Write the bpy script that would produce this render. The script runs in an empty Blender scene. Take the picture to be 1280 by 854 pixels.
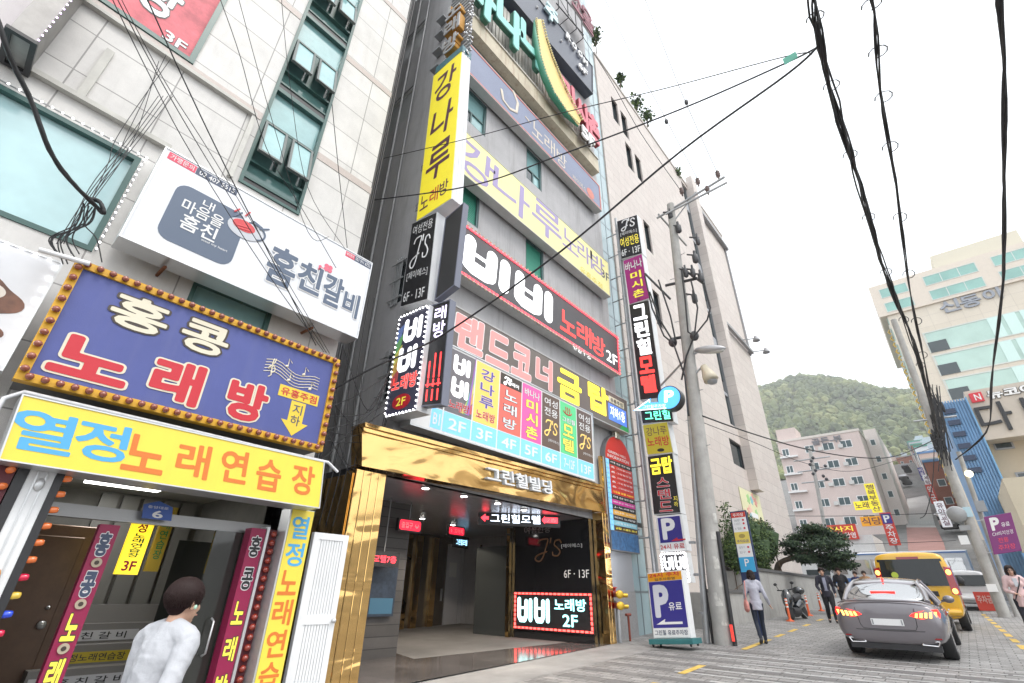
import bpy, bmesh, math, random
from math import radians as RAD, sin, cos, pi, sqrt
from mathutils import Vector, Matrix, noise
random.seed(7)
SC = bpy.context.scene
COL = SC.collection
# ------------------------------------------------------------------ camera, world, sun, exposure
YAW, PITCH, ROLL, FPX, CAMZ = 0.85355076, 0.48575137, 0.01973613, 595.81, 1.1
def V(*a): return Vector(a)
_fw = V(sin(YAW)*cos(PITCH), cos(YAW)*cos(PITCH), sin(PITCH))
_r = V(cos(YAW), -sin(YAW), 0); _u = _r.cross(_fw)
CR = cos(ROLL)*_r + sin(ROLL)*_u; CU = -sin(ROLL)*_r + cos(ROLL)*_u; CF = _fw
cam = bpy.data.cameras.new('camera'); camo = bpy.data.objects.new('camera', cam); COL.objects.link(camo)
cam.sensor_width = 36; cam.lens = FPX/1280*36; cam.clip_start = 0.05; cam.clip_end = 6000
mm = Matrix((CR, CU, -CF)).transposed().to_4x4(); mm.translation = V(0, 0, CAMZ)
camo.matrix_world = mm
SC.camera = camo
W = bpy.data.worlds.new("World"); SC.world = W; W.use_nodes = True
nt = W.node_tree; nt.nodes.clear()
SUN_EL, SUN_AZ = 56.0, -95.0          # azimuth measured from +X towards +Y
sky = nt.nodes.new('ShaderNodeTexSky'); sky.sky_type = 'NISHITA'; sky.sun_disc = False
sky.sun_elevation = RAD(SUN_EL); sky.sun_rotation = RAD(90-SUN_AZ); sky.dust_density = 6; sky.air_density = 1.6; sky.ozone_density = 1
hs = nt.nodes.new('ShaderNodeHueSaturation'); hs.inputs['Saturation'].default_value = 0.3; hs.inputs['Value'].default_value = 1.2
bg = nt.nodes.new('ShaderNodeBackground'); bg.inputs['Strength'].default_value = 0.15
ow = nt.nodes.new('ShaderNodeOutputWorld')
nt.links.new(sky.outputs[0], hs.inputs['Color']); mxw = nt.nodes.new('ShaderNodeMix'); mxw.data_type = 'RGBA'; mxw.inputs['Factor'].default_value = .72; mxw.inputs['B'].default_value = (9.2, 9.6, 10.0, 1)   # thin bright overcast
nt.links.new(hs.outputs[0], mxw.inputs['A']); nt.links.new(mxw.outputs['Result'], bg.inputs['Color']); nt.links.new(bg.outputs[0], ow.inputs['Surface'])
sl = bpy.data.lights.new('sun', 'SUN'); sl.energy = .7; sl.angle = RAD(14); sl.color = (1, .95, .88)
so = bpy.data.objects.new('sun', sl); COL.objects.link(so)
sd = V(cos(RAD(SUN_AZ))*cos(RAD(SUN_EL)), sin(RAD(SUN_AZ))*cos(RAD(SUN_EL)), sin(RAD(SUN_EL)))
so.rotation_euler = (-sd).to_track_quat('-Z', 'Y').to_euler()
SC.view_settings.view_transform = 'Standard'; SC.view_settings.look = 'None'
SC.view_settings.exposure = 0.68; SC.view_settings.gamma = 1; SC.view_settings.use_curve_mapping = False
cy = SC.cycles; cy.use_denoising = True
try: cy.denoiser = 'OPENIMAGEDENOISE'
except Exception: pass
cy.max_bounces = 6; cy.diffuse_bounces = 3; cy.glossy_bounces = 4; cy.transmission_bounces = 4; cy.transparent_max_bounces = 6
cy.caustics_reflective = False; cy.caustics_refractive = False; cy.sample_clamp_indirect = 4

# ------------------------------------------------------------------ pixel rays of the 1280x854 photograph -> points on real planes
ORG = V(0, 0, CAMZ)
def ray(u, v): return CF*FPX + CR*(u-640) - CU*(v-427)
def at(u, v, **k):
    d = ray(u, v); (ax, val), = k.items(); i = 'xyz'.index(ax)
    return ORG + d*((val-ORG[i])/d[i])
def road_z(x):
    if x < 28: return 0.036*(x-12.4)
    z = 0.036*(28-12.4)
    if x < 50: return z + 0.036*(x-28)
    z += .036*22
    if x < 60: t = x-50; return z + .036*t + .0107*t*t
    z += .36+1.07
    if x < 250: return z + .25*(x-60)
    z += .25*190
    return z + .12*(min(x, 420)-250)
def gnd(u, v):
    d = ray(u, v); t = 0.0; p = ORG.copy()
    lo, hi = 0.001, 2.0
    for i in range(400):
        q = ORG + d*(i*0.0005+.001)
        if q.z <= road_z(q.x): lo, hi = (i-1)*.0005+.001, i*.0005+.001; break
    for _ in range(30):
        m = (lo+hi)/2; q = ORG+d*m
        if q.z <= road_z(q.x): hi = m
        else: lo = m
    return ORG + d*hi

# ------------------------------------------------------------------ materials
MATS = {}
def hexc(r, g, b):
    f = lambda c: ((c/255+.055)/1.055)**2.4 if c > 10 else c/255/12.92
    return (f(r), f(g), f(b))
def mat(name, col=(.5, .5, .5), rough=.6, metal=0, emit=0, ecol=None, var=0.0, vscale=3.0, bump=0.0, bscale=60, alpha=1, coat=0, spec=.5, trans=0, streak=0.0, dirt=(.12, .10, .08)):
    if name in MATS: return MATS[name]
    m = bpy.data.materials.new(name); m.use_nodes = True; t = m.node_tree; N = t.nodes; L = t.links
    p = N['Principled BSDF']; p.inputs['Roughness'].default_value = rough; p.inputs['Metallic'].default_value = metal
    p.inputs['Specular IOR Level'].default_value = spec; p.inputs['Coat Weight'].default_value = coat; p.inputs['Transmission Weight'].default_value = trans
    c4 = (*col, 1); p.inputs['Base Color'].default_value = c4
    if emit: p.inputs['Emission Color'].default_value = (*(ecol or col), 1); p.inputs['Emission Strength'].default_value = emit
    src = None
    if var or streak:
        g = N.new('ShaderNodeNewGeometry')
        nz = N.new('ShaderNodeTexNoise'); nz.inputs['Scale'].default_value = vscale; nz.inputs['Detail'].default_value = 5; nz.inputs['Roughness'].default_value = .65
        L.new(g.outputs['Position'], nz.inputs['Vector'])
        mp = N.new('ShaderNodeMapRange'); mp.inputs['From Min'].default_value = .3; mp.inputs['From Max'].default_value = .7
        mp.inputs['To Min'].default_value = 1-var; mp.inputs['To Max'].default_value = 1+var*.6
        L.new(nz.outputs['Fac'], mp.inputs['Value'])
        mx = N.new('ShaderNodeVectorMath'); mx.operation = 'SCALE'; mx.inputs[0].default_value = col
        L.new(mp.outputs[0], mx.inputs['Scale']); src = mx.outputs[0]
        if streak:
            m2 = N.new('ShaderNodeMapping'); m2.inputs['Scale'].default_value = (5, 5, .35); L.new(g.outputs['Position'], m2.inputs['Vector'])
            n2 = N.new('ShaderNodeTexNoise'); n2.inputs['Scale'].default_value = 1.2; n2.inputs['Detail'].default_value = 6; n2.inputs['Roughness'].default_value = .7
            L.new(m2.outputs[0], n2.inputs['Vector'])
            r2 = N.new('ShaderNodeMapRange'); r2.inputs['From Min'].default_value = .5; r2.inputs['From Max'].default_value = .8; r2.inputs['To Max'].default_value = streak
            L.new(n2.outputs['Fac'], r2.inputs['Value'])
            mi = N.new('ShaderNodeMix'); mi.data_type = 'RGBA'; mi.inputs['B'].default_value = (*dirt, 1)
            L.new(r2.outputs[0], mi.inputs['Factor']); L.new(src, mi.inputs['A']); src = mi.outputs['Result']
        L.new(src, p.inputs['Base Color'])
    if bump:
        g = N.new('ShaderNodeNewGeometry'); nb = N.new('ShaderNodeTexNoise'); nb.inputs['Scale'].default_value = bscale; nb.inputs['Detail'].default_value = 3
        L.new(g.outputs['Position'], nb.inputs['Vector']); b = N.new('ShaderNodeBump'); b.inputs['Strength'].default_value = bump; b.inputs['Distance'].default_value = .02
        L.new(nb.outputs['Fac'], b.inputs['Height']); L.new(b.outputs[0], p.inputs['Normal'])
    MATS[name] = m
    return m
def lit(name, col, s=2.0, base=None):
    return mat(name, base or col, rough=.4, emit=s, ecol=col)
def tiles(name, c1, c2, joint, bw, bh, axis='x', ms=.008, rough=.5, off=.5, speck=.25, streak=.3, bump=.25, spscale=180, shift=(0, 0), coat=0):
    """rectangular slabs with joints, on world metres; axis 'x' wall along X, 'y' wall along Y, 'g' ground"""
    if name in MATS: return MATS[name]
    m = bpy.data.materials.new(name); m.use_nodes = True; t = m.node_tree; N = t.nodes; L = t.links
    p = N['Principled BSDF']; p.inputs['Roughness'].default_value = rough; p.inputs['Coat Weight'].default_value = coat
    g = N.new('ShaderNodeNewGeometry'); s = N.new('ShaderNodeSeparateXYZ'); L.new(g.outputs['Position'], s.inputs[0])
    c = N.new('ShaderNodeCombineXYZ')
    a, b = {'x': ('X', 'Z'), 'y': ('Y', 'Z'), 'g': ('Y', 'X'), 'h': ('X', 'Y')}[axis]
    A = N.new('ShaderNodeMath'); A.operation = 'ADD'; A.inputs[1].default_value = shift[0]+100*bw; L.new(s.outputs[a], A.inputs[0])
    B = N.new('ShaderNodeMath'); B.operation = 'ADD'; B.inputs[1].default_value = shift[1]+100*bh; L.new(s.outputs[b], B.inputs[0])
    L.new(A.outputs[0], c.inputs[0]); L.new(B.outputs[0], c.inputs[1])
    br = N.new('ShaderNodeTexBrick'); br.offset = off; br.squash = 1; br.inputs['Scale'].default_value = 1
    br.inputs['Brick Width'].default_value = bw; br.inputs['Row Height'].default_value = bh; br.inputs['Mortar Size'].default_value = ms; br.inputs['Mortar Smooth'].default_value = .1
    br.inputs['Color1'].default_value = (*c1, 1); br.inputs['Color2'].default_value = (*c2, 1); br.inputs['Mortar'].default_value = (*joint, 1); br.inputs['Bias'].default_value = 0
    L.new(c.outputs[0], br.inputs['Vector']); src = br.outputs['Color']
    if speck:
        nz = N.new('ShaderNodeTexNoise'); nz.inputs['Scale'].default_value = spscale; nz.inputs['Detail'].default_value = 2; L.new(g.outputs['Position'], nz.inputs['Vector'])
        n3 = N.new('ShaderNodeTexNoise'); n3.inputs['Scale'].default_value = 1.3; n3.inputs['Detail'].default_value = 6; n3.inputs['Roughness'].default_value = .7; L.new(g.outputs['Position'], n3.inputs['Vector'])
        ad = N.new('ShaderNodeMath'); ad.operation = 'ADD'; L.new(nz.outputs['Fac'], ad.inputs[0]); L.new(n3.outputs['Fac'], ad.inputs[1])
        mp = N.new('ShaderNodeMapRange'); mp.inputs['From Min'].default_value = .6; mp.inputs['From Max'].default_value = 1.4; mp.inputs['To Min'].default_value = 1-speck; mp.inputs['To Max'].default_value = 1+speck
        L.new(ad.outputs[0], mp.inputs['Value'])
        mx = N.new('ShaderNodeVectorMath'); mx.operation = 'SCALE'; L.new(src, mx.inputs[0]); L.new(mp.outputs[0], mx.inputs['Scale']); src = mx.outputs[0]
    if streak:
        m2 = N.new('ShaderNodeMapping'); m2.inputs['Scale'].default_value = (3, 3, .25) if axis in 'xy' else (1, 1, 1); L.new(g.outputs['Position'], m2.inputs['Vector'])
        n2 = N.new('ShaderNodeTexNoise'); n2.inputs['Scale'].default_value = 1.1; n2.inputs['Detail'].default_value = 7; n2.inputs['Roughness'].default_value = .7; L.new(m2.outputs[0], n2.inputs['Vector'])
        r2 = N.new('ShaderNodeMapRange'); r2.inputs['From Min'].default_value = .52; r2.inputs['From Max'].default_value = .85; r2.inputs['To Max'].default_value = streak; L.new(n2.outputs['Fac'], r2.inputs['Value'])
        mi = N.new('ShaderNodeMix'); mi.data_type = 'RGBA'; mi.inputs['B'].default_value = (.13, .115, .10, 1)
        L.new(r2.outputs[0], mi.inputs['Factor']); L.new(src, mi.inputs['A']); src = mi.outputs['Result']
    L.new(src, p.inputs['Base Color'])
    if bump:
        bb = N.new('ShaderNodeBump'); bb.inputs['Strength'].default_value = bump; bb.inputs['Distance'].default_value = .01; bb.invert = True
        L.new(br.outputs['Fac'], bb.inputs['Height']); L.new(bb.outputs[0], p.inputs['Normal'])
    MATS[name] = m
    return m

# ------------------------------------------------------------------ frames: a = along, b = up, d = out of the wall
class Fr:
    def __init__(s, o, ex, ez):
        s.o = Vector(o); s.ex = Vector(ex).normalized(); s.ez = Vector(ez).normalized(); s.n = s.ex.cross(s.ez).normalized()
    def P(s, a, b, d=0): return s.o + s.ex*a + s.ez*b + s.n*d
    def px(s, u, v):
        r = ray(u, v); t = (s.o-ORG).dot(s.n)/r.dot(s.n); q = ORG+r*t-s.o
        c = s.ex.dot(s.ez); x = q.dot(s.ex); y = q.dot(s.ez); k = 1-c*c
        return (x-c*y)/k, (y-c*x)/k
    def rc(s, p, q):
        a0, b0 = s.px(*p); a1, b1 = s.px(*q)
        return min(a0, a1), min(b0, b1), max(a0, a1), max(b0, b1)
def FY(y, x0=0, z0=0): return Fr((x0, y, z0), (1, 0, 0), (0, 0, 1))     # a wall facing the street
def FX(x, y0=0, z0=0): return Fr((x, y0, z0), (0, -1, 0), (0, 0, 1))    # a face looking down the street towards -X
def quad(TL, TR, BR, BL, **pl):
    P = [at(*q, **pl) for q in (TL, TR, BR, BL)]
    ex = (P[2]-P[3]) + (P[1]-P[0]); ez = (P[0]-P[3]) + (P[1]-P[2])
    w = ex.length/2; h = ez.length/2; c = (P[0]+P[1]+P[2]+P[3])/4
    ex = ex.normalized(); ez = ez.normalized()
    f = Fr(c-ex*w/2-ez*h/2, ex, ez); f.w = w; f.h = h
    return f
def sub(f, a0, b0, a1, b1, d=0):
    g = Fr(f.P(a0, b0, d), f.ex, f.ez); g.w = a1-a0; g.h = b1-b0
    return g

# ------------------------------------------------------------------ mesh builder (world space)
class MB:
    def __init__(s): s.v = []; s.f = []; s.m = []; s.sm = []
    def add(s, vs, fs, mi=0, smooth=False):
        k = len(s.v); s.v += [Vector(q) for q in vs]
        for q in fs: s.f.append([k+i for i in q]); s.m.append(mi); s.sm.append(smooth)
    def hexa(s, P, mi=0):
        s.add(P, [(0, 3, 2, 1), (4, 5, 6, 7), (0, 1, 5, 4), (1, 2, 6, 5), (2, 3, 7, 6), (3, 0, 4, 7)], mi); return s
    def box(s, f, a0, b0, a1, b1, d0, d1, mi=0, ch=0):
        if ch <= 0:
            s.hexa([f.P(a0, b0, d0), f.P(a1, b0, d0), f.P(a1, b1, d0), f.P(a0, b1, d0), f.P(a0, b0, d1), f.P(a1, b0, d1), f.P(a1, b1, d1), f.P(a0, b1, d1)], mi)
        else:
            rings = []
            for d, c in ((d0, 0), (d1-ch, 0), (d1, ch)):
                rings.append([f.P(a0+c, b0+c, d), f.P(a1-c, b0+c, d), f.P(a1-c, b1-c, d), f.P(a0+c, b1-c, d)])
            vs = sum(rings, []); fs = [(0, 3, 2, 1), (8, 9, 10, 11)]
            for r in range(2):
                for i in range(4): j = (i+1) % 4; fs.append((r*4+i, r*4+j, r*4+4+j, r*4+4+i))
            s.add(vs, fs, mi)
        return s
    def wbox(s, x0, y0, z0, x1, y1, z1, mi=0):
        s.hexa([V(x0, y0, z0), V(x1, y0, z0), V(x1, y1, z0), V(x0, y1, z0), V(x0, y0, z1), V(x1, y0, z1), V(x1, y1, z1), V(x0, y1, z1)], mi); return s
    def prism(s, f, pts, d0, d1, mi=0):
        n = len(pts); lo = [f.P(a, b, d0) for a, b in pts]; hi = [f.P(a, b, d1) for a, b in pts]
        ar = sum(pts[i][0]*pts[(i+1) % n][1]-pts[(i+1) % n][0]*pts[i][1] for i in range(n))
        if ar < 0: lo.reverse(); hi.reverse()
        s.add(lo+hi, [tuple(range(n-1, -1, -1)), tuple(range(n, 2*n))] + [(i, (i+1) % n, n+(i+1) % n, n+i) for i in range(n)], mi); return s
    def ring(s, f, a0, b0, a1, b1, t, d0, d1, mi=0):      # a rectangular frame of bar width t, mitred by butting
        s.box(f, a0, b0, a1, b0+t, d0, d1, mi); s.box(f, a0, b1-t, a1, b1, d0, d1, mi)
        s.box(f, a0, b0+t, a0+t, b1-t, d0, d1, mi); s.box(f, a1-t, b0+t, a1, b1-t, d0, d1, mi); return s
    def tube(s, pts, r, n=8, mi=0, cap=True, closed=False):
        pts = [Vector(q) for q in pts]; m = len(pts); rs = r if isinstance(r, (list, tuple)) else [r]*m
        t0 = (pts[1]-pts[0]).normalized(); up = V(0, 0, 1) if abs(t0.z) < .9 else V(1, 0, 0)
        x = t0.cross(up).normalized(); vs = []
        for i, q in enumerate(pts):
            t = (pts[min(i+1, m-1)]-pts[max(i-1, 0)]).normalized()
            x = (x - t*x.dot(t)).normalized(); y = t.cross(x)
            vs += [q + (x*cos(2*pi*k/n)+y*sin(2*pi*k/n))*rs[i] for k in range(n)]
        fs = [(i*n+k, i*n+(k+1) % n, (i+1)*n+(k+1) % n, (i+1)*n+k) for i in range(m-1) for k in range(n)]
        s.add(vs, fs, mi, True)
        if cap:
            s.add(vs[:n], [tuple(range(n-1, -1, -1))], mi); s.add(vs[-n:], [tuple(range(n))], mi)
        return s
    def ball(s, c, r, n=10, m=7, mi=0, sc=(1, 1, 1), R=None):
        c = Vector(c); vs = []; 
        for j in range(m+1):
            th = pi*j/m
            for k in range(n):
                q = V(r*sc[0]*sin(th)*cos(2*pi*k/n), r*sc[1]*sin(th)*sin(2*pi*k/n), r*sc[2]*cos(th))
                vs.append(c + (R @ q if R else q))
        s.add(vs, [(j*n+k, (j+1)*n+k, (j+1)*n+(k+1) % n, j*n+(k+1) % n) for j in range(m) for k in range(n)], mi, True); return s
    def lathe(s, c, prof, n=16, mi=0, axis=None):
        c = Vector(c); R = (V(0, 0, 1).rotation_difference(Vector(axis)).to_matrix() if axis is not None else Matrix.Identity(3))
        vs = [c + R @ V(r*cos(2*pi*k/n), r*sin(2*pi*k/n), z) for r, z in prof for k in range(n)]
        s.add(vs, [(i*n+k, i*n+(k+1) % n, (i+1)*n+(k+1) % n, (i+1)*n+k) for i in range(len(prof)-1) for k in range(n)], mi, True)
        if prof[0][0] > 1e-4: s.add(vs[:n], [tuple(range(n-1, -1, -1))], mi)
        if prof[-1][0] > 1e-4: s.add(vs[-n:], [tuple(range(n))], mi)
        return s
    def build(s, name, mats, parent=None, loc=None):
        if not s.v: return None
        me = bpy.data.meshes.new(name)
        o0 = ROOTS.get(parent, V(0, 0, 0)) if parent is not None else (Vector(loc) if loc is not None else sum(s.v, V(0, 0, 0))/len(s.v))
        me.from_pydata([q-o0 for q in s.v], [], s.f)
        for m in (mats if isinstance(mats, (list, tuple)) else [mats]): me.materials.append(m)
        me.polygons.foreach_set('material_index', s.m); me.polygons.foreach_set('use_smooth', s.sm)
        me.update()
        o = bpy.data.objects.new(name, me); COL.objects.link(o)
        if parent is not None: o.parent = parent; ROOTS[o] = o0
        else: o.location = o0; ROOTS[o] = o0
        return o
ROOTS = {}
_WS = bpy.data.scenes.new('workshop')                 # scratch scene: modifiers and text are evaluated here, it stays empty
def evaluated(o):
    if o.name not in _WS.collection.objects: _WS.collection.objects.link(o)
    vl = _WS.view_layers[0]; vl.update(); me = bpy.data.meshes.new_from_object(o.evaluated_get(vl.depsgraph)); _WS.collection.objects.unlink(o); return me
def thing(name, label, cat, loc=(0, 0, 0), group=None):
    o = bpy.data.objects.new(name, None); COL.objects.link(o); o.location = loc; o.empty_display_size = .2
    o['label'] = label; o['category'] = cat
    if group: o['group'] = group
    ROOTS[o] = Vector(loc); return o
def tag(o, label, cat, group=None):
    o['label'] = label; o['category'] = cat
    if group: o['group'] = group
    return o
def struct(o): o['kind'] = 'structure'; return o
def copy_tree(o, parent=None, off=None):
    c = o.copy(); COL.objects.link(c)
    if parent is not None: c.parent = parent
    if parent is None and off is not None: c.location = o.location + Vector(off)
    for ch in [q for q in bpy.data.objects if q.parent == o]: copy_tree(ch, c)
    ROOTS[c] = Vector(c.location) if parent is None else ROOTS.get(parent, V(0, 0, 0))
    return c

# ------------------------------------------------------------------ lettering
import numpy as np
_GC = {}
def _fill(loops):
    """fill closed loops (holes by nesting) as a flat mesh"""
    c = bpy.data.curves.new('t', 'CURVE'); c.dimensions = '2D'; c.fill_mode = 'BOTH'
    for lp in loops:
        sp = c.splines.new('POLY'); sp.points.add(len(lp)-1)
        for i, q in enumerate(lp): sp.points[i].co = (q[0], q[1], 0, 1)
        sp.use_cyclic_u = True
    o = bpy.data.objects.new('t', c); me = evaluated(o)
    vs = [q.co.copy() for q in me.vertices]; fs = [tuple(q.vertices) for q in me.polygons]
    bpy.data.objects.remove(o); bpy.data.curves.remove(c); bpy.data.meshes.remove(me)
    lo = [q for q in vs if q.z > -1e-6]
    return vs, fs
def _contour(sd, x0, y0, h, lev):
    """marching squares: closed loops where the distance field equals lev"""
    g = sd-lev; g[np.abs(g) < 1e-9] = 1e-9; ny, nx = g.shape; nxt = {}
    s = g < 0
    cells = np.argwhere((s[:-1, :-1] != s[1:, 1:]) | (s[:-1, :-1] != s[:-1, 1:]) | (s[:-1, :-1] != s[1:, :-1]))
    def pt(e):
        j, i, k = e; a = g[j, i]; b = g[j, i+1] if k == 0 else g[j+1, i]; t = a/(a-b)
        return (x0+h*(i+(t if k == 0 else 0)), y0+h*(j+(0 if k == 0 else t)))
    T = {1: 'LB', 2: 'BR', 3: 'LR', 4: 'RT', 6: 'BT', 7: 'LT', 8: 'TL', 9: 'TB', 11: 'TR', 12: 'RL', 13: 'RB', 14: 'BL', 5: 'LBRT', 10: 'BRTL'}
    for j, i in cells:
        c = int(s[j, i]) | int(s[j, i+1])*2 | int(s[j+1, i+1])*4 | int(s[j+1, i])*8
        E = {'B': (j, i, 0), 'T': (j+1, i, 0), 'L': (j, i, 1), 'R': (j, i+1, 1)}
        q = T.get(c, '')
        for k in range(0, len(q), 2): nxt[E[q[k]]] = E[q[k+1]]
    loops = []
    while nxt:
        st, e = nxt.popitem(); lp = [st]
        while e != st and e in nxt: lp.append(e); e = nxt.pop(e)
        if len(lp) > 3:
            P = [pt(q) for q in lp]; R_ = [P[0]]
            for k in range(1, len(P)):
                a, b, c = R_[-1], P[k], P[(k+1) % len(P)]
                if abs((b[0]-a[0])*(c[1]-b[1])-(b[1]-a[1])*(c[0]-b[0])) > 6e-6 or math.hypot(b[0]-a[0], b[1]-a[1]) > .25: R_.append(b)
            if len(R_) > 2: loops.append(R_)
    return loops
def _segdist(X, Y, segs):
    d = np.full(X.shape, 9.0)
    for ax, ay, bx, by in segs:
        dx, dy = bx-ax, by-ay; l = dx*dx+dy*dy+1e-12
        t = np.clip(((X-ax)*dx+(Y-ay)*dy)/l, 0, 1); d = np.minimum(d, (X-ax-t*dx)**2+(Y-ay-t*dy)**2)
    return np.sqrt(d)
def _font_mesh(s, bold, res=3, shear=0, lh=1.0):
    key = (s, round(bold, 4), shear)
    if key in _GC: return _GC[key]
    if bold <= .004 or len(s) > 9:
        c = bpy.data.curves.new('t', 'FONT'); c.body = s; c.resolution_u = res; c.shear = shear; c.align_x = 'CENTER'; c.offset = min(bold, .012)
        o = bpy.data.objects.new('t', c); me = evaluated(o)
        vs = [q.co.copy() for q in me.vertices]; fs = [tuple(q.vertices) for q in me.polygons]
        bpy.data.objects.remove(o); bpy.data.curves.remove(c); bpy.data.meshes.remove(me)
    else:
        v0, f0 = _font_mesh(s, 0, res, shear); cnt = {}
        if not v0: return v0, f0
        for q in f0:
            for i in range(len(q)): cnt[(q[i], q[(i+1) % len(q)])] = 1
        key2 = lambda q: (round(q.x, 5), round(q.y, 5))
        E = [(key2(v0[a]), key2(v0[b])) for a, b in cnt if (b, a) not in cnt]; ES = set(E); E = [e for e in E if (e[1], e[0]) not in ES]
        x0, y0, x1, y1 = _bbox(v0); m = bold+.06; h = .02 if len(s) < 3 else .028
        X, Y = np.meshgrid(np.arange(x0-m, x1+m+h, h), np.arange(y0-m, y1+m+h, h))
        ins = np.zeros(X.shape, bool)
        for (ax, ay), (bx, by) in E:
            if ay != by:
                c = ((ay > Y) != (by > Y)) & (X < (bx-ax)*(Y-ay)/(by-ay)+ax); ins ^= c
        sd = _segdist(X, Y, [(a[0], a[1], b[0], b[1]) for a, b in E]); sd[ins] *= -1
        vs, fs = _fill(_contour(sd, x0-m, y0-m, h, bold))
    _GC[key] = (vs, fs); return vs, fs
def blob(f, segs, m, parent, d=.008, h=None, name='lettering', out=None):
    """flat shape made of round ended bars: segs = list of (a0,b0,a1,b1,radius)"""
    mb = MB()
    for mm_, grow, dd in ([(out[0], out[1], d-.004)] if out else []) + [(m, 0, d)]:
        x0 = min(min(q[0], q[2])-q[4] for q in segs)-.05-grow; x1 = max(max(q[0], q[2])+q[4] for q in segs)+.05+grow; y0 = min(min(q[1], q[3])-q[4] for q in segs)-.05-grow; y1 = max(max(q[1], q[3])+q[4] for q in segs)+.05+grow
        hh = h or max(x1-x0, y1-y0)/90; X, Y = np.meshgrid(np.arange(x0, x1, hh), np.arange(y0, y1, hh)); sd = np.full(X.shape, 9.0)
        for q in segs: sd = np.minimum(sd, _segdist(X, Y, [q[:4]])-q[4])
        vs, fs = _fill(_contour(sd, x0, y0, hh, grow)); mb = MB(); mb.add([f.P(q.x, q.y, dd) for q in vs], fs); o = mb.build(name if mm_ is m and not grow else name+'_outline', mm_, parent)
    return o
def _bbox(vs): return min(q.x for q in vs), min(q.y for q in vs), max(q.x for q in vs), max(q.y for q in vs)
def text(f, s, box, m, parent, d=.008, ext=0.0, bold=.02, out=None, rows=None, name='lettering', shear=0, dout=None, rot=0, wave=None, keep=False):
    """fit text into box (a0,b0,a1,b1) of frame f; ext = letter thickness; out=(material, extra width); rows splits vertically"""
    a0, b0, a1, b1 = box
    if rows:
        rs = rows if isinstance(rows, list) else list(s)
        n = len(rs); h = (b1-b0)/n; jobs = [(r, (a0, b1-(i+.96)*h, a1, b1-(i+.06)*h)) for i, r in enumerate(rs) if r.strip()]
    else: jobs = [(s, box)]
    bold = bold*.5 if bold < .06 else bold*.62
    if out: out = (out[0], out[1]*.8)
    fmb, omb = MB(), MB()
    for r, (p0, q0, p1, q1) in jobs:
        vs, fs = _font_mesh(r, bold, shear=shear)
        if not vs: continue
        x0, y0, x1, y1 = _bbox(vs); sx = (p1-p0)/(x1-x0); sy = (q1-q0)/(y1-y0)
        if keep:
            k = min(sx, sy); p0 += (p1-p0-k*(x1-x0))/2; q0 += (q1-q0-k*(y1-y0))/2; sx = sy = k
        pass
        def put(mb, vs, fs, d, e):
            P = lambda z: [f.P(p0+(q.x-x0)*sx, q0+(q.y-y0)*sy, z) for q in vs]
            top = P(d+e); mb.add(top, fs)
            if e > 0:
                bot = P(d); n = len(vs); cnt = {}
                for q in fs:
                    for i in range(len(q)):
                        e1 = (q[i], q[(i+1) % len(q)]); cnt[e1] = cnt.get(e1, 0)+1
                side = [(b, a, n+a, n+b) for a, b in cnt if (b, a) not in cnt]
                mb.add(top+bot, side)
        put(fmb, vs, fs, d, ext)
        if out:
            v2, f2 = _font_mesh(r, bold+out[1], shear=shear); put(omb, v2, f2, (d-.004 if dout is None else dout), 0)
    if out: omb.build(name+'_outline', out[0], parent)
    return fmb.build(name, m, parent)
def strokes(f, lines, r, m, parent, d=.01, flat=.5, name='lettering', n=8, mb=None):
    """rounded brush strokes on a sign (curves of a tube flattened against the panel)"""
    own = mb is None; mb = mb or MB()
    for j, ln in enumerate(lines):
        k0 = len(mb.v); pts = [V(a, b, 0) for a, b in ln]
        if len(pts) == 1: pts = [pts[0]-V(1e-3, 0, 0), pts[0]+V(1e-3, 0, 0)]
        rr = r[j] if isinstance(r, list) else r
        e0 = (pts[0]-pts[1]).normalized(); e1 = (pts[-1]-pts[-2]).normalized(); P = []; R_ = []
        for t in (1, .8, .45): P.append(pts[0]+e0*rr*t); R_.append(rr*sqrt(max(0.0, 1-t*t))+1e-4)
        P += pts; R_ += [rr]*len(pts)
        for t in (.45, .8, 1): P.append(pts[-1]+e1*rr*t); R_.append(rr*sqrt(max(0.0, 1-t*t))+1e-4)
        mb.tube(P, R_, n, cap=False)
        for i in range(k0, len(mb.v)): q = mb.v[i]; mb.v[i] = f.P(q.x, q.y, d + q.z*flat)
    return mb.build(name, m, parent) if own else None
def arc(cx, cy, rx, ry, t0, t1, n=14): return [(cx+rx*cos(RAD(t0+(t1-t0)*i/n)), cy+ry*sin(RAD(t0+(t1-t0)*i/n))) for i in range(n+1)]
def bibi(f, box, m, parent, d=.008, out=None, name='lettering', n=2):
    """the fat rounded two-syllable logo lettering, drawn as bars"""
    a0, b0, a1, b1 = box; w = (a1-a0)/(2.10 if n == 2 else 1.0); h = b1-b0; S = []
    r = w*.115; ry = r/h
    for k in range(n):
        x = a0+k*w*1.10
        def q(u0, v0, u1, v1, rr): S.append((x+u0*w, b0+v0*h, x+u1*w, b0+v1*h, rr))
        q(.12, 1-ry, .12, .24, r); q(.58, .84-ry*.2, .58, .24, r); q(.12, .24, .22, ry, r); q(.58, .24, .48, ry, r); q(.22, ry, .48, ry, r)
        q(.2, .57, .5, .57, .05*h); q(.2, .16, .5, .16, .05*h); q(.87, .88-ry*.3, .87, ry*1.2, r)
    return blob(f, S, m, parent, d, name=name)
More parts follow.
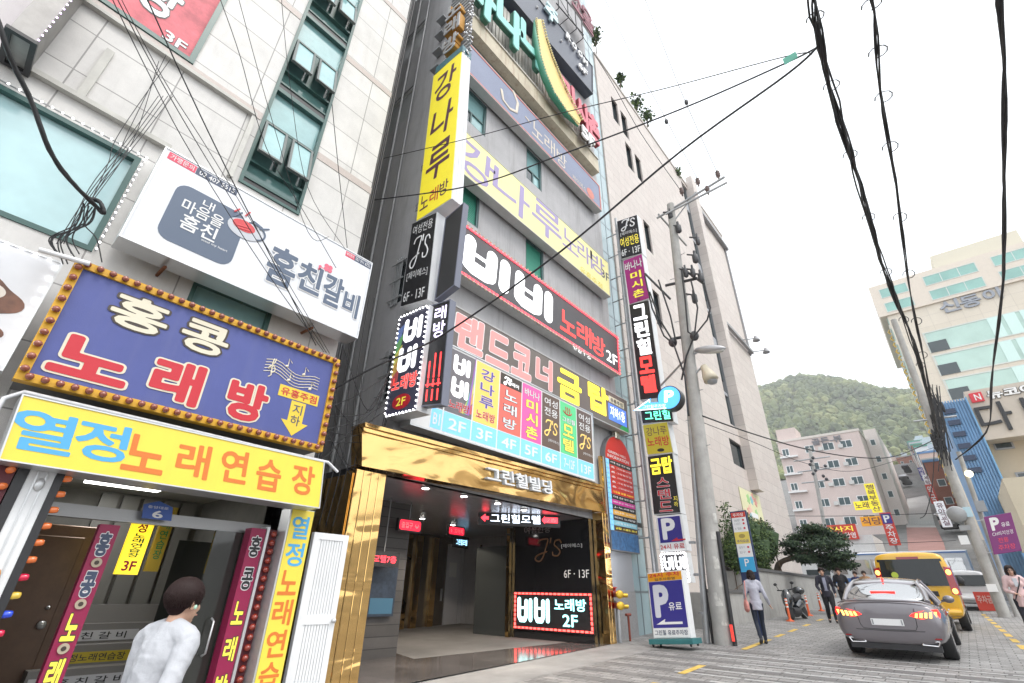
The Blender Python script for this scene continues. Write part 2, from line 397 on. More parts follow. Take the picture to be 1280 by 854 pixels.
def js(f, box, m, parent, d=.008, w=.018, name='lettering'):
    a0, b0, a1, b1 = box; W_ = a1-a0; H_ = b1-b0
    def q(u, v): return (a0+u*W_, b0+v*H_)
    def sm(pts, n=5):
        o = []
        for i in range(len(pts)-1):
            p0 = pts[max(i-1, 0)]; p1 = pts[i]; p2 = pts[i+1]; p3 = pts[min(i+2, len(pts)-1)]
            for k in range(n):
                t = k/n
                o.append(tuple(.5*((2*p1[c])+(-p0[c]+p2[c])*t+(2*p0[c]-5*p1[c]+4*p2[c]-p3[c])*t*t+(-p0[c]+3*p1[c]-3*p2[c]+p3[c])*t**3) for c in (0, 1)))
        return o+[pts[-1]]
    J = sm([q(.12, .80), q(.20, .93), q(.42, .97), q(.50, .92), q(.42, .6), q(.32, .22), q(.20, .03), q(.06, .06), q(.03, .18), q(.14, .30), q(.45, .42)])
    A = [q(.60, .98), q(.58, .80)]
    S = sm([q(.97, .78), q(.90, .90), q(.76, .86), q(.73, .68), q(.84, .55), q(.92, .40), q(.84, .24), q(.68, .26), q(.66, .38)])
    return strokes(f, [J, A, S], w, m, parent, d=d, flat=.25, name=name, n=6)
def rrect(a0, b0, a1, b1, r, n=5):
    o = []
    for cx, cy, t in ((a1-r, b1-r, 0), (a0+r, b1-r, 90), (a0+r, b0+r, 180), (a1-r, b0+r, 270)):
        o += [(cx+r*cos(RAD(t+90*i/n)), cy+r*sin(RAD(t+90*i/n))) for i in range(n+1)]
    return o
def disc(cx, cy, rx, ry=None, n=24): return [(cx+rx*cos(2*pi*i/n), cy+(ry or rx)*sin(2*pi*i/n)) for i in range(n)]
def flat(f, pts, m, parent, d0, d1, name): return MB().prism(f, pts, d0, d1).build(name, m, parent)
def plate(f, a0, b0, a1, b1, m, parent, d0, d1, name): return MB().box(f, a0, b0, a1, b1, d0, d1).build(name, m, parent)
def border_px(f, n_a, n_b, a0, b0, a1, b1):
    o = [(a0+(a1-a0)*(i+.5)/n_a, b1) for i in range(n_a)] + [(a0+(a1-a0)*(i+.5)/n_a, b0) for i in range(n_a)]
    return o + [(a0, b0+(b1-b0)*(i+.5)/n_b) for i in range(n_b)] + [(a1, b0+(b1-b0)*(i+.5)/n_b) for i in range(n_b)]
# ================================================================== SETTING
C_ = hexc
# ---------- ground sheet following the slope of the street
paver = tiles('street_pavers', (.215, .21, .205), (.30, .292, .285), (.10, .098, .095), .30, .20, axis='g', ms=.010, rough=.75, off=.5, speck=.42, streak=.5, bump=.3, spscale=40)
asph = mat('asphalt', (.17, .165, .16), .9, var=.3, vscale=.6, bump=.3, bscale=30)
apron_m = mat('apron_concrete', (.27, .265, .26), .75, var=.30, vscale=1.1, bump=.25, bscale=70)
yel_m = mat('yellow_road_paint', (.62, .42, .09), .7, var=.35, vscale=9)
white_m = mat('worn_white_paint', (.40, .40, .395), .75, var=.35, vscale=12)
XS = [-60, -30, -12] + [i*2 for i in range(-5, 42)] + [90, 100, 115, 130, 150, 170, 190, 210, 230, 250, 270, 300, 350, 420, 600, 1000]
def sheet(xs, ylo, yhi, dz, name, m):
    mb = MB(); vs = []; fs = []
    for x in xs:
        a = ylo(x) if callable(ylo) else ylo; b = yhi(x) if callable(yhi) else yhi
        vs += [V(x, a, road_z(x)+dz), V(x, b, road_z(x)+dz)]
    for i in range(len(xs)-1): fs.append((2*i, 2*i+2, 2*i+3, 2*i+1))
    mb.add(vs, fs); o = mb.build(name, m, loc=(0, 0, 0)); struct(o); return o
sheet(XS, -700, 700, 0, 'ground', asph)
sheet([-12+i for i in range(59)], -4.2, 7.9, .004, 'paved_street', paver)
sheet([2, 3, 4, 5, 6, 7, 8, 9, 10, 11, 12, 12.6], lambda x: 6.05, lambda x: 7.4, .008, 'pavement', apron_m)
rows = MB()
for i in range(9):
    x = 9.2 + i*.52; a = -2.8 + random.random()*.5; b = 3.2 - i*.12 + random.random()*1.2
    while a < b:
        l = .8 + random.random()*.55
        rows.add([V(x, a, road_z(x)+.008), V(x+.11, a, road_z(x+.11)+.008), V(x+.11, a+l, road_z(x+.11)+.008), V(x, a+l, road_z(x)+.008)], [(0, 1, 2, 3)])
        a += l + .06
struct(rows.build('pavement_white_rows', white_m))
drows = MB()
for i in range(11):
    x = 5.0+i*.78; a = -2.0; b = 6.0
    drows.add([V(x, a, road_z(x)+.007), V(x+.3, a, road_z(x+.3)+.007), V(x+.3, b, road_z(x+.3)+.007), V(x, b, road_z(x)+.007)], [(0, 1, 2, 3)])
struct(drows.build('pavement_dark_rows', tiles('dark_pavers', (.145, .14, .14), (.19, .185, .18), (.08, .078, .075), .42, .30, axis='g', ms=.01, rough=.75, speck=.28, streak=.25, bump=.3, spscale=60)))
lines = MB()
def dash(x0, x1, y0, y1, w=.14):
    lines.add([V(x0, y0-w/2, road_z(x0)+.010), V(x1, y1-w/2, road_z(x1)+.010), V(x1, y1+w/2, road_z(x1)+.010), V(x0, y0+w/2, road_z(x0)+.010)], [(0, 1, 2, 3)])
for x0, x1 in ((7.6, 8.6), (9.6, 10.7), (13.4, 15.8), (16.5, 17.4), (18.2, 19.2), (20.4, 21.3), (23, 24), (26, 27)): dash(x0, x1, 4.25+.03*(x0-8), 4.25+.03*(x1-8))
for i in range(9): x = 17.2+i*1.55; dash(x, x+.95, -.52+.035*(x-17), -.52+.035*(x+.95-17))
struct(lines.build('road_markings', yel_m))
# ---------- the steep street beyond the crossing
conc = mat('hill_road_concrete', (.42, .41, .40), .85, var=.15, vscale=.3)
redp = mat('red_road_paint', (.30, .16, .14), .85, var=.2, vscale=.5)
Lp = [gnd(*q) for q in ((1136, 690), (1135, 680), (1133, 657), (1134, 624), (1124, 604), (1112, 585), (1104, 574))]
Rp = [gnd(*q) for q in ((1183, 690), (1180, 680), (1169, 657), (1160, 624), (1149, 604), (1139, 588), (1124, 574))]
def ribbon(L, R, dz, name, m, n=6):
    vs = []; fs = []
    for i in range(len(L)-1):
        for k in range(n):
            t = k/n; a = L[i].lerp(L[i+1], t); b = R[i].lerp(R[i+1], t)
            vs += [V(a.x, a.y, road_z(a.x)+dz), V(b.x, b.y, road_z(b.x)+dz)]
    for i in range(len(vs)//2-1): fs.append((2*i, 2*i+1, 2*i+3, 2*i+2))
    mb = MB(); mb.add(vs, fs); return struct(mb.build(name, m))
L0 = [V(50, 5.2, 0)]+Lp; R0 = [V(50, -1.6, 0)]+Rp
ribbon(L0, R0, .05, 'hill_street', conc)
ribbon([L0[0].lerp(L0[1], .5), Lp[0], Lp[1], Lp[2]], [R0[0].lerp(R0[1], .5), Rp[0], Rp[1], Rp[2]], .10, 'road_red_paint', redp)
cw = MB()
for i in range(11):
    t = i/10.5; a = Lp[2].lerp(Rp[2], t); b = Lp[2].lerp(Rp[2], t+.05); c2 = Lp[2].lerp(Lp[3], .1)-Lp[2]
    cw.add([V(q.x, q.y, road_z(q.x)+.14) for q in (a, b, b+c2, a+c2)], [(0, 1, 2, 3)])
struct(cw.build('road_crosswalk', white_m))

# ---------- wooded hill
def hill_h(y, x):
    tab = [(-600, 90), (-330, 150), (-200, 165), (-120, 175), (-60, 196), (-5, 214), (40, 238), (75, 256), (97, 263), (120, 262), (142, 258), (185, 235), (260, 190), (400, 120), (700, 70)]
    for i in range(len(tab)-1):
        if tab[i][0] <= y <= tab[i+1][0]:
            t = (y-tab[i][0])/(tab[i+1][0]-tab[i][0]); h = tab[i][1]*(1-t)+tab[i+1][1]*t; break
    else: h = 60
    s = max(0.0, min(1.0, (x-330)/370)); s = s*s*(3-2*s)*.75 + s*.25
    if x > 700: s = 1-.0006*(x-700)
    return 52 + (h-52)*s + 7*noise.noise(V(x*.012, y*.012, 3))*min(1, s*3)
hx = [300+i*16 for i in range(42)]; hy = [-520+i*18 for i in range(66)]
mb = MB(); mb.add([V(x, y, hill_h(y, x)-2) for x in hx for y in hy], [(i*len(hy)+j, (i+1)*len(hy)+j, (i+1)*len(hy)+j+1, i*len(hy)+j+1) for i in range(len(hx)-1) for j in range(len(hy)-1)], 0, True)
struct(mb.build('hill', mat('hill_soil', (.07, .085, .035), .95, var=.3, vscale=.05), loc=(0, 0, 0)))
def leafmat(name, c1, c2, sc=.12):
    if name in MATS: return MATS[name]
    m = bpy.data.materials.new(name); m.use_nodes = True; N = m.node_tree.nodes; L = m.node_tree.links; p = N['Principled BSDF']; p.inputs['Roughness'].default_value = .8
    g = N.new('ShaderNodeNewGeometry'); z = N.new('ShaderNodeTexNoise'); z.inputs['Scale'].default_value = sc; z.inputs['Detail'].default_value = 5; L.new(g.outputs['Position'], z.inputs[0])
    r = N.new('ShaderNodeValToRGB'); r.color_ramp.elements[0].position = .35; r.color_ramp.elements[1].position = .65
    r.color_ramp.elements[0].color = (*c1, 1); r.color_ramp.elements[1].color = (*c2, 1); L.new(z.outputs['Fac'], r.inputs[0]); L.new(r.outputs[0], p.inputs['Base Color']); MATS[name] = m; return m
wood = MB(); rw = random.Random(5)
ico = bmesh.new(); bmesh.ops.create_icosphere(ico, subdivisions=1, radius=1); IV = [q.co.copy() for q in ico.verts]; IF = [tuple(v.index for v in f.verts) for f in ico.faces]; ico.free()
def clump(mb, c, r, sz=1.0, mi=0, j=.35):
    mb.add([Vector(c)+V(q.x*r*(1+j*rw.uniform(-1, 1)), q.y*r*(1+j*rw.uniform(-1, 1)), q.z*r*sz*(1+j*rw.uniform(-1, 1))) for q in IV], IF, mi)
for i in range(11000):
    x = rw.uniform(330, 740); y = rw.uniform(-90, 270)
    r = rw.choice((1.6, 2.2, 2.2, 3.0, 3.0, 4.2))*rw.uniform(.8, 1.2)*(.75 if x < 450 else 1)
    n_ = noise.noise(V(x*.02, y*.02, 1))+.5*noise.noise(V(x*.07, y*.07, 5))+rw.uniform(-.25, .25)+(560-x)*.0016
    if n_ < -.42 and r > 3: continue
    clump(wood, (x, y, hill_h(y, x)+r*rw.uniform(.1, .6)), r, rw.uniform(.8, 1.35), 1 if n_ < -.12 else (0 if n_ < .28 else 2))
wo = wood.build('forest', [leafmat('wood_green', (.085, .115, .035), (.13, .155, .055), .3), leafmat('wood_dark', (.05, .075, .03), (.085, .11, .045), .3), leafmat('wood_light', (.15, .175, .055), (.22, .23, .09), .3)], loc=(0, 0, 0)); wo['kind'] = 'stuff'
wo['label'] = 'dense mixed green woodland covering the rounded hill at the end of the street'
rk = MB()
for i in range(22):
    q = at(rw.uniform(989, 1013), rw.uniform(486, 499), x=rw.uniform(640, 665)); clump(rk, (q.x-12, q.y, q.z), rw.uniform(3, 6), 1.1, 0)
struct(rk.build('hill_rock', mat('hill_rock', (.38, .35, .31), .9, var=.25, vscale=.2)))
# ================================================================== BUILDINGS
gran = tiles('granite_panels', (.60, .585, .565), (.655, .64, .62), (.30, .29, .28), 1.06, .80, axis='x', ms=.010, rough=.55, off=0, speck=.22, streak=.22, bump=.3, spscale=130, shift=(-.10, .37))
gran_y = tiles('granite_panels_side', (.58, .57, .55), (.63, .62, .60), (.32, .31, .30), 1.06, .80, axis='y', ms=.009, rough=.55, off=0, speck=.2, streak=.2, bump=.3, spscale=130)
green_fr = mat('green_window_frame', (.045, .11, .10), .35)
dark_gl = mat('dark_window_glass', (.025, .04, .045), .06, spec=.8)
teal_gl = mat('teal_glass', (.27, .47, .48), .06, spec=.9, var=.22, vscale=1.1)
aqua_gl = mat('aqua_glass', (.43, .63, .65), .10, spec=.8, var=.25, vscale=.45)
alu = mat('aluminium', (.62, .63, .64), .35, .6)
white_p = mat('white_painted_metal', (.78, .79, .80), .4, var=.05)
black_p = mat('black_paint', (.022, .022, .025), .4)
grey_p = mat('grey_painted_metal', (.32, .33, .34), .5, var=.12)
conduit_m = mat('pale_conduit', (.55, .54, .50), .6, var=.15)
def wall_holes(mb, f, a0, b0, a1, b1, holes, depth, d=0, mi=0):
    A = sorted({a0, a1} | {min(max(h[i], a0), a1) for h in holes for i in (0, 2)}); B = sorted({b0, b1} | {min(max(h[i], b0), b1) for h in holes for i in (1, 3)})
    for i in range(len(A)-1):
        for j in range(len(B)-1):
            ca, cb = (A[i]+A[i+1])/2, (B[j]+B[j+1])/2
            if any(h[0] < ca < h[2] and h[1] < cb < h[3] for h in holes): continue
            mb.add([f.P(A[i], B[j], d), f.P(A[i+1], B[j], d), f.P(A[i+1], B[j+1], d), f.P(A[i], B[j+1], d)], [(0, 1, 2, 3)], mi)
    for h in holes:
        q = [(h[0], h[1]), (h[2], h[1]), (h[2], h[3]), (h[0], h[3])]
        for k in range(4):
            p, r = q[k], q[(k+1) % 4]
            mb.add([f.P(p[0], p[1], d), f.P(r[0], r[1], d), f.P(r[0], r[1], d-depth), f.P(p[0], p[1], d-depth)], [(0, 1, 2, 3)], mi)
# ---------------------------------------------------------------- left building
LB = thing('stone_building', 'pale granite clad building on the left with teal windows and a karaoke entrance', 'building', (0, 9, road_z(0)))
f = FY(7.6)
a_s0, a_s1 = 1.40, 2.51
hol = [(a_s0, 7.33, a_s1, 26), (-3.2, 9.09, .16, 11.3), (-6, 5.02, .155, 6.77), (1.35, 4.3, 2.55, 5.26), (.80, -1, 3.35, 2.5)]
mb = MB(); wall_holes(mb, f, -12, -1.4, 3.81, 26, hol[:4], .22); 
o_ = LB
mb2 = MB(); wall_holes(mb2, f, -12, -1.4, 3.81, 26, hol, .22); mb2.build('wall', gran, LB)
mb = MB(); mb.add([V(3.81, 7.6, -1.4), V(3.81, 24, -1.4), V(3.81, 24, 26), V(3.81, 7.6, 26)], [(0, 1, 2, 3)]); mb.add([V(-12, 7.6, 26), V(3.81, 7.6, 26), V(3.81, 24, 26), V(-12, 24, 26)], [(0, 1, 2, 3)])
mb.add([V(-12, 24, -1.4), V(-12, 24, 26), V(3.81, 24, 26), V(3.81, 24, -1.4)], [(0, 1, 2, 3)]); mb.build('side_wall', gran_y, LB)
bands = MB()                                       # slim reddish granite courses
for z in (8.98, 12.3, 15.6):
    for x0, x1 in ((-12, 1.38), (2.53, 3.82)): bands.box(f, x0, z-.09, x1, z+.09, -.02, .012)
bands.build('stone_course', mat('rosy_granite', (.50, .435, .40), .5, var=.12, vscale=40), LB)
cd = MB(); cd.box(f, -8, 8.84, 1.29, 8.91, 0, .09); cd.box(f, 1.22, 7.30, 1.30, 8.84, 0, .07); cd.box(f, -9, 7.15, .40, 7.23, 0, .09); cd.box(f, -.80, 7.23, -.70, 8.3, 0, .05)
cd.build('cable_trunking', conduit_m, LB)
# tall green window strip with tilted casements
ws = MB(); ws.ring(f, a_s0, 7.33, a_s1, 26, .06, -.2, .03)
z = 7.33; lev = []
while z < 24: lev.append(z); z += 2.62
fr = MB(); band = MB(); fix = MB(); vent = MB()
for i, z in enumerate(lev):
    zs = [z+.06, z+.18, z+.62, z+1.62, z+2.55]
    fr, band, fix, vent = MB(), MB(), MB(), MB()
    band.box(f, a_s0+.06, zs[0], a_s1-.06, zs[1], -.16, -.02)
    fr.box(f, a_s0+.06, zs[1], a_s1-.06, zs[1]+.05, -.16, 0); fr.box(f, a_s0+.06, zs[2]-.05, a_s1-.06, zs[2], -.16, 0); fr.box(f, a_s0+.06, zs[3], a_s1-.06, zs[3]+.06, -.16, 0)
    fr.box(f, a_s0+.51, zs[2], a_s0+.60, zs[3], -.16, -.01); fr.box(f, a_s0+.06, zs[4], a_s1-.06, zs[4]+.1, -.16, .015)
    vent.box(f, a_s0+.06, zs[1]+.05, a_s1-.06, zs[2]-.05, -.14, -.1); fix.box(f, a_s0+.06, zs[3]+.06, a_s1-.06, zs[4], -.14, -.1)
    vent.box(f, a_s0+.06, zs[2], a_s1-.06, zs[3], -.2, -.17)
    fr.build('transom', green_fr, LB); band.build('dark_panel', black_p, LB); fix.build('fixed_pane', teal_gl, LB); vent.build('vent_pane', mat('dim_glass', (.10, .20, .19), .1, spec=.6), LB)
    for s in (0, 1):
        if i > 3: continue
        x0 = a_s0+.07+s*.53; x1 = x0+.43; h = zs[3]-zs[2]-.04
        g = Fr(f.P(x0, zs[3], .0), f.ex, (f.ez*cos(RAD(13)) + (-f.n)*sin(RAD(13))))
        sash = MB(); sash.ring(g, 0, -h, x1-x0, 0, .045, -.03, .03); so_ = sash.build('window_sash', green_fr if 0 else mat('bronze_sash', (.12, .14, .135), .4), LB)
        MB().box(g, .045, -h+.045, x1-x0-.045, -.045, -.008, .008).build('pane', teal_gl, so_)
fo = ws.build('window_strip_frame', green_fr, LB)
# aqua window, small window under the white sign, window with banner
w1 = MB().ring(f, -6, 5.02, .155, 6.77, .07, -.2, .02).build('window_frame', green_fr, LB)
MB().box(f, -5.93, 5.09, .085, 6.70, -.12, -.08).build('pane', aqua_gl, w1)
w2 = MB().ring(f, 1.35, 4.3, 2.55, 5.26, .06, -.2, .01).build('window_frame', green_fr, LB)
w2b = MB().box(f, 1.41, 4.36, 2.49, 5.2, -.15, -.1).build('pane', teal_gl, w2)
w3 = MB().ring(f, -3.2, 9.09, .16, 11.3, .09, -.2, .03).build('window_frame', green_fr, LB)
bn = MB().box(f, -3.11, 9.18, .07, 11.21, -.14, -.05).build('window_banner', mat('pink_banner', (.70, .16, .19), .6, var=.35, vscale=2.5), w3)
text(f, '공장', (-1.5, 9.62, -.34, 10.6), mat('sign_white', (.8, .8, .8), .5), w3, d=-.04, bold=.05, out=(black_p, .03), name='banner_lettering')
text(f, '3F', (-.36, 9.27, -.02, 9.5), MATS['sign_white'], w3, d=-.04, bold=.04, out=(black_p, .03), name='banner_lettering')
# ---- entrance recess
brown_door = mat('brown_steel_door', (.10, .055, .03), .35, .3, var=.2, vscale=6)
rec = MB(); zf = -.36
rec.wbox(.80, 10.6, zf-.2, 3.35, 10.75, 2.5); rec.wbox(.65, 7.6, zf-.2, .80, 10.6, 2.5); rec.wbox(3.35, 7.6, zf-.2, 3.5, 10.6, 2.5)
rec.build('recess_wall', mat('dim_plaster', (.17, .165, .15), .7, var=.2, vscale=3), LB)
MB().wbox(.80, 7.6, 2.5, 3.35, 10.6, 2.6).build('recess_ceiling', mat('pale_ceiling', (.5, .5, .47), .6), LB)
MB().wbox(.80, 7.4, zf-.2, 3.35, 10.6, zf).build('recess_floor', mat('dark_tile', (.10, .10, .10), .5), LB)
ib = MB(); 
for i in range(5): ib.wbox(1.55, 9.0+i*.28, zf, 3.3, 9.28+i*.28, zf+.24*(i+1))
ib.build('step', mat('grey_step', (.23, .22, .21), .6), LB)
g = FY(9.0)
for i, (nm, cl) in enumerate((('홈 친 갈 비', (.6, .6, .62)), ('홈 친 갈 비', (.6, .6, .62)), ('열정노래연습장', (.55, .42, .02)), ('홈 친 갈 비', (.6, .6, .62)))):
    gg = FY(9.0+i*.28); z0 = zf+.24*i
    sp = MB().box(gg, 1.58, z0+.03, 2.75, z0+.16, .004, .012).build('step_sign', mat('step_sign_%d' % (i == 2), cl, .5), LB)
    text(gg, nm, (1.85, z0+.05, 2.6, z0+.14), black_p, sp, d=.016, bold=.02)
fr2 = MB(); f72 = FY(7.55)
fr2.box(f72, .80, 1.78, 3.35, 1.92, -.1, 0); fr2.box(f72, 2.98, zf, 3.06, 1.78, -.1, 0); fr2.build('door_lintel', mat('steel_lintel', (.30, .30, .30), .35, .7), LB)
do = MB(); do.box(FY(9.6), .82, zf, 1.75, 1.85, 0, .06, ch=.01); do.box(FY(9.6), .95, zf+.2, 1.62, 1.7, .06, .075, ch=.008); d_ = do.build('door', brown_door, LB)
hb = MB(); hb.lathe((1.52, 9.5, .62), [(.05, 0), (.05, .03), (.03, .05), (0, .06)], 14, axis=(0, -1, 0)); hb.lathe((1.52, 9.5, .82), [(.025, 0), (.02, .03), (0, .04)], 10, axis=(0, -1, 0)); hb.build('door_lock', alu, d_)
vp_ = MB()
for k in range(5): vp_.wbox(1.78+.30*k, 10.5-.02*(k % 2), zf+1.2, 2.02+.30*k, 10.58, 2.45)
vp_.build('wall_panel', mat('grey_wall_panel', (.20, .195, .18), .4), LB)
gl = MB(); gx = FY(9.0); gl.box(gx, 2.75, zf+.6, 3.3, 1.75, -.3, -.28); gl.build('glass_door', mat('entry_glass', (.03, .034, .03), .04, spec=1), LB)
hd = MB(); hd.tube([V(2.84, 7.45, .35), V(2.84, 7.36, .38), V(2.84, 7.36, .72), V(2.84, 7.45, .75)], .013, 8); hd.build('door_handle', alu, LB)
MB().wbox(2.62, 7.5, zf, 2.98, 7.55, 1.78).build('door_leaf', mat('door_leaf_glass', (.03, .032, .028), .04, spec=.8), LB)
lamp = thing('ceiling_lamp', 'bright bare lamp panel on the ceiling of the karaoke stairwell', 'lamp', (1.75, 9.5, 2.49))
MB().wbox(1.35, 9.3, 2.445, 2.3, 9.6, 2.495).build('lamp_diffuser', lit('lamp_white', (1, 1, .95), 5), lamp)
ll_ = bpy.data.lights.new('stair_lamp', 'AREA'); ll_.energy = 9; ll_.size = .5; lo_ = bpy.data.objects.new('stair_lamp', ll_); COL.objects.link(lo_); lo_.parent = lamp; lo_.location = (.05, 0, -.07)

# ---------------------------------------------------------------- main (karaoke tower) building
render_m = mat('grey_render', (.43, .425, .435), .8, var=.10, vscale=1.2, bump=.2, bscale=50, streak=.55, dirt=(.17, .16, .15))
MBd = thing('karaoke_tower', 'grey rendered multi storey building covered in karaoke signs with a gold framed entrance', 'building', (9.8, 9, 0))
XL, XR, ZT = 5.25, 14.4, 38
f = FY(7.6)
def pr(p, q): return f.rc(p, q)
wins = {'g1': (5.75, 13.45, 7.05, 14.62), 'g2': (9.45, 13.20, 10.72, 14.62)}
g2 = f.rc((657, 297), (680, 347)); 
W_ = []
W_.append((5.5, f.px(600, 288)[1], f.px(600, 250)[0], f.px(600, 240)[1]+.1, 'g'))
W_.append((f.px(657, 335)[0], f.px(657, 336)[1], f.px(680, 345)[0], f.px(657, 296)[1], 'g'))
W_.append((6.0, f.px(607, 172)[1], f.px(608, 150)[0], f.px(609, 133)[1], 't'))
W_.append((f.px(658, 220)[0], f.px(658, 222)[1], f.px(677, 215)[0], f.px(658, 183)[1], 't'))
W_.append((6.2, f.px(614, 76)[1]+.1, f.px(614, 70)[0], f.px(600, 44)[1], 'd'))
W_.append((f.px(658, 128)[0], f.px(658, 133)[1]-.3, f.px(671, 128)[0], f.px(658, 113)[1], 'd'))
W_.append((f.px(658, 30)[0], f.px(658, 36)[1]-.4, f.px(664, 30)[0], f.px(658, 19)[1], 'd'))
hol = [(4.9, -.6, 12.6, 3.0)] + [w[:4] for w in W_]
mb = MB(); wall_holes(mb, f, XL, -.6, XR, ZT, hol, .18)
s = FX(XL); bw = []
for p, q in (((487, 384), (509, 322)), ((472, 503), (492, 440))):
    a0, b0, a1, b1 = s.rc(p, q); bw.append((a0, b0, a1, b1))
for zz in (14.2, 18.0, 22): bw.append((-10.6, zz, -9.0, zz+1.6))
bw.append((-13.2, 10.6, -11.4, 12.0)); bw.append((-13.2, 6.9, -11.4, 8.4))
wall_holes(mb, s, -22, -.6, -7.6, ZT, bw, .18)
mb.add([V(XR, 7.6, -.6), V(XR, 22, -.6), V(XR, 22, ZT), V(XR, 7.6, ZT)], [(0, 1, 2, 3)]); mb.add([V(XL, 7.6, ZT), V(XR, 7.6, ZT), V(XR, 22, ZT), V(XL, 22, ZT)], [(0, 1, 2, 3)])
mb.build('wall', render_m, MBd)
shut = mat('green_shutter', (.05, .30, .21), .5, var=.1)
for w in W_:
    fo = MB().ring(f, w[0], w[1], w[2], w[3], .07, -.18, -.03).build('window', mat('teal_window_frame', (.07, .13, .13), .4), MBd)
    if w[4] == 'g':
        b = MB(); n = 22
        for i in range(n):
            h = (w[3]-w[1]-.14)/n; b.box(f, w[0]+.07, w[1]+.07+i*h, w[2]-.07, w[1]+.07+(i+.82)*h, -.14, -.09); b.box(f, w[0]+.07, w[1]+.07+(i+.82)*h, w[2]-.07, w[1]+.07+(i+1)*h, -.14, -.11)
        b.build('shutter', shut, fo)
    else:
        MB().box(f, w[0]+.07, w[1]+.07, w[2]-.07, w[3]-.07, -.15, -.10).build('pane', teal_gl if w[4] == 't' else dark_gl, fo)
        hm = (w[1]*.62+w[3]*.38); b = MB().box(f, w[0]+.07, hm, w[2]-.07, hm+.06, -.15, -.06)
        b.box(f, (w[0]+w[2])/2-.03, w[1]+.07, (w[0]+w[2])/2+.03, hm, -.15, -.06); b.build('glazing_bar', MATS['teal_window_frame'], fo)
        MB().box(f, w[0]+.07, w[1]+.07, (w[0]+w[2])/2-.03, hm, -.098, -.09).build('lower_pane', dark_gl, fo)
for i, (a0, b0, a1, b1) in enumerate(bw):
    fo = MB().ring(s, a0, b0, a1, b1, .05, -.18, -.04).build('side_window', white_p if i > 1 else grey_p, MBd)
    MB().box(s, a0+.05, b0+.05, a1-.05, b1-.05, -.15, -.11).build('pane', dark_gl if i < 2 else mat('pale_pane', (.5, .52, .52), .2), fo)
    if i < 2:
        b = MB()
        for k in range(4): a = a0+.1+(a1-a0-.2)*k/3; b.box(s, a-.015, b0-.05, a+.015, b1+.05, .03, .06)
        for k in range(3): zz = b0+.1+(b1-b0-.2)*k/2; b.box(s, a0-.05, zz-.015, a1+.05, zz+.015, .061, .085)
        for a in (a0-.03, a1+.03): b.box(s, a-.012, b0+.1, a+.012, b0+.13, -.02, .061)
        b.build('window_grille', alu, fo)
# lower cladding right of the entrance
cl = MB(); cl.box(f, 12.66, -.6, 14.38, 1.20, 0, .06); cl.build('granite_plinth', mat('grey_granite', (.27, .27, .275), .45, var=.16, vscale=25), MBd)
cl = MB(); cl.box(f, 12.66, 1.20, 14.38, 2.95, 0, .035); cl.build('metal_panel', mat('brushed_panel', (.47, .49, .53), .32, .55), MBd)
# glass strip between the two buildings
gs = MB(); glz = mat('strip_glass', (.34, .45, .48), .1, spec=.7, var=.12, vscale=.4); gb = MB()
z = -.4
while z < 36:
    gs.wbox(XR+.02, 7.66, z+.03, 14.93, 7.70, z+1.57); gs.wbox(14.97, 7.66, z+.03, 15.46, 7.70, z+1.57)
    gb.wbox(XR+.02, 7.655, z-.03, 15.46, 7.71, z+.03); z += 1.6
gb.wbox(14.93, 7.65, -.4, 14.97, 7.71, 36)
go = gb.build('glass_strip_frame', mat('grey_mullion', (.22, .26, .28), .4, .4), MBd); gs.build('glass_strip_pane', glz, go)
MB().wbox(XR+.01, 7.72, -.5, 15.48, 7.9, 36).build('strip_backing', mat('strip_back', (.10, .13, .14), .6), MBd)
# ---- gold portal
gold = mat('polished_gold', (.84, .54, .21), .11, 1.0)
N = gold.node_tree.nodes; L = gold.node_tree.links; gp = N['Principled BSDF']
gg = N.new('ShaderNodeNewGeometry'); mpn = N.new('ShaderNodeMapping'); mpn.inputs['Scale'].default_value = (1.0, 1.0, 2.2); nz = N.new('ShaderNodeTexNoise'); nz.inputs['Scale'].default_value = .75; nz.inputs['Detail'].default_value = .6; nz.inputs['Distortion'].default_value = 1.2
bp = N.new('ShaderNodeBump'); bp.inputs['Strength'].default_value = .5; bp.inputs['Distance'].default_value = .12
L.new(gg.outputs['Position'], mpn.inputs[0]); L.new(mpn.outputs[0], nz.inputs[0]); L.new(nz.outputs['Fac'], bp.inputs['Height']); L.new(bp.outputs[0], gp.inputs['Normal'])
POR = thing('gold_portal', 'polished gold metal portal framing the wide entrance of the karaoke tower', 'portal', (8.5, 7.3, 0))
lf = quad((455, 530), (750, 607), (757, 641), (450, 582), y=7.27)
mb = MB(); mb.box(lf, 0, 0, lf.w, lf.h*.80, -.33, 0); mb.box(lf, 0, lf.h*.80+.004, lf.w, lf.h*.9, -.33, .05); mb.box(lf, 0, lf.h*.9+.004, lf.w, lf.h, -.33, .10)
mb.build('lintel', gold, POR)
fp = FY(7.27); colm = MB(); zl = lf.P(.3, 0).z-.004; zr = lf.P(lf.w-.1, 0).z-.004
for k in range(4): colm.box(fp, 4.43+k*.153, -.6, 4.43+k*.153+.147, zl-.06, -.33, 0, ch=.008)
colm.build('left_column', gold, POR)
colm = MB()
for k in range(2): colm.box(fp, 12.34+k*.15, -.3, 12.34+k*.15+.145, zr-.01, -.33, 0, ch=.008)
colm.build('right_column', gold, POR)
side = MB(); sx = FX(4.425)
for k in range(3): side.box(sx, -7.94-.9+k*.5, -.6, -7.94-.9+k*.5+.49, 2.85, 0, .01)
side.build('side_return', gold, POR)
text(lf, '그린힐빌딩', (*lf.px(608, 612), *lf.px(690, 604)), white_p, POR, d=.03, ext=.07, bold=.02) if 0 else None
a0, b0 = lf.px(606, 606); a1, b1 = lf.px(686, 606)
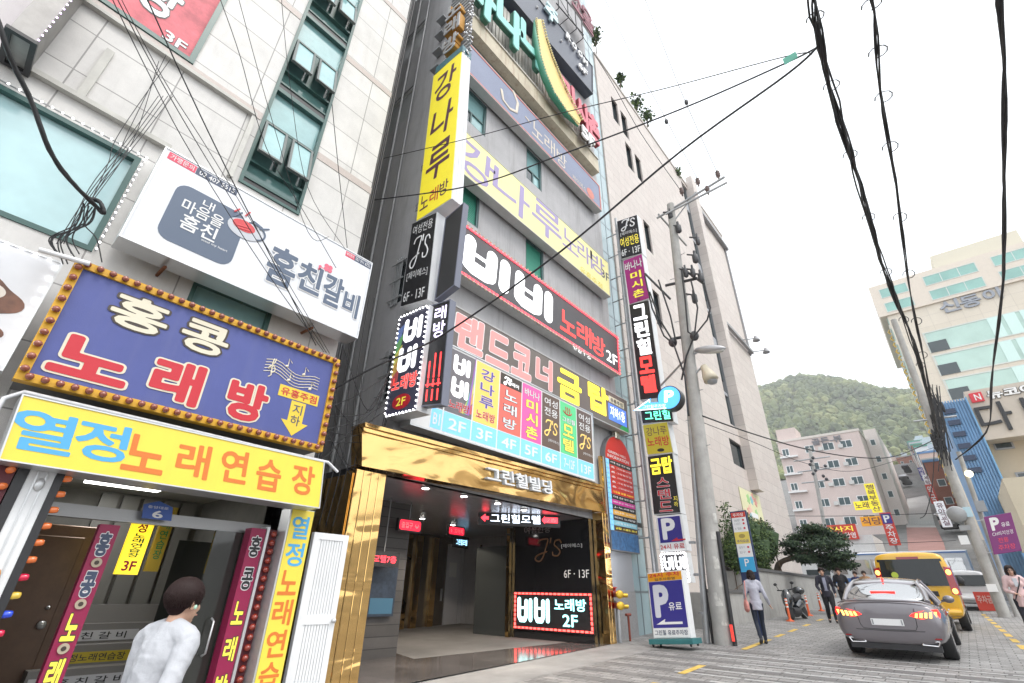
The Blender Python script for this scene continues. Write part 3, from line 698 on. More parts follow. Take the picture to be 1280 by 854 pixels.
text(lf, '그린힐빌딩', (a0, .17, a1, .50), white_p, POR, d=.004, ext=.09, bold=.035)
# ---- lobby
blk = mat('black_gloss_panel', (.012, .012, .014), .06, spec=.7)
dstone = tiles('dark_stone_wall', (.055, .052, .05), (.085, .08, .078), (.02, .02, .02), .45, .22, axis='y', rough=.6, speck=.3, streak=0)
lob = MB(); 
MB().wbox(5.0, 7.62, -.3, 5.1, 15, 3.0).build('lobby_wall', dstone, MBd)
MB().wbox(5.1, 14.9, -.3, 15.3, 15.05, 3.0).build('lobby_back_wall', mat('lobby_brown', (.07, .055, .042), .15, var=.2, vscale=2), MBd)
MB().wbox(12.15, 7.62, -.3, 12.3, 10.4, 3.0).build('lobby_side_wall', blk, MBd)
MB().wbox(12.3, 10.25, -.3, 15.3, 10.4, 3.0).build('lobby_return_wall', blk, MBd); MB().wbox(15.3, 10.25, -.3, 15.4, 15, 3.0).build('lobby_side_wall', mat('lobby_grey', (.10, .09, .08), .2), MBd)
ceil_m = mat('grey_gloss_ceiling', (.50, .50, .53), .28, .6)
cb = MB(); 
for i in range(27): cb.wbox(5.1, 7.62+i*.272, 3.0, 15.3, 7.62+i*.272+.262, 3.06)
cb.build('lobby_ceiling', ceil_m, MBd); MB().wbox(5.0, 7.61, 3.065, 15.4, 15.05, 3.2).build('ceiling_void', black_p, MBd)
gfl = tiles('lobby_granite', (.11, .10, .095), (.15, .135, .13), (.06, .06, .06), .6, .6, axis='h', rough=.13, speck=.45, streak=0, bump=.1, spscale=60)
mb = MB(); mb.add([V(4.95, 7.28, -.235), V(12.6, 7.28, .02), V(15.4, 15, .02), V(4.95, 15, -.2)], [(0, 1, 2, 3)]); mb.build('lobby_floor', gfl, MBd)
# doors at the back
bk = FY(14.9)
a0, b0, a1, b1 = bk.rc((552, 787), (590, 683)); 
ed = MB(); ed.box(bk, a0, b0, (a0+a1)/2-.01, b1, 0, .05); ed.box(bk, (a0+a1)/2+.01, b0, a1, b1, 0, .05); eo = ed.build('elevator_door', mat('brushed_steel', (.62, .62, .64), .4, .25), MBd)
MB().box(bk, (a0+a1)/2-.9, b0+.9, (a0+a1)/2-.82, b0+1.3, .05, .07).box(bk, (a0+a1)/2+.5, b0+.9, (a0+a1)/2+.58, b0+1.3, .05, .07).build('push_plate', grey_p, eo)
MB().box(bk, a0+.12, b0+1.7, a0+.5, b0+2.2, .05, .055).build('paper_notice', mat('paper', (.75, .75, .73), .7), eo)
gp_ = MB()
for u in (507, 521, 541): x_ = bk.px(u, 700)[0]; gp_.box(bk, x_-.12, -.1, x_+.12, 2.9, 0, .14)
gp_.build('gold_pilaster', gold, MBd)
tx = MB(); tx.wbox(12.02, 10.42, -.1, 12.14, 10.54, 2.9); tx.wbox(12.3, 11.9, -.1, 12.36, 11.96, 2.5); tx.build('gold_post', gold, MBd)
MB().wbox(12.10, 10.56, 0, 12.13, 11.9, 2.4).build('glass_door', mat('smoked_glass', (.05, .055, .055), .05, spec=.7), MBd)
for i, q in enumerate(((532, 610), (580, 620), (622, 629), (528, 648), (655, 637), (566, 656))):
    p = at(*q, z=2.99); p.y = max(p.y, 7.9); lt = thing('downlight', 'round white recessed downlight in the lobby ceiling', 'downlight', p, 'downlights in the lobby ceiling')
    lt['label'] = ['round downlight nearest the left column of the gold portal', 'second downlight from the left column of the gold portal', 'third downlight along the front of the lobby ceiling', 'small downlight deeper in the lobby above the red exit board', 'downlight above the blue motel light board in the lobby', 'farthest downlight at the back of the lobby'][i]
    MB().lathe(p-V(0, 0, .012), [(.075, .012), (.10, .012), (.10, 0), (.075, 0)], 18).build('trim_ring', alu, lt)
    MB().lathe(p-V(0, 0, .02), [(.07, .006), (.07, 0)], 18).build('lens', lit('downlight_glow', (1, .97, .92), 14), lt)
    ll_ = bpy.data.lights.new('downlight', 'SPOT'); ll_.energy = 85; ll_.spot_size = RAD(130); ll_.shadow_soft_size = .08; ll_.color = (1, .86, .70); lo_ = bpy.data.objects.new('downlight_lamp', ll_); COL.objects.link(lo_); lo_.parent = lt; lo_.location = (0, 0, -.05)

# ---------------------------------------------------------------- beige building
beige = tiles('beige_stone', (.55, .49, .455), (.585, .53, .49), (.40, .355, .33), 1.35, .62, axis='x', ms=.012, rough=.55, off=.5, speck=.12, streak=.15, bump=.3, spscale=60)
beige_y = tiles('beige_stone_side', (.555, .475, .43), (.60, .525, .475), (.35, .30, .27), 1.35, .62, axis='y', ms=.012, rough=.55, off=.5, speck=.12, streak=.15, bump=.3, spscale=60)
BB = thing('beige_building', 'tall windowless beige stone building with a slim pilaster beside the concrete utility pole', 'building', (25, 9, road_z(25)))
hb_ = []
for p, q in (((783, 190), (788, 208)), ((795, 205), (800, 222)), ((765, 132), (770, 148)), ((777, 150), (782, 166)), ((806, 290), (812, 313)), ((818, 380), (826, 405)), ((805, 400), (810, 418))):
    x, z = f.px(*p); hb_.append((x, z-1.1, x+.75, z+.9))
rec = (27.55, 9.75, 28.75, 28.6); wb = (26.7, 7.35, 28.72, 8.75)
mb = MB(); wall_holes(mb, f, 15.49, -.4, 36.3, 28.9, hb_+[rec, wb], .3)
mb.add([V(15.49, 7.6, 28.9), V(36.3, 7.6, 28.9), V(36.3, 24, 28.9), V(15.49, 24, 28.9)], [(0, 1, 2, 3)])
mb.build('wall', beige, BB)
MB().add([V(36.3, 7.6, -.4), V(36.3, 24, -.4), V(36.3, 24, 28.9), V(36.3, 7.6, 28.9)], [(0, 1, 2, 3)])
q = MB(); q.add([V(15.49, 7.6, -.4), V(15.49, 7.6, 28.9), V(15.49, 24, 28.9), V(15.49, 24, -.4)], [(0, 1, 2, 3)]); q.build('near_side_wall', beige_y, BB); q = MB(); q.add([V(36.3, 7.6, -.4), V(36.3, 24, -.4), V(36.3, 24, 28.9), V(36.3, 7.6, 28.9)], [(0, 1, 2, 3)]); q.build('side_wall', beige_y, BB)
q = MB(); q.box(f, 28.75, 6.3, 29.75, 29.8, 0, .45); q.build('pilaster', beige, BB); 
MB().box(f, 15.49, 28.9, 28.74, 29.15, -.4, .05).box(f, 29.76, 28.9, 36.3, 29.15, -.4, .05).build('parapet', mat('parapet_stone', (.5, .46, .43), .6, var=.1), BB)
for h in hb_:
    fo = MB().ring(f, *h, .06, -.25, -.08).build('window', black_p, BB); MB().box(f, h[0]+.06, h[1]+.06, h[2]-.06, h[3]-.06, -.22, -.18).build('pane', dark_gl, fo)
fo = MB().ring(f, *rec, .08, -.3, -.1).build('window_slot', mat('grey_slot_frame', (.20, .21, .22), .4), BB); gq = MB(); bar = MB(); z = 9.83; k = 0
while z < 28.4:
    MB().box(f, rec[0]+.08, z, rec[2]-.08, min(z+1.9, 28.5), -.26, -.22).build('pane', dark_gl, fo); MB().box(f, rec[0]+.08, z+1.9, rec[2]-.08, z+2.9 if k % 2 else z+2.1, -.27, -.15).build('spandrel', mat('slot_grey', (.42, .44, .47), .4), fo); z += 2.9; k += 1
fo = MB().ring(f, *wb, .08, -.3, -.05).build('box_window', black_p, BB); MB().box(f, wb[0]+.08, wb[1]+.08, wb[2]-.08, wb[3]-.08, -.2, -.15).build('pane', dark_gl, fo)
MB().hexa([f.P(wb[0]+.1, wb[1]-.12, .5), f.P(wb[2]-.1, wb[1]-.12, .5), f.P(wb[2]-.1, wb[1]-.06, .5), f.P(wb[0]+.1, wb[1]-.06, .5), f.P(wb[0]+.1, wb[1]+.5, 0), f.P(wb[2]-.1, wb[1]+.5, 0), f.P(wb[2]-.1, wb[1]+.56, 0), f.P(wb[0]+.1, wb[1]+.56, 0)])
rail = MB(); rail.box(f, 30.2, 27.3, 36.3, 27.6, 0, .30); rail.box(f, 35.9, 17.3, 36.2, 27.3, 0, .12); rail.box(f, 30.3, 17.4, 36.2, 17.62, .10, .30)
rail.build('steel_frame', mat('bare_steel', (.30, .30, .31), .5, .4), BB)
gp2 = MB(); gp2.box(f, 15.49, -.6, 28, 1.0, 0, .10); gp2.build('granite_plinth', MATS['grey_granite'], BB)
for i, x in enumerate((33.6, 36.0)):
    sl_ = thing('flood_lamp', ['grey flood lamp on a bracket high on the beige building nearer the pilaster', 'grey flood lamp on a bracket at the far upper corner of the beige building'][i], 'flood lamp', (x, 7.3, 17.6), 'flood lamps on the beige building')
    MB().tube([V(x, 7.32, 17.5), V(x+.1, 6.5, 17.4)], .04, 6).build('bracket', grey_p, sl_)
    MB().lathe((x+.1, 6.45, 17.3), [(.10, .25), (.13, .12), (.26, -.1), (.24, -.12), (0, -.12)], 12).build('lamp_head', MATS['bare_steel'], sl_)
banner = thing('mural_poster', 'large pale yellow poster with cartoon flowers on the beige wall above the hedge', 'poster', (28, 7.55, 4)); 
a0, b0, a1, b1 = 26.6, 4.05, 30.0, 6.15
plate(f, a0, b0, a1, b1, mat('poster_cream', (.72, .70, .45), .6, var=.08, vscale=1), banner, .02, .04, 'sheet')
cols = [(.75, .35, .30), (.25, .55, .60), (.8, .55, .45), (.35, .6, .25), (.75, .6, .15)]
for i in range(16):
    x = a0+.2+random.random()*(a1-a0-.5); z = b0+.2+random.random()*(b1-b0-.45); r = .08+.16*random.random()
    flat(f, [(x+r*(1+.25*cos(5*t))*cos(t), z+r*(1+.25*cos(5*t))*sin(t)) for t in [2*pi*k/30 for k in range(30)]], mat('poster_ink_%d' % (i % 5), cols[i % 5], .6), banner, .04, .045+.001*i, 'flower_print')
flat(f, rrect(a0+1.2, b0+.75, a0+2.3, b0+1.0, .1), MATS['sign_white'], banner, .04, .07, 'print_band')
# ================================================================== SIGNS
def S(name, label, cat, f, group=None): return thing(name, label, cat, f.P(getattr(f, 'w', 0)/2, 0, 0), group)
def panel(f, m, parent, a0, b0, a1, b1, d0, d1, name='panel'): return MB().box(f, a0, b0, a1, b1, d0, d1).build(name, m, parent)
def frac(f, s0, t0, s1, t1): return (s0*f.w, t0*f.h, s1*f.w, t1*f.h)
def pbox(f, p, q): return f.rc(p, q)
cream = mat('cream_letter', (.72, .66, .52), .5); red_l = mat('red_letter', (.55, .02, .035), .45); wh = MATS['sign_white']
navy = mat('navy_print', (.055, .075, .13), .5); steel_blue = mat('slate_print', (.10, .135, .20), .5)
blue_f = mat('blue_sign_face', (.075, .095, .30), .55, var=.08, vscale=2, bump=.05, streak=.2, dirt=(.16, .17, .30))
yel_fr = mat('yellow_frame', (.70, .38, .02), .5, var=.15)
bulb_m = mat('brown_bulb', (.28, .07, .035), .18, spec=.7, coat=.5)
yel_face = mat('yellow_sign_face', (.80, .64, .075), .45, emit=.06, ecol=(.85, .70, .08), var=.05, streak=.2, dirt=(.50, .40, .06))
sky_b = mat('sky_blue_print', (.09, .40, .70), .5); org = mat('orange_print', (.70, .19, .03), .5)
# --- white barbecue sign
f = quad((207, 187), (465, 328), (445, 424), (153, 292), y=7.05)
o = S('restaurant_sign', 'white barbecue restaurant sign box with a slate rounded square and big grey lettering', 'sign', f)
panel(f, mat('sign_face_white', (.74, .76, .80), .45, var=.03, streak=.16, dirt=(.40, .40, .40)), o, 0, 0, f.w, f.h, -.02, 0, 'face'); MB().ring(f, -.02, -.02, f.w+.02, f.h+.02, .022, -.36, .012).build('frame', alu, o)
panel(f, mat('sign_back', (.35, .35, .34), .6, var=.2), o, 0, 0, f.w, f.h, -.36, -.03, 'box')
flat(f, rrect(.30, .22, 1.28, 1.22, .17), steel_blue, o, 0, .006, 'rounded_square')
text(f, '내', (.66, 1.0, .82, 1.14), wh, o, d=.012, bold=.01); text(f, '마음을', (.44, .78, 1.0, 1.0), wh, o, d=.012, bold=.02); text(f, '홈친', (.50, .50, .98, .76), wh, o, d=.012, bold=.03); text(f, 'steal my heart', (.82, .44, 1.18, .49), wh, o, d=.012, bold=0)
meat = mat('meat_red', (.62, .06, .07), .5)
flat(f, disc(1.30, .98, .26, .17), mat('bowl_grey', (.52, .54, .58), .5), o, .008, .011, 'emblem_bowl'); flat(f, disc(1.27, 1.03, .17, .10), meat, o, .012, .015, 'emblem_meat')
strokes(f, [arc(1.42, 1.02, .18, .14, -60, 120), [(1.1, 1.12), (1.18, 1.24)], [(1.38, 1.2), (1.52, 1.16)], [(1.5, 1.12), (1.62, 1.2)]], .014, steel_blue, o, d=.014, flat=.2, name='emblem_lines')
strokes(f, [[(1.08, 1.2), (1.13, 1.28)], [(1.24, 1.22), (1.28, 1.32)], [(1.18, .99), (1.36, 1.04)], [(1.2, .95), (1.36, .99)]], .013, meat, o, d=.018, flat=.2, name='emblem_lines')
for ch, (a0, b0, a1, b1) in (('홈', (1.75, .30, 2.22, 1.02)), ('친', (2.25, .42, 2.68, .98)), ('갈', (2.72, .36, 3.10, .98)), ('비', (3.13, .33, 3.45, .83))):
    text(f, ch, (a0, b0, a1, b1), steel_blue, o, d=.014, bold=.05, out=(wh, .035)); text(f, ch, (a0, b0, a1, b1), mat('grey_edge', (.30, .33, .38), .5), o, d=.005, bold=.125, name='lettering_edge')  # second text is a wider grey print edging each letter
for k in range(4): flat(f, disc(2.73+.05*cos(pi/4+k*pi/2), 1.06+.05*sin(pi/4+k*pi/2), .042), mat('pink_petal', (.75, .15, .22), .5), o, .004, .008+.001*k, 'petal')
for k in range(3): flat(f, disc(2.60+.03*cos(k*2.1), .99+.03*sin(k*2.1), .028), MATS['pink_petal'], o, .004, .008+.001*k, 'petal')
pk = mat('pink_label', (.68, .06, .12), .5)
panel(f, pk, o, .05, f.h-.16, .42, f.h-.03, 0, .004, 'label_strip'); text(f, '가맹문의', (.08, f.h-.14, .39, f.h-.05), wh, o, d=.008, bold=.01)
panel(f, navy, o, .425, f.h-.16, 1.02, f.h-.03, 0, .004, 'label_strip'); text(f, '02 407 5515', (.47, f.h-.14, .98, f.h-.055), wh, o, d=.008, bold=.015)
panel(f, pk, o, 2.98, f.h-.14, 3.17, f.h-.03, 0, .004, 'label_strip'); text(f, '예약문의', (3.0, f.h-.12, 3.15, f.h-.05), wh, o, d=.008, bold=.01)
panel(f, navy, o, 3.173, f.h-.14, 3.53, f.h-.03, 0, .004, 'label_strip'); text(f, '051 911 6722', (3.19, f.h-.12, 3.51, f.h-.05), wh, o, d=.008, bold=.012)
br = MB(); fw = FY(7.6)
for a in (.9, 3.1): br.tube([V(a, 7.58, 5.05), V(a, 7.2, 5.02)], .025, 6)
br.build('bracket', mat('rusty_steel', (.18, .06, .02), .9, var=.3, vscale=8), o)
# --- blue bulb-framed karaoke sign
f = quad((98, 325), (423, 450), (403, 566), (13, 472), y=6.7)
o = S('bulb_framed_sign', 'blue karaoke sign framed in yellow with rows of brown bulbs and red letters', 'sign', f); BLUE = o
panel(f, blue_f, o, .09, .09, f.w-.09, f.h-.09, -.05, 0, 'face'); MB().ring(f, 0, 0, f.w, f.h, .09, -.10, .03).build('frame', yel_fr, o); panel(f, mat('sign_back_dark', (.12, .12, .12), .6), o, .02, .02, f.w-.02, f.h-.02, -.5, -.101, 'box')
proto = None
for a, b in border_px(f, 27, 10, .045, .045, f.w-.045, f.h-.045):
    if proto is None:
        proto = MB().lathe(f.P(a, b, .03), [(.026, 0), (.028, .008), (.036, .02), (.038, .035), (.030, .055), (.014, .066), (0, .068)], 10, axis=f.n).build('bulb', bulb_m, o); pp = f.P(a, b, .03)
    else:
        c = proto.copy(); COL.objects.link(c); c.parent = o; c.location = proto.location + (f.P(a, b, .03)-pp)
brd = mat('brown_outline', (.06, .045, .035), .5)
text(f, '홍', (*pbox(f, (135, 372), (214, 420))[:2], *pbox(f, (135, 372), (214, 420))[2:]), cream, o, d=.012, bold=.075, out=(brd, .05))
def chw(c, p, q, w_, h_, m, bold, outl, ff=f, oo=o):
    a, b = ff.px(*p); text(ff, c, (a-w_/2, b-h_/2, a+w_/2, b+h_/2), m, oo, d=.012, bold=bold, out=outl)
o.children and None
for ch in [c for c in o.children if c.name.startswith('lettering')]: bpy.data.objects.remove(ch)
chw('홍', (176, 394), None, .58, .43, cream, .055, (brd, .05)); chw('콩', (257, 423), None, .56, .43, cream, .055, (brd, .05))
chw('노', (117, 451), None, .70, .46, red_l, .07, (cream, .045)); chw('래', (222, 477), None, .55, .54, red_l, .07, (cream, .045)); chw('방', (309, 502), None, .52, .54, red_l, .07, (cream, .045))
ax, bx = f.px(328, 462); st = []
for k in range(5): st.append([(ax+.02+t*.075, bx+.17-k*.045+.045*sin(t*.75)-t*.006) for t in range(12)])
strokes(f, st, .006, cream, o, d=.006, flat=.4, name='music_staff', n=5)
cl = arc(ax+.12, bx+.05, .045, .05, -90, 200, 12)+[(ax+.14, bx+.16), (ax+.15, bx+.22), (ax+.12, bx+.21), (ax+.11, bx+.13), (ax+.13, bx-.04), (ax+.10, bx-.07)]
strokes(f, [cl], .009, cream, o, d=.008, flat=.4, name='music_clef', n=5)
nts = []
for u, v in ((.33, .17), (.60, .13), (.40, -.03), (.74, -.06)): nts += [[(ax+u, bx+v), (ax+u, bx+v+.12), (ax+u+.05, bx+v+.07)], [(ax+u-.02, bx+v-.005), (ax+u-.008, bx+v+.002)]]
strokes(f, nts, [.007, .02]*4, cream, o, d=.010, flat=.4, name='music_note', n=5)
yl = mat('yellow_label', (.78, .56, .05), .5); a0, b0, a1, b1 = pbox(f, (348, 478), (396, 508)); a0 = f.px(348, 490)[0]; a1 = f.px(397, 505)[0]; bm = f.px(372, 494)[1]
panel(f, yl, o, a0, bm-.085, a1, bm+.085, 0, .005, 'yellow_strip'); text(f, '유흥주점', (a0+.03, bm-.06, a1-.03, bm+.06), red_l, o, d=.009, bold=.03)
am = (a0+a1)/2+.02; flat(f, [(am-.11, bm-.10), (am-.11, bm-.40), (am-.2, bm-.40), (am, bm-.60), (am+.2, bm-.40), (am+.11, bm-.40), (am+.11, bm-.10)], yl, o, 0, .005, 'arrow'); text(f, '지하', (am-.07, bm-.46, am+.07, bm-.13), navy, o, d=.009, bold=.01, rows=['지', '하'])
# --- yellow practice room sign
f = quad((25, 492), (407, 577), (398, 636), (0, 575), y=6.62)
o = S('yellow_fascia_sign', 'long yellow fascia sign with blue and orange letters over the karaoke doorway', 'sign', f)
panel(f, yel_face, o, .01, .01, f.w-.01, f.h-.01, -.02, 0, 'face'); MB().ring(f, 0, 0, f.w, f.h, .014, -.45, .01).build('frame', alu, o); panel(f, MATS['sign_back'], o, .015, .015, f.w-.015, f.h-.015, -.45, -.021, 'box')
for ch, (u, v), w_, m in (('열', (55, 540), .50, sky_b), ('정', (128, 552), .46, sky_b), ('노', (182, 568), .40, org), ('래', (242, 576), .36, org), ('연', (293, 583), .33, org), ('습', (336, 594), .33, org), ('장', (379, 600), .33, org)):
    a, b = f.px(u, v); text(f, ch, (a-w_/2, b-.20, a+w_/2, b+.20), m, o, d=.004, bold=.045)
tb = MB(); tb.tube([at(u, v, y=6.72) for u, v in ((-8, 520), (5, 498), (30, 490), (120, 511), (250, 541), (330, 560), (410, 578), (422, 590))], .022, 8); tag(tb.build('white_hose', mat('hose_white', (.7, .7, .72), .5)), 'white flexible conduit lying along the top of the long yellow fascia sign', 'conduit')
# --- number plate
f = quad((180, 627), (217, 629), (214, 651), (177, 647), y=7.42); f.ex = V(1, 0, 0); f.n = f.ex.cross(f.ez)
o = S('house_number_plate', 'blue house number plate reading 6 above the dark karaoke doorway', 'number plate', f)
flat(f, [(0, 0), (f.w, 0), (f.w, f.h*.8), (f.w*.5, f.h*1.1), (0, f.h*.8)], mat('plate_blue', (.03, .09, .36), .4), o, 0, .01, 'plate'); text(f, '6', (f.w*.32, f.h*.08, f.w*.68, f.h*.52), wh, o, d=.014, bold=.05); text(f, '중앙대로', (f.w*.15, f.h*.62, f.w*.85, f.h*.78), wh, o, d=.014, bold=0)
# --- vertical signs of the left entrance
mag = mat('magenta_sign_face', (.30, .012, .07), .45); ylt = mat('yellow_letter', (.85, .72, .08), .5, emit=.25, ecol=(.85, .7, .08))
rope = mat('rope_disc', (.48, .40, .30), .8)
f = quad((126, 651), (150, 655), (92, 854), (55, 854), y=7.3); f.ex = V(1, 0, 0); f.n = f.ex.cross(f.ez)
f2 = Fr(at(126, 655, y=7.3), (1, 0, 0), (0, 0, 1)); top = f2.o.z; f2.o.z = -.36; f2.w = at(151, 657, y=7.3).x-f2.o.x; f2.h = top+.36
o = S('vertical_sign', 'magenta vertical sign with rope rings between its syllables beside the brown door', 'sign', f2, 'vertical signs at the karaoke doorway'); f = f2
panel(f, mag, o, 0, 0, f.w, f.h, -.12, 0, 'face'); n = 5; hh = f.h/5.15
for i, ch in enumerate('홍콩노래방'):
    b1 = f.h-.06-i*hh; text(f, ch, (.035, b1-.27, f.w-.035, b1-.02), navy if i < 2 else ylt, o, d=.006, bold=.06, out=(wh if i < 2 else brd, .05))
    if i < 4: flat(f, disc(f.w/2, b1-.335, .048), rope, o, 0, .02, 'rope_ring'); flat(f, disc(f.w/2, b1-.335, .022), brd, o, .02, .024, 'rope_ring')
f = Fr(at(240, 905, y=7.25), (1, 0, 0), (0, 0, 1)); f.w = .20; f.h = at(318, 660, y=7.25).z-f.o.z
f.o = V(at(318, 660, y=7.25).x-.03, 7.25, f.o.z)
o = S('vertical_sign', 'dark magenta vertical sign joined to a strip of round brown bulbs', 'sign', f, 'vertical signs at the karaoke doorway')
panel(f, mag, o, 0, 0, f.w, f.h, -.2, 0, 'face'); hh = f.h/5.4
for i, ch in enumerate('홍콩노래방'): b1 = f.h-.1-i*hh; text(f, ch, (.03, b1-.26, f.w-.03, b1), black_p if i < 2 else ylt, o, d=.005, bold=.05, out=(wh if i < 2 else brd, .05))
MB().box(f, f.w+.005, 0, f.w+.04, f.h+.03, -.2, .02).build('edge_trim', alu, o); panel(f, mat('maroon_strip', (.10, .012, .02), .5), o, f.w+.045, 0, f.w+.17, f.h, -.2, 0, 'bulb_strip')
proto = None
for i in range(22):
    p = f.P(f.w+.105, f.h-.06-i*.112, 0)
    if proto is None: proto = MB().lathe(p, [(.03, 0), (.04, .02), (.042, .035), (.03, .06), (0, .07)], 10, axis=f.n).build('bulb', mat('red_brown_bulb', (.30, .035, .02), .15, coat=.6), o); pp = p
    else: c = proto.copy(); COL.objects.link(c); c.parent = o; c.location = proto.location+(p-pp)
f = Fr(V(0, 6.98, road_z(3)), (1, 0, 0), (0, 0, 1)); f.o.x = at(364, 640, y=6.98).x; f.w = at(393, 641, y=6.98).x-f.o.x; f.h = at(378, 638, y=6.98).z-f.o.z
o = S('vertical_sign', 'yellow vertical sign with blue and orange letters leaning beside the white panel door', 'sign', f, 'vertical signs at the karaoke doorway')
panel(f, yel_face, o, .02, 0, f.w, f.h, -.01, 0, 'face'); panel(f, alu, o, -.005, -.01, f.w+.005, f.h+.01, -.28, -.011, 'box')
hh = f.h/7.0
for i, ch in enumerate('열정노래연습장'): b1 = f.h-.08-i*hh; text(f, ch, (.05, b1-hh*.86, f.w-.04, b1), sky_b if i < 2 else org, o, d=.004, bold=.04)
# white panel door + left column with lamps
f = Fr(V(0, 7.12, road_z(4)), (1, 0, 0), (0, 0, 1)); a0 = at(393, 665, y=7.12).x; a1 = at(436, 668, y=7.12).x; h = at(410, 667, y=7.12).z-f.o.z
f.o.x = a0; f.w = a1-a0; f.h = h
o = S('panel_door', 'white grooved metal door with a round knob left of the gold portal', 'door', f)
MB().box(f, 0, .03, f.w, h, -.06, -.012).build('leaf', white_p, o); fr_ = MB(); fr_.ring(f, 0, .03, f.w, h, .09, -.012, .015); fr_.box(f, .09, h*.45, f.w-.09, h*.45+.12, -.012, .015); fr_.build('door_frame', white_p, o)
gr = MB(); n = 9
for (z0, z1) in ((.12, h*.45), (h*.45+.12, h-.09)):
    for k in range(n): x0 = .09+(f.w-.18)*k/n; gr.box(f, x0+.006, z0, x0+(f.w-.18)/n-.006, z1, -.012, .004)
gr.build('grooved_panel', white_p, o); MB().lathe(f.P(f.w-.05, h*.47, .015), [(.014, 0), (.014, .03), (.03, .04), (.033, .06), (.02, .075), (0, .078)], 14, axis=f.n).build('door_knob', alu, o)
f = Fr(V(at(18, 640, y=6.9).x, 6.9, road_z(0)), (1, 0, 0), (0, 0, 1)); xa = at(37, 590, y=6.9).x; xb = at(72, 590, y=6.9).x; f.o.x = xa; f.w = xb-xa; f.h = 2.13-f.o.z
o = S('lamp_column', 'white metal entrance column edged with black strips of amber and coloured bulbs', 'column', f)
panel(f, white_p, o, .0, 0, f.w, f.h, -.5, 0, 'column_face'); MB().box(f, .06, 0, .075, f.h, 0, .006).box(f, f.w-.075, 0, f.w-.06, f.h, 0, .006).build('trim', alu, o)
panel(f, black_p, o, f.w+.002, 0, f.w+.07, f.h, -.45, .01, 'black_strip'); panel(f, black_p, o, -.09, 0, -.002, f.h, -.45, .01, 'black_strip'); panel(f, mat('maroon_strip', (.1, .012, .02), .5), o, -.4, 0, -.1, f.h, -.45, 0, 'maroon_panel')
bc = [('amber_bulb', (.55, .13, .03))]*6+[('red_bulb', (.5, .01, .05)), ('yellow_bulb', (.55, .38, .05)), ('blue_bulb', (.02, .06, .5)), ('red_bulb', (.5, .01, .05)), ('yellow_bulb', (.55, .38, .05)), ('amber_bulb', (.55, .13, .03)), ('blue_bulb', (.02, .06, .5)), ('yellow_bulb', (.55, .38, .05))]
for i, (nm, cc) in enumerate(bc):
    p = f.P(f.w+.07, f.h-.05-i*.155, -.03); MB().lathe(p, [(.03, 0), (.034, .02), (.03, .055), (.024, .07), (0, .075)], 8, axis=(1, -.3, .1)).build('bulb', mat(nm, cc, .15, coat=.6, emit=.25, ecol=cc), o)
for i in range(9): MB().lathe(f.P(-.15, f.h-.04-i*.155, 0), [(.03, 0), (.036, .02), (.03, .06), (0, .075)], 8, axis=(.3, -1, 0)).build('bulb', MATS['amber_bulb'], o)
MB().ball(f.P(f.w*.55, f.h*.985-.1, .01), .05, 12, 8, sc=(.8, .35, 1.3)).build('lamp_boss', alu, o); MB().ball(f.P(f.w*.5, f.h*.62, .02), .05, 12, 8, sc=(.7, .6, 1.4)).build('amber_lamp', mat('amber_lamp', (.65, .32, .06), .2), o)
# lit sign hanging in the stairwell
f = quad((168, 650), (186, 650), (163, 718), (143, 718), y=8.3); g = Fr(f.o, (1, 0, 0), (0, 0, 1)); g.w = .25; g.h = at(170, 650, y=8.3).z-at(153, 718, y=8.3).z; g.o = V(at(146, 700, y=8.3).x+.03, 8.3, at(153, 718, y=8.3).z)
o = S('hanging_lightbox', 'glowing yellow lightbox marked 3F hanging inside the dark stairwell', 'lightbox', g)
panel(g, lit('yellow_glow', (.95, .70, .03), .8), o, 0, 0, g.w, g.h, -.08, 0, 'face'); text(g, '노래연습장', (.06, .2, g.w-.06, g.h-.16), mat('green_letter', (.02, .22, .06), .5), o, d=.005, bold=.04, rows=list('노래연습장')); text(g, '3F', (.05, .04, g.w-.05, .16), red_l, o, d=.005, bold=.05); text(g, '정', (.07, g.h-.15, g.w-.07, g.h-.02), red_l, o, d=.005, bold=.05)
g = Fr(g.P(.38, .05, -.25), (1, 0, 0), (0, 0, 1)); g.w, g.h = .16, .85; o = S('hanging_lightbox', 'dimmer yellow box standing for the mirror image of the glowing 3F lightbox', 'lightbox', g)  # reflection of the lit sign, added as a dimmer solid box
panel(g, mat('mirrored_yellow', (.45, .33, .02), .5), o, 0, 0, g.w, g.h, -.08, 0, 'face'); text(g, '노래연습장', (.03, .15, g.w-.03, g.h-.05), MATS['green_letter'], o, d=.005, bold=.03, rows=list('노래연습장'))
# photo board on the far left, LED lit edges
f = Fr(V(-2.2, 6.9, 0), (1, 0, 0), (0, 0, 1)); b0 = at(5, 462, y=6.9); b1 = at(76, 330, y=6.9); f.o = V(-2.2, 6.9, b0.z); f.w = b1.x+2.2; f.h = b1.z-b0.z
o = S('photo_board', 'pale food photo board at the left edge above the yellow fascia', 'sign board', f)
panel(f, mat('photo_pale', (.66, .67, .70), .4, var=.06, vscale=3), o, 0, 0, f.w, f.h, -.06, 0, 'face'); MB().ring(f, -.02, -.02, f.w+.02, f.h+.02, .02, -.3, .01).build('frame', alu, o)
food = mat('photo_brown', (.16, .065, .035), .35, var=.5, vscale=6)
for (x, z, r1, r2) in ((f.w-.42, f.h*.52, .30, .22), (f.w-.62, f.h*.30, .34, .22), (f.w-.34, f.h*.26, .2, .13), (f.w-.8, f.h*.62, .28, .2)):
    flat(f, [(x+r1*(1+.14*sin(3*t+x))*cos(t), z+r2*(1+.12*cos(4*t))*sin(t)) for t in [2*pi*k/36 for k in range(36)]], food, o, 0, .004+.002*r1, 'food_print')
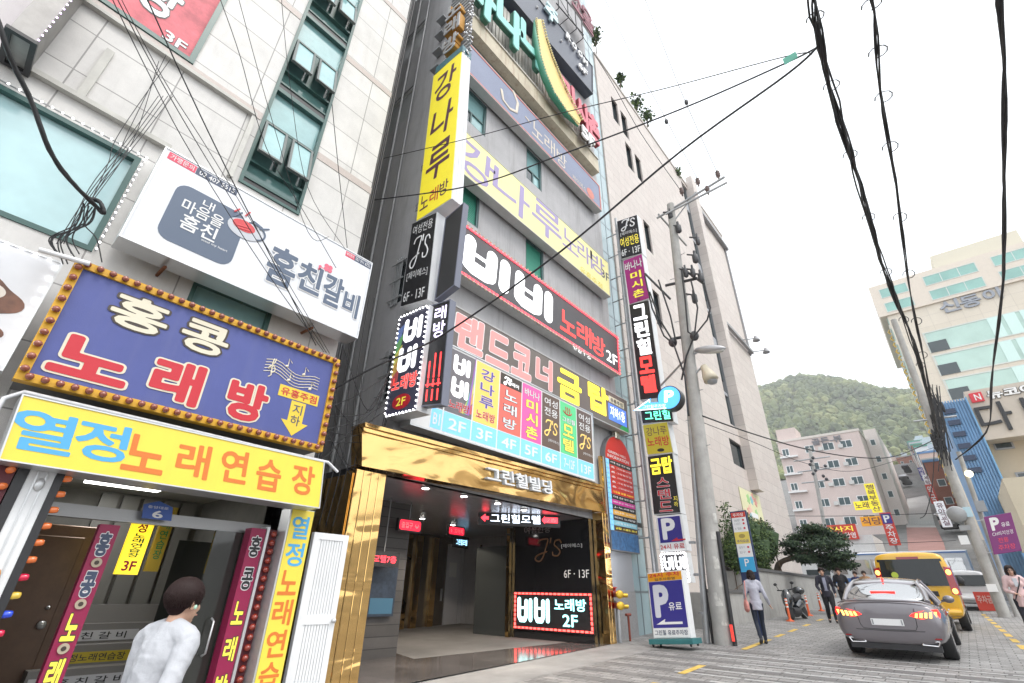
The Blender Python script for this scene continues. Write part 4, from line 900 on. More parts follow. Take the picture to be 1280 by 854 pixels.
flat(f, disc(f.w-.40, f.h*.58, .14, .09), mat('photo_fat', (.62, .56, .50), .35), o, .004, .009, 'food_print')
led = lit('led_white', (1, 1, 1), 6)
lb = MB()
for i in range(9): lb.ball(f.P(f.w-.02, f.h*(i+.5)/9, .02), .016, 6, 4)
for i in range(12): lb.ball(f.P(f.w-.1-i*.12, f.h, .02), .014, 6, 4)
lb.build('led_edge', led, o)
fz = FY(7.6)
ls = thing('led_string', 'string of tiny white star lights along the edge of the big aqua window', 'light string', (.2, 7.54, 5.9)); pr0 = None
for q in [fz.P(.20-i*.11, 6.80, .06) for i in range(16)]+[fz.P(.18, 6.75-i*.105, .06) for i in range(17)]:
    if pr0 is None: pr0 = MB().ball(q, .013, 6, 4).build('led_lamp', led, ls); q0 = q
    else: c = pr0.copy(); COL.objects.link(c); c.parent = ls; c.location = pr0.location+(q-q0)
MB().tube([fz.P(-1.6, 6.80, .05), fz.P(.18, 6.80, .05), fz.P(.18, 5.03, .05)], .008, 5).build('led_cable', grey_p, ls)
# projecting light box at the top left corner
p = at(36, 50, y=6.9); o = thing('projecting_lightbox', 'underside of a projecting lightbox with LED edges in the upper left corner', 'lightbox', p); x0 = p.x-.22
MB().wbox(x0+.03, 6.93, p.z+.05, x0+.27, 7.55, p.z+2.0).build('box', mat('old_zinc', (.30, .29, .28), .5, .4, var=.2), o)
MB().wbox(x0, 6.9, p.z, x0+.06, 7.58, p.z+.05).wbox(x0+.24, 6.9, p.z, x0+.30, 7.58, p.z+.05).wbox(x0+.06, 6.9, p.z, x0+.24, 6.96, p.z+.05).wbox(x0+.06, 7.52, p.z, x0+.24, 7.58, p.z+.05).build('frame', black_p, o)
panel(FX(x0+.03), mat('purple_sign', (.22, .05, .25), .5), o, -7.5, p.z+.06, -6.98, p.z+1.95, 0, .01, 'face')
lb = MB()
for i in range(16): lb.ball(V(x0+.28, 6.92, p.z+.1+i*.1), .012, 6, 4)
lb.build('led_lamp', lit('led_violet', (.8, .6, 1), 3), o)

# ================================================================== MAIN BUILDING SIGNS
ZS = 7.22
dk = mat('charcoal_face', (.085, .082, .088), .5)
whl = lit('lit_white', (.95, .97, 1), .9, (.85, .85, .85)); redl = lit('lit_red', (.95, .06, .05), .9, (.7, .04, .04)); yell = lit('lit_yellow', (.95, .78, .05), .8, (.8, .65, .05))
led_r = lit('led_red', (1, .07, .10), 1.6, (.8, .05, .06)); glassb = mat('clear_bulb', (.55, .5, .38), .2)
boxm = mat('pale_box_side', (.50, .50, .49), .55, var=.12)
def sbox(f, face, o, depth=.34, t=.03, frm=None):
    panel(f, face, o, t, t, f.w-t, f.h-t, -.03, 0, 'face'); MB().ring(f, 0, 0, f.w, f.h, t, -depth, .012).build('frame', frm or boxm, o); panel(f, boxm, o, t, t, f.w-t, f.h-t, -depth, -.031, 'box')
# bibi 2F sign
f = quad((574.4, 277), (773, 421.6), (756.7, 458.5) if 0 else (774, 470), (569.5, 337), y=ZS)
dz = f.o.x-5.37; f.o = f.o - f.ex*dz; f.w += dz
o = S('lit_sign', 'charcoal lit sign with giant white syllables marked 2F, framed in red bulbs', 'sign', f, 'signs across the karaoke tower'); sbox(f, dk, o)
x0 = f.px(575, 320)[0]; x1 = f.px(691, 400)[0]; bibi(f, (x0+.05, .20, x1, f.h-.22), whl, o, d=.01)
for ch, u, v in (('노', 710, 404), ('래', 730, 418), ('방', 748, 432)): a, b = f.px(u, v); text(f, ch, (a-.43, b-.40, a+.43, b+.38), redl, o, d=.01, bold=.04)
a, b = f.px(765, 449); text(f, '2F', (a-.40, b-.18, a+.36, b+.24), whl, o, d=.01, bold=.02); a, b = f.px(727, 438); text(f, '유흥주점', (a-.5, b-.15, a+.5, b+.08), whl, o, d=.01, bold=.0)
lb = MB(); gb = MB()
for i in range(60):
    a = f.w*(i+.5)/60; 
    for b in (.05, f.h-.05): lb.box(f, a-.06, b-.025, a+.05, b+.025, .012, .03)
    gb.ball(f.P(a, f.h+.02, .02), .035, 6, 4); gb.ball(f.P(a, -.02, .02), .035, 6, 4)
for i in range(12):
    b = f.h*(i+.5)/12; lb.box(f, f.w-.075, b-.05, f.w-.025, b+.04, .012, .03); gb.ball(f.P(f.w+.02, b, .02), .035, 6, 4)
lb.build('led_border', led_r, o); gb.build('bulb_row', glassb, o)['kind'] = 'stuff'
# stand corner sign
f = quad((571, 378), (783, 498) if 0 else (784, 500), (785, 533) if 0 else (784, 541), (559, 436), y=ZS)
q1 = at(560, 374, y=ZS); f = quad((560, 374), (784, 503), (786, 541), (553, 437), y=ZS)
o = S('lit_sign', 'brown grey sign with pink and yellow syllables above the floor directory', 'sign', f, 'signs across the karaoke tower'); sbox(f, mat('brown_grey_face', (.17, .145, .13), .5, var=.12, vscale=.8), o, .30)
pinkl = lit('lit_pink', (.85, .25, .24), .5, (.7, .2, .19))
for ch, u, v, w_ in (('탠', 587, 417, .95), ('드', 623, 438, .85), ('코', 652, 452, .80), ('너', 680, 466, .75)): a, b = f.px(u, v); text(f, ch, (a-w_/2, b-.47, a+w_/2, b+.45), pinkl, o, d=.012, bold=.07, out=(wh, .03))
for ch, u, v in (('금', 712, 484), ('탑', 748, 499)): a, b = f.px(u, v); text(f, ch, (a-.62, b-.48, a+.62, b+.48), yell, o, d=.012, bold=.07)
a, b = f.px(771, 514); flat(f, [(a-.55, b-.42), (a+.62, b-.42), (a+.62, b+.15), (a-.55, b+.15)], lit('lit_blue', (.10, .22, .75), .5, (.08, .16, .6)), o, 0, .008, 'blue_patch'); text(f, '지하1층', (a-.45, b-.3, a+.5, b+.08), whl, o, d=.014, bold=.02)
flat(f, [(a-.5, b+.2), (a+.5, b+.2), (a+.5, b+.42), (a-.5, b+.42)], mat('cream_tab', (.7, .66, .5), .5), o, 0, .008, 'cream_tab'); text(f, '유흥주점', (a-.4, b+.23, a+.4, b+.38), brd, o, d=.014, bold=.02)
flat(f, [(a+.1, b-.60), (a+.72, b-.60), (a+.72, b-.43), (a+.3, b-.43)], mat('green_patch', (.05, .4, .12), .5), o, 0, .007, 'green_patch')
# floor directory
f = quad((548, 424), (739, 518), (744.4, 602), (530, 535), y=ZS-.02)
dz = f.o.x-5.37; f.o = f.o - f.ex*dz; f.w += dz
o = S('floor_directory', 'wide lit floor directory of colourful columns from B1 to 13F over the gold lintel', 'sign', f)
panel(f, boxm, o, 0, 0, f.w, f.h, -.30, -.031, 'box'); panel(f, wh, o, 0, 0, f.w, f.h, -.03, 0, 'face'); MB().ring(f, -.03, -.03, f.w+.03, f.h+.03, .03, -.3, .02).build('frame', alu, o)
bl = lit('lit_sky', (.20, .52, .88), .45, (.16, .42, .72))
edges = [f.px(u, v)[0] for u, v in ((536, 534), (551, 541), (587.5, 552), (620, 562), (650, 571), (676.5, 580), (700.5, 588), (722.5, 594.5))]+[f.w-.03]
facec = [(.10, .09, .09), (.13, .12, .13), (.80, .52, .12), (.72, .13, .10), (.72, .10, .32), (.105, .07, .055), (.10, .52, .22), (.105, .07, .055)]
fl = ['B1', '2F', '3F', '4F', '5F', '6F', '7~12F', '13F']
pur = mat('purple_letter', (.14, .10, .42), .5); goldl = lit('lit_gold', (.85, .60, .18), .5, (.6, .4, .12))
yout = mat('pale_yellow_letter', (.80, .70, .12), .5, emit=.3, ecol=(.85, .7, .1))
for i in range(8):
    a0, a1 = edges[i]+.02, edges[i+1]-.02; hb = f.h*.235 if i else f.h*.235; wd = a1-a0
    panel(f, bl, o, a0, .05, a1, hb, 0, .004, 'floor_tab'); text(f, fl[i], (a0+wd*.18, .13, a1-wd*.18, hb-.10), wh, o, d=.008, bold=.03)
    c = facec[i]; panel(f, lit('directory_face_%d' % i, c, .25, c), o, a0, hb+.02, a1, f.h-.05, 0, .004, 'directory_panel')
    T0, T1 = hb+.04, f.h-.08; H_ = T1-T0
    def tb(s0, t0, s1, t1): return (a0+wd*s0, T0+H_*t0, a0+wd*s1, T0+H_*t1)
    if i == 1:
        cols_ = [(.65, .12, .12), (.75, .45, .1), (.75, .7, .15), (.2, .55, .2), (.2, .3, .65), (.4, .15, .5)]
        for k in range(6): flat(f, [(a1-.03-(6-k)*.05, T0+.05), (a1-.005, T0+.1+k*.25), (a1-.005, T0+.32+k*.25), (a1-.10-(6-k)*.05, T0+.05)], mat('rainbow_%d' % k, cols_[k], .5), o, .004, .005+k*.0006, 'rainbow')
        bibi(f, tb(.14, .63, .80, .95), whl, o, d=.01, n=1); bibi(f, tb(.14, .25, .80, .57), whl, o, d=.01, n=1); text(f, '노래방', tb(.12, .05, .88, .19), red_l, o, d=.012, bold=.04, out=(wh, .04))
    elif i == 2:
        for k, ch in enumerate('강나루'): text(f, ch, tb(.2, .74-.24*k, .8, .93-.24*k), pur, o, d=.01, bold=.03, out=(wh, .03))
        text(f, '노래방', tb(.1, .05, .9, .20), red_l, o, d=.01, bold=.03, out=(wh, .03))
    elif i == 3:
        panel(f, brd, o, a0, f.h-.05-H_*.22, a1, f.h-.051, .004, .006, 'dark_tab'); js(f, tb(.15, .82, .5, .97), whl, o, d=.01, w=.02); text(f, '재이', tb(.52, .84, .85, .92), whl, o, d=.01, bold=0)
        for k, ch in enumerate('노래방'): text(f, ch, tb(.2, .56-.25*k, .8, .74-.25*k), wh, o, d=.01, bold=.04, out=(black_p, .04))
    elif i == 4:
        text(f, '바나나', tb(.1, .80, .9, .95), wh, o, d=.01, bold=.04, out=(black_p, .03))
        for k, ch in enumerate('미시촌'): text(f, ch, tb(.2, .54-.25*k, .8, .75-.25*k), yout, o, d=.01, bold=.05, out=(brd, .03))
    elif i in (5, 7):
        text(f, '여성', tb(.12, .80, .88, .95), wh, o, d=.01, bold=.02); text(f, '전용', tb(.12, .60, .88, .76), wh, o, d=.01, bold=.02); js(f, tb(.12, .20, .88, .52), goldl, o, d=.01, w=.022); text(f, '[제이에스]', tb(.35, .10, .95, .16), wh, o, d=.01, bold=0)
    elif i == 6:
        strokes(f, [arc(a0+wd*.45, T0+H_*.84, wd*.24, H_*.05, 180, 360)]+[[(a0+wd*(.33+.12*k), T0+H_*.83), (a0+wd*(.36+.12*k), T0+H_*.88), (a0+wd*(.33+.12*k), T0+H_*.93)] for k in range(3)], .02, red_l, o, d=.01, flat=.3, name='hot_spring_mark')
        text(f, '그린힐', tb(.1, .62, .9, .72), wh, o, d=.01, bold=.04, out=(black_p, .03))
        for k, ch in enumerate('모텔'): text(f, ch, tb(.15, .34-.29*k, .80, .58-.29*k), yout, o, d=.01, bold=.05, out=(brd, .03))
    else:
        text(f, '금탑', tb(.3, .1, .9, .5), wh, o, d=.01, bold=.03)
# yellow river banner (3F)
f = quad((582, 163), (752, 322), (765.7, 372.8), (566, 208), y=ZS)
f = quad((575, 156), (757.5, 327), (765.7, 372.8), (555, 199), y=ZS)
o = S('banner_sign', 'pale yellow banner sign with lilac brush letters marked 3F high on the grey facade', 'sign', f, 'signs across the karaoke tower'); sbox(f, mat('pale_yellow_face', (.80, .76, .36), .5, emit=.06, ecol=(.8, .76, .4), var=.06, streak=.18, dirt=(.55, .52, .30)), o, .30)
lil = mat('lilac_letter', (.36, .30, .52), .5); mauve = mat('mauve_letter', (.55, .30, .42), .5)
for ch, u, v, s_ in (('강', 596, 205, 1.0), ('나', 640, 242, 1.15), ('루', 684, 278, 1.1)): a, b = f.px(u, v); text(f, ch, (a-.75*s_, b-.68, a+.75*s_, b+.68), lil, o, d=.006, bold=.02)
for ch, u, v in (('노', 713, 302), ('래', 731, 317), ('방', 747, 330)): a, b = f.px(u, v); text(f, ch, (a-.50, b-.45, a+.50, b+.42), lil, o, d=.006, bold=.01)
a, b = f.px(757, 345); text(f, '3F', (a-.32, b-.2, a+.26, b+.2), navy, o, d=.006, bold=.01); a, b = f.px(740, 347); text(f, '유흥주점', (a-.8, b-.2, a+.7, b+.1), mat('yellow_ink', (.75, .62, .06), .5), o, d=.006, bold=.0)
# J's slate banner (4F)
f = quad((580, 48), (750, 232), (751.8, 265.2), (578, 82), y=ZS)
o = S('banner_sign', 'slate blue banner sign with cream brush writing below the rusty canopy', 'sign', f, 'signs across the karaoke tower'); sbox(f, mat('slate_face', (.22, .25, .36), .5, var=.1, vscale=1), o, .30)
MB().ring(f, .04, .04, f.w-.04, f.h-.04, .05, .002, .014).build('red_border', mat('salmon_line', (.65, .18, .14), .5), o)
crm = mat('cream_ink', (.68, .60, .50), .5)
ax, bx = f.px(640, 126); strokes(f, [[(ax-.55, bx-.05), (ax-.45, bx-.45), (ax-.1, bx-.55), (ax+.25, bx-.35), (ax+.3, bx+.2), (ax+.05, bx+.55)], [(ax+.75, bx-.1), (ax+1.0, bx-.15)]], [.07, .04], crm, o, d=.01, flat=.2)
for ch, u, v in (('노', 672, 164), ('래', 687, 181), ('방', 702, 199)): a, b = f.px(u, v); text(f, ch, (a-.33, b-.42, a+.33, b+.35), crm, o, d=.008, bold=.0)
a, b = f.px(738, 242); flat(f, disc(a, b, .28, .25), mat('salmon_ink', (.6, .2, .15), .5), o, .004, .008, 'seal_mark'); a, b = f.px(726, 231); text(f, '제이에스', (a-.6, b-.15, a+.4, b+.12), crm, o, d=.008, bold=0)
# rusty canopy with 3D banana letters (5F)
rust = mat('rusty_cream', (.56, .50, .38), .6, var=.14, vscale=2, streak=.75, dirt=(.22, .09, .03))
cream_rib = mat('ribbed_cream', (.56, .54, .49), .55, var=.12, streak=.5, dirt=(.25, .18, .10))
zl0 = 17.75; zt = 18.75
o = thing('letter_canopy', 'rust stained cream canopy with raised mint and red letters and a banana marked 5F', 'sign', (10, 7.2, 17.7)); f = FY(7.2)
can = MB(); can.box(f, 5.3, zl0, 13.95, zt-.25, -.36, 0); can.build('canopy_edge', rust, o)
cr = MB(); cr.box(f, 5.3, zt-.25, 13.9, zt-.18, -.36, .05)
for i in range(44): cr.box(f, 5.35+i*.194, zt-.18, 5.35+i*.194+.15, 22.0 if i < 36 else 22.0-.30*(i-35), -.36, -.26)
cr.build('ribbed_back', cream_rib, o)
rd = MB(); n_ = 6
for i in range(6): rd.tube([f.P(6.2+i*1.5, 20.6, -.3), f.P(6.2+i*1.5, 20.55, .15)], .02, 5)
rd.build('stay_bar', black_p, o)
mint = mat('mint_letter', (.25, .62, .56), .45); dgreen = mat('dark_green_letter', (.03, .14, .09), .5)
g = FY(7.0)
for ch, (u, v), w_, h_ in (('바', (600, -6), 1.5, 2.2), ('나', (636, 30), 1.5, 2.3), ('나', (664, 58), 1.5, 2.3)):
    a, b = g.px(u, v); text(g, ch, (a-w_/2, b-h_/2, a+w_/2, b+h_/2), mint, o, d=.05, ext=.04, bold=.09); text(g, ch, (a-w_/2, b-h_/2, a+w_/2, b+h_/2), dgreen, o, d=-.12, ext=.165, bold=.10, name='letter_side')
g = FY(6.85); ca = [g.px(*q) for q in ((668, 26), (669, 45), (673, 72), (680, 95), (690, 118), (708, 144), (722, 158))]; inn = [g.px(*q) for q in ((725, 151), (713, 129), (703, 109), (696, 92), (688, 72), (681, 50), (675, 25))]
flat(g, ca+inn, mat('banana_yellow', (.78, .60, .22), .5), o, .0, .06, 'banana_face')
gi = MB(); gi.tube([g.P(a, b, 0) for a, b in ca], [.04, .12, .15, .15, .15, .12, .04], 6); gi.build('banana_rim', mat('banana_green', (.05, .26, .16), .5), o)
gi = MB()
for L_ in (ca, inn):
    for i in range(len(L_)-1):
        for k in range(7): t = k/7; gi.ball(g.P(L_[i][0]*(1-t)+L_[i+1][0]*t, L_[i][1]*(1-t)+L_[i+1][1]*t, .12), .05, 6, 4)
gi.build('bulb_row', mat('bulb_cream', (.75, .66, .35), .3), o)
g = FY(6.9); redp_ = mat('pink_red_letter', (.62, .13, .17), .45); dkr = mat('dark_red_side', (.25, .02, .03), .5)
for ch, (u, v), w_, h_ in (('미', (710, 118), 1.05, 1.9), ('시', (727, 140), 1.0, 1.8), ('촌', (742, 160), 1.0, 1.75)):
    a, b = g.px(u, v); text(g, ch, (a-w_/2, b-h_/2, a+w_/2, b+h_/2), redp_, o, d=.0, ext=.03, bold=.08); text(g, ch, (a-w_/2, b-h_/2, a+w_/2, b+h_/2), dkr, o, d=-.2, ext=.195, bold=.09, name='letter_side')
a, b = g.px(735, 172); text(g, '5F', (a-.55, b-.40, a+.5, b+.35), wh, o, d=.0, ext=.06, bold=.07); text(g, '5F', (a-.55, b-.40, a+.5, b+.35), brd, o, d=-.08, ext=.075, bold=.10, name='letter_side')
# black room sign (6F)
f = quad((650, -12), (741, 97), (740.5, 119), (648, 7), y=7.15); f.o = f.o - f.ex*3.2; f.w += 3.2
o = S('black_sign', 'blue black boxed sign with raised white letters reading ROOM 6F near the top', 'sign', f, 'signs across the karaoke tower'); f.h *= 1.75
panel(f, mat('blue_black_face', (.035, .045, .075), .35), o, 0, 0, f.w, f.h, -.45, 0, 'box'); MB().ring(f, 0, 0, f.w, f.h, .05, 0, .03).build('frame', mat('blue_black_edge', (.02, .025, .04), .4), o)
for ch, u, v in zip('ROOM', (709, 716, 723.5, 730), (48, 59, 69, 79)): a, b = f.px(u, v); text(f, ch, (a-.20, b-.26, a+.20, b+.26), wh, o, d=.05, ext=.06, bold=.06)
a, b = f.px(727, 88); text(f, '6F', (a-.42, b-.25, a+.40, b+.25), wh, o, d=.05, ext=.06, bold=.05); a, b = f.px(687, 20); text(f, '주', (a-.5, b-.65, a+.5, b+.65), mat('ice_letter', (.55, .72, .75), .4), o, d=.05, ext=.1, bold=.08)
for u, v in ((671, 10), (695, 29), (701, 52)): a, b = f.px(u, v); MB().lathe(f.P(a, b, .0), [(.05, 0), (.07, .05), (0, .09)], 10, axis=f.n).build('stud', wh, o)
# red framed top letters
f = FY(6.75); o = thing('rooftop_letters', 'dark red letters on a wire rack topmost on the grey facade', 'sign', at(725, 20, y=6.75))
for ch, u, v in (('소', 722, 4), ('울', 734, 24)):
    a, b = f.px(u, v); text(f, ch, (a-.62, b-1.0, a+.62, b+.9), mat('wine_letter', (.20, .035, .06), .5), o, d=0, ext=.03, bold=.05); text(f, ch, (a-.62, b-1.0, a+.62, b+.9), mat('pale_letter_edge', (.55, .5, .5), .5), o, d=-.1, ext=.09, bold=.09, name='letter_side')
rk_ = MB()
for u, v in ((700, 0), (712, 12), (722, 26), (730, 38)): a, b = f.px(u, v); rk_.tube([f.P(a, b+2.2, -.1), f.P(a, b-.6, -.1), f.P(a, b-.6, -.85)], .025, 5)
a, b = f.px(698, 2); c_, d_ = f.px(732, 42); rk_.tube([f.P(a, b, -.12), f.P(c_, d_, -.12)], .03, 5); rk_.tube([f.P(a, b+1.4, -.12), f.P(c_, d_+1.4, -.12)], .03, 5); rk_.build('wire_rack', black_p, o)
# ---------------- projecting signs at the left corner (faces look down the street)
side_w = mat('white_sign_side', (.72, .73, .74), .45, var=.06)
def proj(TL, TR, BR, BL, x, name, label, face, thick, group=None, outside=True):
    f = quad(TL, TR, BR, BL, x=x); o = S(name, label, 'sign', f, group)
    MB().box(f, 0, 0, f.w, f.h, -thick, -.012).build('box', side_w, o); panel(f, face, o, .02, .02, f.w-.02, f.h-.02, -.012, 0, 'face'); return f, o
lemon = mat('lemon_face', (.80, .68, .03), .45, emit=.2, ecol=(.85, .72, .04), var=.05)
f, o = proj((542, 94), (577, 64), (565, 246), (519, 279), 5.0, 'projecting_sign', 'tall yellow projecting sign with dark red brush letters and a white ribbed side', lemon, .34, 'projecting signs at the corner')
for i in range(3): MB().box(Fr(f.P(f.w, 0, 0), -f.n, f.ez), .03+i*.10, 0, .09+i*.10, f.h, 0, .012).build('side_rib', side_w, o)
dkr2 = mat('dark_brush', (.10, .03, .06), .5)
for i, ch in enumerate('강나루'): b1 = f.h-.30-i*1.55; text(f, ch, (.18, b1-1.25, f.w-.18, b1), dkr2, o, d=.005, bold=.03, shear=.12)
for i, ch in enumerate('노래방'): text(f, ch, (.10+i*(f.w-.2)/3, .25+.02*i, .06+(i+1)*(f.w-.2)/3, .72+.02*i), red_l if i == 1 else dkr2, o, d=.005, bold=.02)
f, o = proj((514, 278), (547, 266), (533, 372), (501, 386), 5.0, 'projecting_sign', 'black projecting sign with white cursive initials below the tall yellow one', mat('black_face', (.016, .016, .018), .4), .30, 'projecting signs at the corner')
text(f, '여성전용', (.10, f.h-.42, f.w-.10, f.h-.14), wh, o, d=.005, bold=.0); js(f, (.14, f.h*.40, f.w-.12, f.h*.78), wh, o, d=.006, w=.022); text(f, '[제이에스]', (.10, f.h*.27, f.w-.10, f.h*.37), wh, o, d=.005, bold=0); text(f, '6F · 13F', (.08, .10, f.w-.12, .34), wh, o, d=.005, bold=.01)
f, o = proj((499, 397), (537, 380), (519, 513), (481, 522), 5.0, 'projecting_sign', 'dark projecting sign with fat white syllables, red letters and a red 2F oval', mat('rainbow_dark', (.06, .06, .10), .5), .34, 'projecting signs at the corner')
for k in range(5): flat(f, [(.04, f.h*.25+k*.25), (.25-.02*k, f.h*.32+k*.25), (.25, f.h*.45+k*.25), (.04, f.h*.40+k*.25)], mat('rainbow_%d' % k, (.4, .2, .3), .5), o, 0, .002+.0004*k, 'rainbow')
bibi(f, (.24, f.h*.68, f.w-.12, f.h*.93), whl, o, d=.006, n=1); bibi(f, (.18, f.h*.39, f.w-.18, f.h*.64), whl, o, d=.006, n=1); text(f, '노래방', (.10, f.h*.22, f.w-.08, f.h*.36), redl, o, d=.006, bold=.04, out=(wh, .04))
flat(f, disc(f.w*.5, f.h*.11, .27, .15), red_l, o, 0, .01, 'red_oval'); text(f, '2F', (f.w*.5-.14, f.h*.11-.08, f.w*.5+.14, f.h*.11+.08), ylt, o, d=.014, bold=.03)
lb = MB()
for a, b in border_px(f, 9, 20, .02, .02, f.w-.02, f.h-.02): lb.ball(f.P(a, b, .01), .016, 6, 4)
lb.build('led_border', led, o)
# LED boxes on the outer edges
f = quad((560, 272), (573, 260), (566, 358), (542, 376), x=5.12); f.w = .55
o = S('led_board', 'unlit black LED board hanging on the street side of the black cursive sign', 'LED board', f, 'LED boards at the corner'); MB().box(f, 0, 0, f.w, f.h, -.12, 0).build('board', black_p, o); MB().ring(f, -.02, -.02, f.w+.02, f.h+.02, .025, -.14, .012).build('frame', mat('slate_frame', (.16, .17, .22), .4), o)
f = quad((540, 383), (563, 375), (552, 505), (527, 507), x=5.12); f.w = .55
o = S('led_board', 'black LED board with violet syllables on top and red running text below', 'LED board', f, 'LED boards at the corner'); MB().box(f, 0, 0, f.w, f.h, -.12, 0).build('board', black_p, o); MB().ring(f, -.02, -.02, f.w+.02, f.h+.02, .025, -.14, .012).build('frame', MATS['slate_frame'], o)
vio = lit('led_violet_text', (.80, .72, 1.0), 1.3); text(f, '래', (.12, f.h-.38, f.w-.08, f.h-.08), vio, o, d=.005, bold=.03); text(f, '방', (.12, f.h-.78, f.w-.08, f.h-.42), vio, o, d=.005, bold=.03)
rb = MB(); 
for i in range(3):
    x = .10+i*.15; b0 = .08
    for k, (l0, l1) in enumerate(((.0, .22), (.27, .42), (.45, .95))): rb.box(f, x, b0+l0, x+.035, b0+l1-(.15 if i == 0 and k == 2 else 0), 0, .006)
    rb.box(f, x-.04, b0+.30, x+.09, b0+.33, .006, .009)
rb.build('led_text', lit('led_red_text', (1, .05, .05), 1.6), o)
# old sign of gilded letters at the top
f = quad((560, -40), (590, -70), (577, 64), (545, 92), x=5.0)
o = S('gilded_letter_sign', 'old projecting sign with gilded block letters at the top corner', 'sign', f, 'projecting signs at the corner')
rb = MB()
for i in range(30): rb.box(f, .05, .3+i*(f.h-.3)/30, f.w, .3+i*(f.h-.3)/30+.09, -.3, -.25)
rb.build('ribbed_back', grey_p, o); panel(f, mat('teal_foot', (.06, .16, .19), .5), o, 0, 0, f.w, .3, -.34, 0, 'foot')
gilt = mat('gilded_letter', (.48, .24, .04), .4, .4); sv = mat('silver_edge', (.55, .55, .55), .35, .5)
for i, ch in enumerate('노래방'):
    b1 = 1.35+(2-i)*.95; text(f, ch, (.2, b1-.75, f.w-.25, b1), sv, o, d=.0, ext=.02, bold=.05); text(f, ch, (.2, b1-.75, f.w-.25, b1), gilt, o, d=-.2, ext=.19, bold=.08, name='letter_side')
bz = MB()
for i in range(70): bz.ball(f.P(f.w+random.uniform(-.02, .06), f.h*random.random(), random.uniform(-.3, 0)), .035, 6, 4)
bz.build('bulb_row', mat('chrome_bulb', (.6, .6, .62), .15, .7), o)
for k in range(4): panel(f, grey_p, o, -.35, .5+k*.9, 0, .56+k*.9, -.34, -.02, 'shelf_bracket')
# wall brackets for the projecting signs
wb_ = MB()
for z in (4.4, 5.8, 7.0, 8.2, 9.4, 10.8, 12.4, 13.8): wb_.tube([V(5.12, 7.35, z), V(5.12, 7.72, z)], .025, 6); wb_.tube([V(5.12, 7.5, z), V(5.12, 7.5, z+.3), V(5.20, 7.85, z+.3), V(5.26, 7.9, z+.3)], .018, 5)
wb_.build('sign_bracket', alu, MBd)
# arch-topped directory beside the portal
f = FY(7.45); a0, b0 = f.px(768, 688); a1 = f.px(796, 690)[0]; top = f.px(770, 545)[1]
x0, x1 = f.px(757, 600)[0], f.px(788, 600)[0]; zb = f.px(765, 688)[1]; ztp = f.px(775, 548)[1]
f = Fr((x0, 7.42, zb), (1, 0, 0), (0, 0, 1)); f.w = x1-x0+.12; f.h = ztp-zb
o = S('arched_directory', 'narrow arch topped directory board in red and blue right of the gold portal', 'sign', f)
R_ = f.w/2; MB().prism(f, [(0, 0), (f.w, 0), (f.w, f.h-R_)]+arc(R_, f.h-R_, R_, R_, 0, 180, 14)[1:], -.15, 0).build('board', mat('board_edge', (.25, .25, .26), .4, .5), o)
panel(f, alu, o, -.10, .2, -.05, f.h-R_, -.12, .0, 'chrome_bar'); panel(f, gold, o, -.20, .2, -.12, f.h-R_, -.12, -.02, 'gold_bar')
redf = mat('red_board', (.62, .035, .03), .45)
flat(f, [(.04, f.h-R_), (f.w-.04, f.h-R_)]+arc(R_, f.h-R_, R_-.04, R_-.04, 0, 180, 14), redf, o, 0, .006, 'arch_face'); text(f, 'GREEN HILL', (.2, f.h-R_+.20, f.w-.35, f.h-R_+.28), wh, o, d=.01, bold=.02); text(f, 'INFORMATION', (.15, f.h-R_+.05, f.w-.2, f.h-R_+.15), wh, o, d=.01, bold=.03)
rowc = [(.04, .03, .03)]+[(.62, .035, .03)]*5+[(.62, .035, .03)]+[(.03, .03, .03), (.6, .04, .30), (.03, .03, .03), (.75, .4, .06), (.03, .03, .03), (.25, .55, .65), (.06, .04, .03)]
rowt = ['여성전용', '♨ 그린힐모텔', '♨ 그린힐모텔', '♨ 그린힐모텔', '♨ 그린힐모텔', '♨ 그린힐모텔', '그린힐 모텔 카운터', '여성전용', '바나나 미시촌', 'J-노래방', '강나루 노래방', '비비 노래방', '그린힐 유료주차장', '금탑 스탠드코너']
fl2 = ['13', '12', '11', '10', '9', '8', '7', '6', '5', '4', '3', '2', '1', 'B1']; hh = (f.h-R_-.55)/14
for i in range(14):
    b = f.h-R_-.01-(i+1)*hh; panel(f, mat('arch_row_%d' % i, rowc[i], .45), o, .24, b+.008, f.w-.04, b+hh-.004, 0, .005, 'row_panel'); text(f, rowt[i], (.32, b+.05, f.w-.12, b+hh-.04), ylt if i in (6, 13) else wh, o, d=.009, bold=.02)
    panel(f, bl, o, .04, b+.008, .23, b+hh-.004, 0, .005, 'floor_tab'); text(f, fl2[i], (.09, b+.05, .18, b+hh-.05), wh, o, d=.009, bold=.02, keep=True)
panel(f, mat('city_print', (.05, .14, .30), .4, var=.5, vscale=9), o, .04, .03, f.w-.04, .53, 0, .005, 'picture_panel')
MB().box(f, R_-.13, f.h-.10, R_+.13, f.h+.2, -.1, .06, ch=.02).build('spot_lamp', mat('lamp_chrome', (.7, .66, .55), .2, .8), o)
